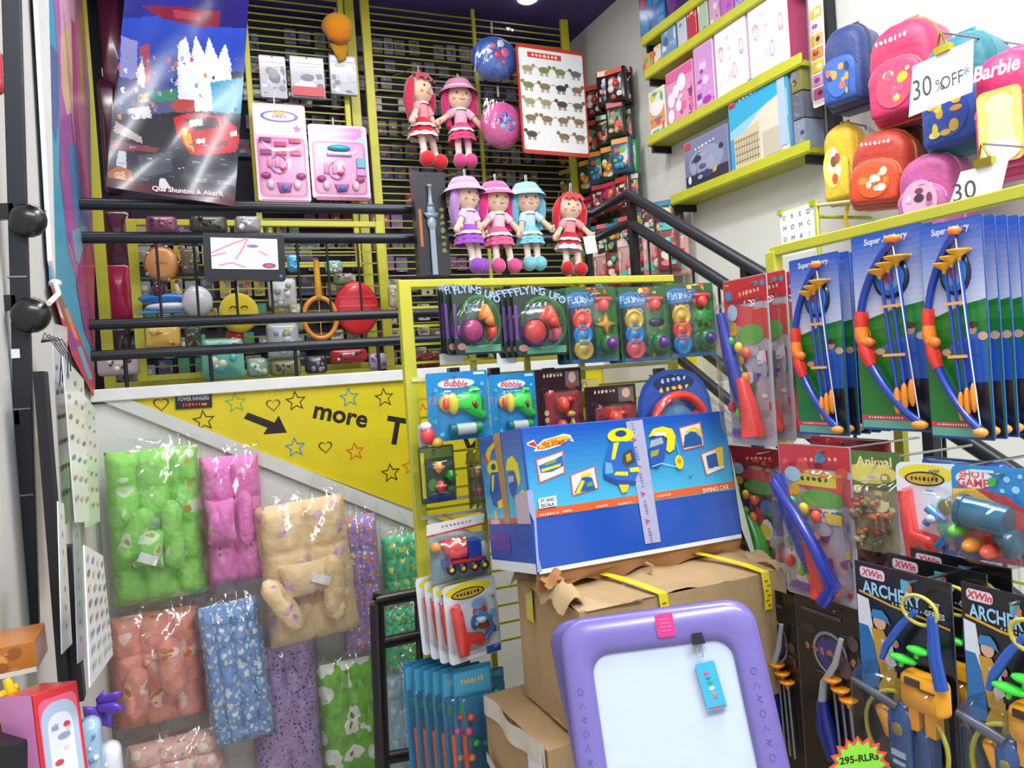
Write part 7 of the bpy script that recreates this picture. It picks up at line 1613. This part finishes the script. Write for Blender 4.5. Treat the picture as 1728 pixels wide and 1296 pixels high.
# archery series cards
def xwin(label, x0, y0, x1, y1, x, yaw=0):
    f, w, h = rect('R', x, x0, y0, x1, y1, yaw=yaw); T = thing('archery_card', label, 'toy bow set', f); k_ = .62
    g = G(); g.prism([(-w / 2, -h / 2), (w / 2, -h / 2), (w / 2, h * .5), (-w / 2, h * .5)], -.003, 0, '#16171b'); part('backing_card', g, 'glosspaper', T)
    g = setbase(G(), .0034); g.flat([(-w * .49, h * .34), (-w * .36, h * .33), (-w * .3, h * .1), (-w * .34, -h * .02), (-w * .49, -h * .02)], '#dfe4ea'); g.flat([(-w * .49, h * .2), (-w * .38, h * .2), (-w * .3, h * .1), (-w * .28, -h * .08), (-w * .49, -h * .1)], '#2a70b0')
    g.flat(rr(w * .28, h * .05, .006, cx=-w * .3, cz=h * .455), '#e8d0d8'); g.text('XWin', -w * .3, h * .455, h * .034, '#c8304a', bold=True, shear=.2); g.flat(bx2(w * .06, h * .44, w * .1, h * .05), '#5ab0c8'); g.flat(bx2(w * .1, h * .43, w * .05, h * .03), '#e07a5a')
    g.text('ARCHERY', -w * .1, h * .385, h * .062, '#9fd0ee', w=w * .64, bold=True); g.text('SET', w * .34, h * .385, h * .026, '#d8dce0', bold=True, maxw=w * .2); g.text('SERIES', w * .34, h * .345, h * .026, '#d8dce0', bold=True, maxw=w * .2); g.line([(-w * .46, h * .36), (-w * .1, h * .33), (w * .2, h * .318), (w * .48, h * .3)], .004, '#d8a83a'); g.scrawl(w * .08, h * .342, w * .36, h * .012, '#b8c8d0', 10)
    # the printed archer in a blue cap and yellow jacket
    g.flat([(-w * .34, h * .2), (-w * .2, h * .2), (-w * .12, h * .1), (-w * .1, h * .02), (-w * .26, -h * .02), (-w * .3, h * .08)], '#c89a2c'); g.flat([(-w * .24, h * .16), (-w * .12, h * .16), (-w * .08, h * .06), (-w * .18, h * .02)], '#d8d0cc'); g.flat(circ(-w * .24, h * .235, w * .07, h * .034), '#dcb090')
    g.flat([(-w * .34, h * .25), (-w * .31, h * .29), (-w * .2, h * .295), (-w * .15, h * .27), (-w * .12, h * .235), (-w * .2, h * .25), (-w * .33, h * .25)], '#3a80b4'); g.flat([(-w * .22, h * .0), (-w * .08, h * .03), (-w * .1, -h * .06), (-w * .24, -h * .1), (-w * .3, -h * .08)], '#c8a02c'); g.flat(circ(-w * .08, h * .16, w * .04, h * .02), '#c89a80')
    g.flat([(-w * .1, -h * .0), (w * .12, h * .02), (w * .16, -h * .12), (-w * .14, -h * .12)], '#a8902c'); g.busy(6, ['#3a3c44', '#6a5a3c', '#4a4a54'], -w * .1, h * .02, w * .12, h * .12, w * .06, 3); part('printed_art', g, 'glosspaper', T)
    g = G(); g.tube([(w * .3 + w * .17 * cos(a), -.03, h * .375 + h * .062 * sin(a)) for a in [2 * pi * i / 24 for i in range(24)]], .0032, '#c8bc4a', 8, closed=True); part('target_ring', g, 'plastic', T)
    g = G(); g.tube([(w * .24, -.026, h * .36), (w * .1, -.028, h * .28), (-w * .06, -.03, h * .17), (-w * .12, -.03, h * .1)], [.005, .007, .007, .005], '#2858b8', 8); g.tube([(w * .42, -.03, h * .36), (w * .42, -.03, h * .2), (w * .47, -.03, h * .06)], [.008, .0105, .0105], '#2050ac', 8); part('bow_limbs', g, 'plastic', T, label='bright blue bow limbs')
    g = G()
    for x_, z_, q in ((.28, .2, .035), (.12, .14, .045)): g.ell(x_ * w, -.034, z_ * h, q * .62, .010, .0065, '#3ee83a', 12, 6); g.tube([(x_ * w, -.034, z_ * h), (x_ * w - .004, -.034, z_ * h - .014)], [.005, .0035], '#34d832', 8)
    part('suction_cups', g, 'plastic', T, label='bright green suction cups')
    g = G(); g.puff(rr(w * .42, h * .17, .014, cx=w * .27, cz=h * .005), -.012, .026, '#f2a61c', 4, .18); g.box(w * .18, -.02, -h * .12, w * .1, .02, h * .1, '#f0a21a'); g.box(w * .34, -.02, -h * .12, w * .1, .02, h * .1, '#f0a21a'); gr = part('quiver_clip', g, 'plastic', T, label='yellow orange clip')
    part('clip_slot', G().box(w * .22, -.0385, h * .055, w * .14, .004, h * .03, '#3a2410').box(w * .36, -.0385, h * .035, w * .14, .004, h * .006, '#5a3a10'), 'plastic', gr)
    g = G(); cz = -h * .23
    g.tube([(w * .06 + w * .42 * cos(a), -.026, cz + h * .2 * sin(a)) for a in [pi * (.55 + i * 1.9 / 30) for i in range(31)]], .0038, '#b0a438', 8); g.tube([(w * .34 + w * .12 * cos(a), -.022, cz + h * .1 * sin(a)) for a in [2 * pi * i / 20 for i in range(20)]], .003, '#a09848', 6, closed=True); part('hoops', g, 'plastic', T)
    g = G(); g.puff(rr(w * .26, h * .32, .02, cx=w * .03, cz=-h * .24), -.008, .028, '#27508c', 4, .2); g.puff(rr(w * .16, h * .24, .016, cx=w * .26, cz=-h * .27), -.008, .03, '#22467c', 4, .2); q = part('quiver', g, 'plastic', T)
    part('quiver_print', G().ell(w * .03, -.0365, -h * .19, w * .06, .003, w * .06, '#8a8440', 14, 6).box(w * .03, -.0368, -h * .3, w * .14, .003, h * .025, '#b8c8d8').box(w * .03, -.0368, -h * .34, w * .12, .003, h * .015, '#b8c8d8'), 'plastic', q)
    g = G(); g.tube([(-w * .48, -.03, h * -.055), (-w * .2, -.03, -h * .08), (w * .02, -.03, -h * .1)], [.005, .008, .008], '#4c5460', 8); g.puff([(-w * .26, -h * .14), (-w * .14, -h * .13), (-w * .04, -h * .22), (-w * .04, -h * .28), (-w * .14, -h * .27)], -.012, .018, '#f0a01c', 4, .25); part('bow_handle', g, 'plastic', T, label='grey bar and orange handle')
    blisterT(T, rr(w * .9, h * .5, .03, cz=-h * .2), .05, e=.12)
    return T
x1 = xwin('black archery card with a yellow clip and green suction cups, beside the grey bow card', 1452, 968, 1610, 1330, 1.10)
for i in range(2):
    T2 = dups(x1, [shift((.07 + .06 * i, -.01, .005))])[0]; T2['label'] = ['first', 'second'][i] + ' black archery card showing its blue limb behind the whole one'
x2 = xwin('black archery card cut by the right edge of the picture', 1632, 1005, 1800, 1400, 1.02)

# price burst
f = fr('B', .93, 1450, 1292)
f = Fr(at('R', .93, 1450, 1292), RT - RT.z * V((0, 0, 1)), (0, 0, 1))
T = thing('price_burst', 'green and red starburst price card at the bottom edge', 'price card', f)
g = G(); o = star(0, 0, .048, .78, 16); g.prism(o, -.001, .0, '#e0503a'); g.prism([(x * .86, z * .86) for x, z in o], -.0014, -.001, '#8fe03a'); part('card', g, 'paper', T)
g = setbase(G(), .0016); g.text('295-RLRs', 0, .012, .012, '#1c2414', w=.062, rot=4, bold=True); part('lettering', g, 'paper', T)
g = G(); g.tube([(0, .002, -.04), (0, .004, -.30)], .002, '#c8c8c0', 6); part('stick', g, 'plastic', T)

# ================================================================== light
def area(name, loc, sx, sy, e, col=(1, .98, .95), rot=(0, 0, 0)):
    l = bpy.data.lights.new(name, 'AREA'); l.shape = 'RECTANGLE'; l.size = sx; l.size_y = sy; l.energy = e; l.color = col
    o = bpy.data.objects.new(name, l); COLL.objects.link(o); o.location = loc; o.rotation_euler = rot
area('ceiling_tube_front', (.5, -.4, 3.6), 2.6, .5, 120, (.96, .98, 1))
area('ceiling_tube_middle', (1.3, 1.4, 3.65), .25, 1.6, 54, (.97, .98, 1))
area('ceiling_tube_right', (1.9, 1.2, 3.6), .2, 1.2, 18, (1, .99, .97))
area('ceiling_tube_gallery', (.7, 3.3, 3.66), 2.2, .15, 34, (1, .98, .95))
w_ = bpy.data.worlds.new('w'); S.world = w_; w_.use_nodes = True
bg = w_.node_tree.nodes['Background']; bg.inputs[0].default_value = (.86, .9, 1, 1); bg.inputs[1].default_value = .8
vs = S.view_settings; vs.view_transform = 'Standard'; vs.look = 'None'; vs.gamma = 1; vs.exposure = .02; vs.use_curve_mapping = False
S.cycles.transparent_max_bounces = 24
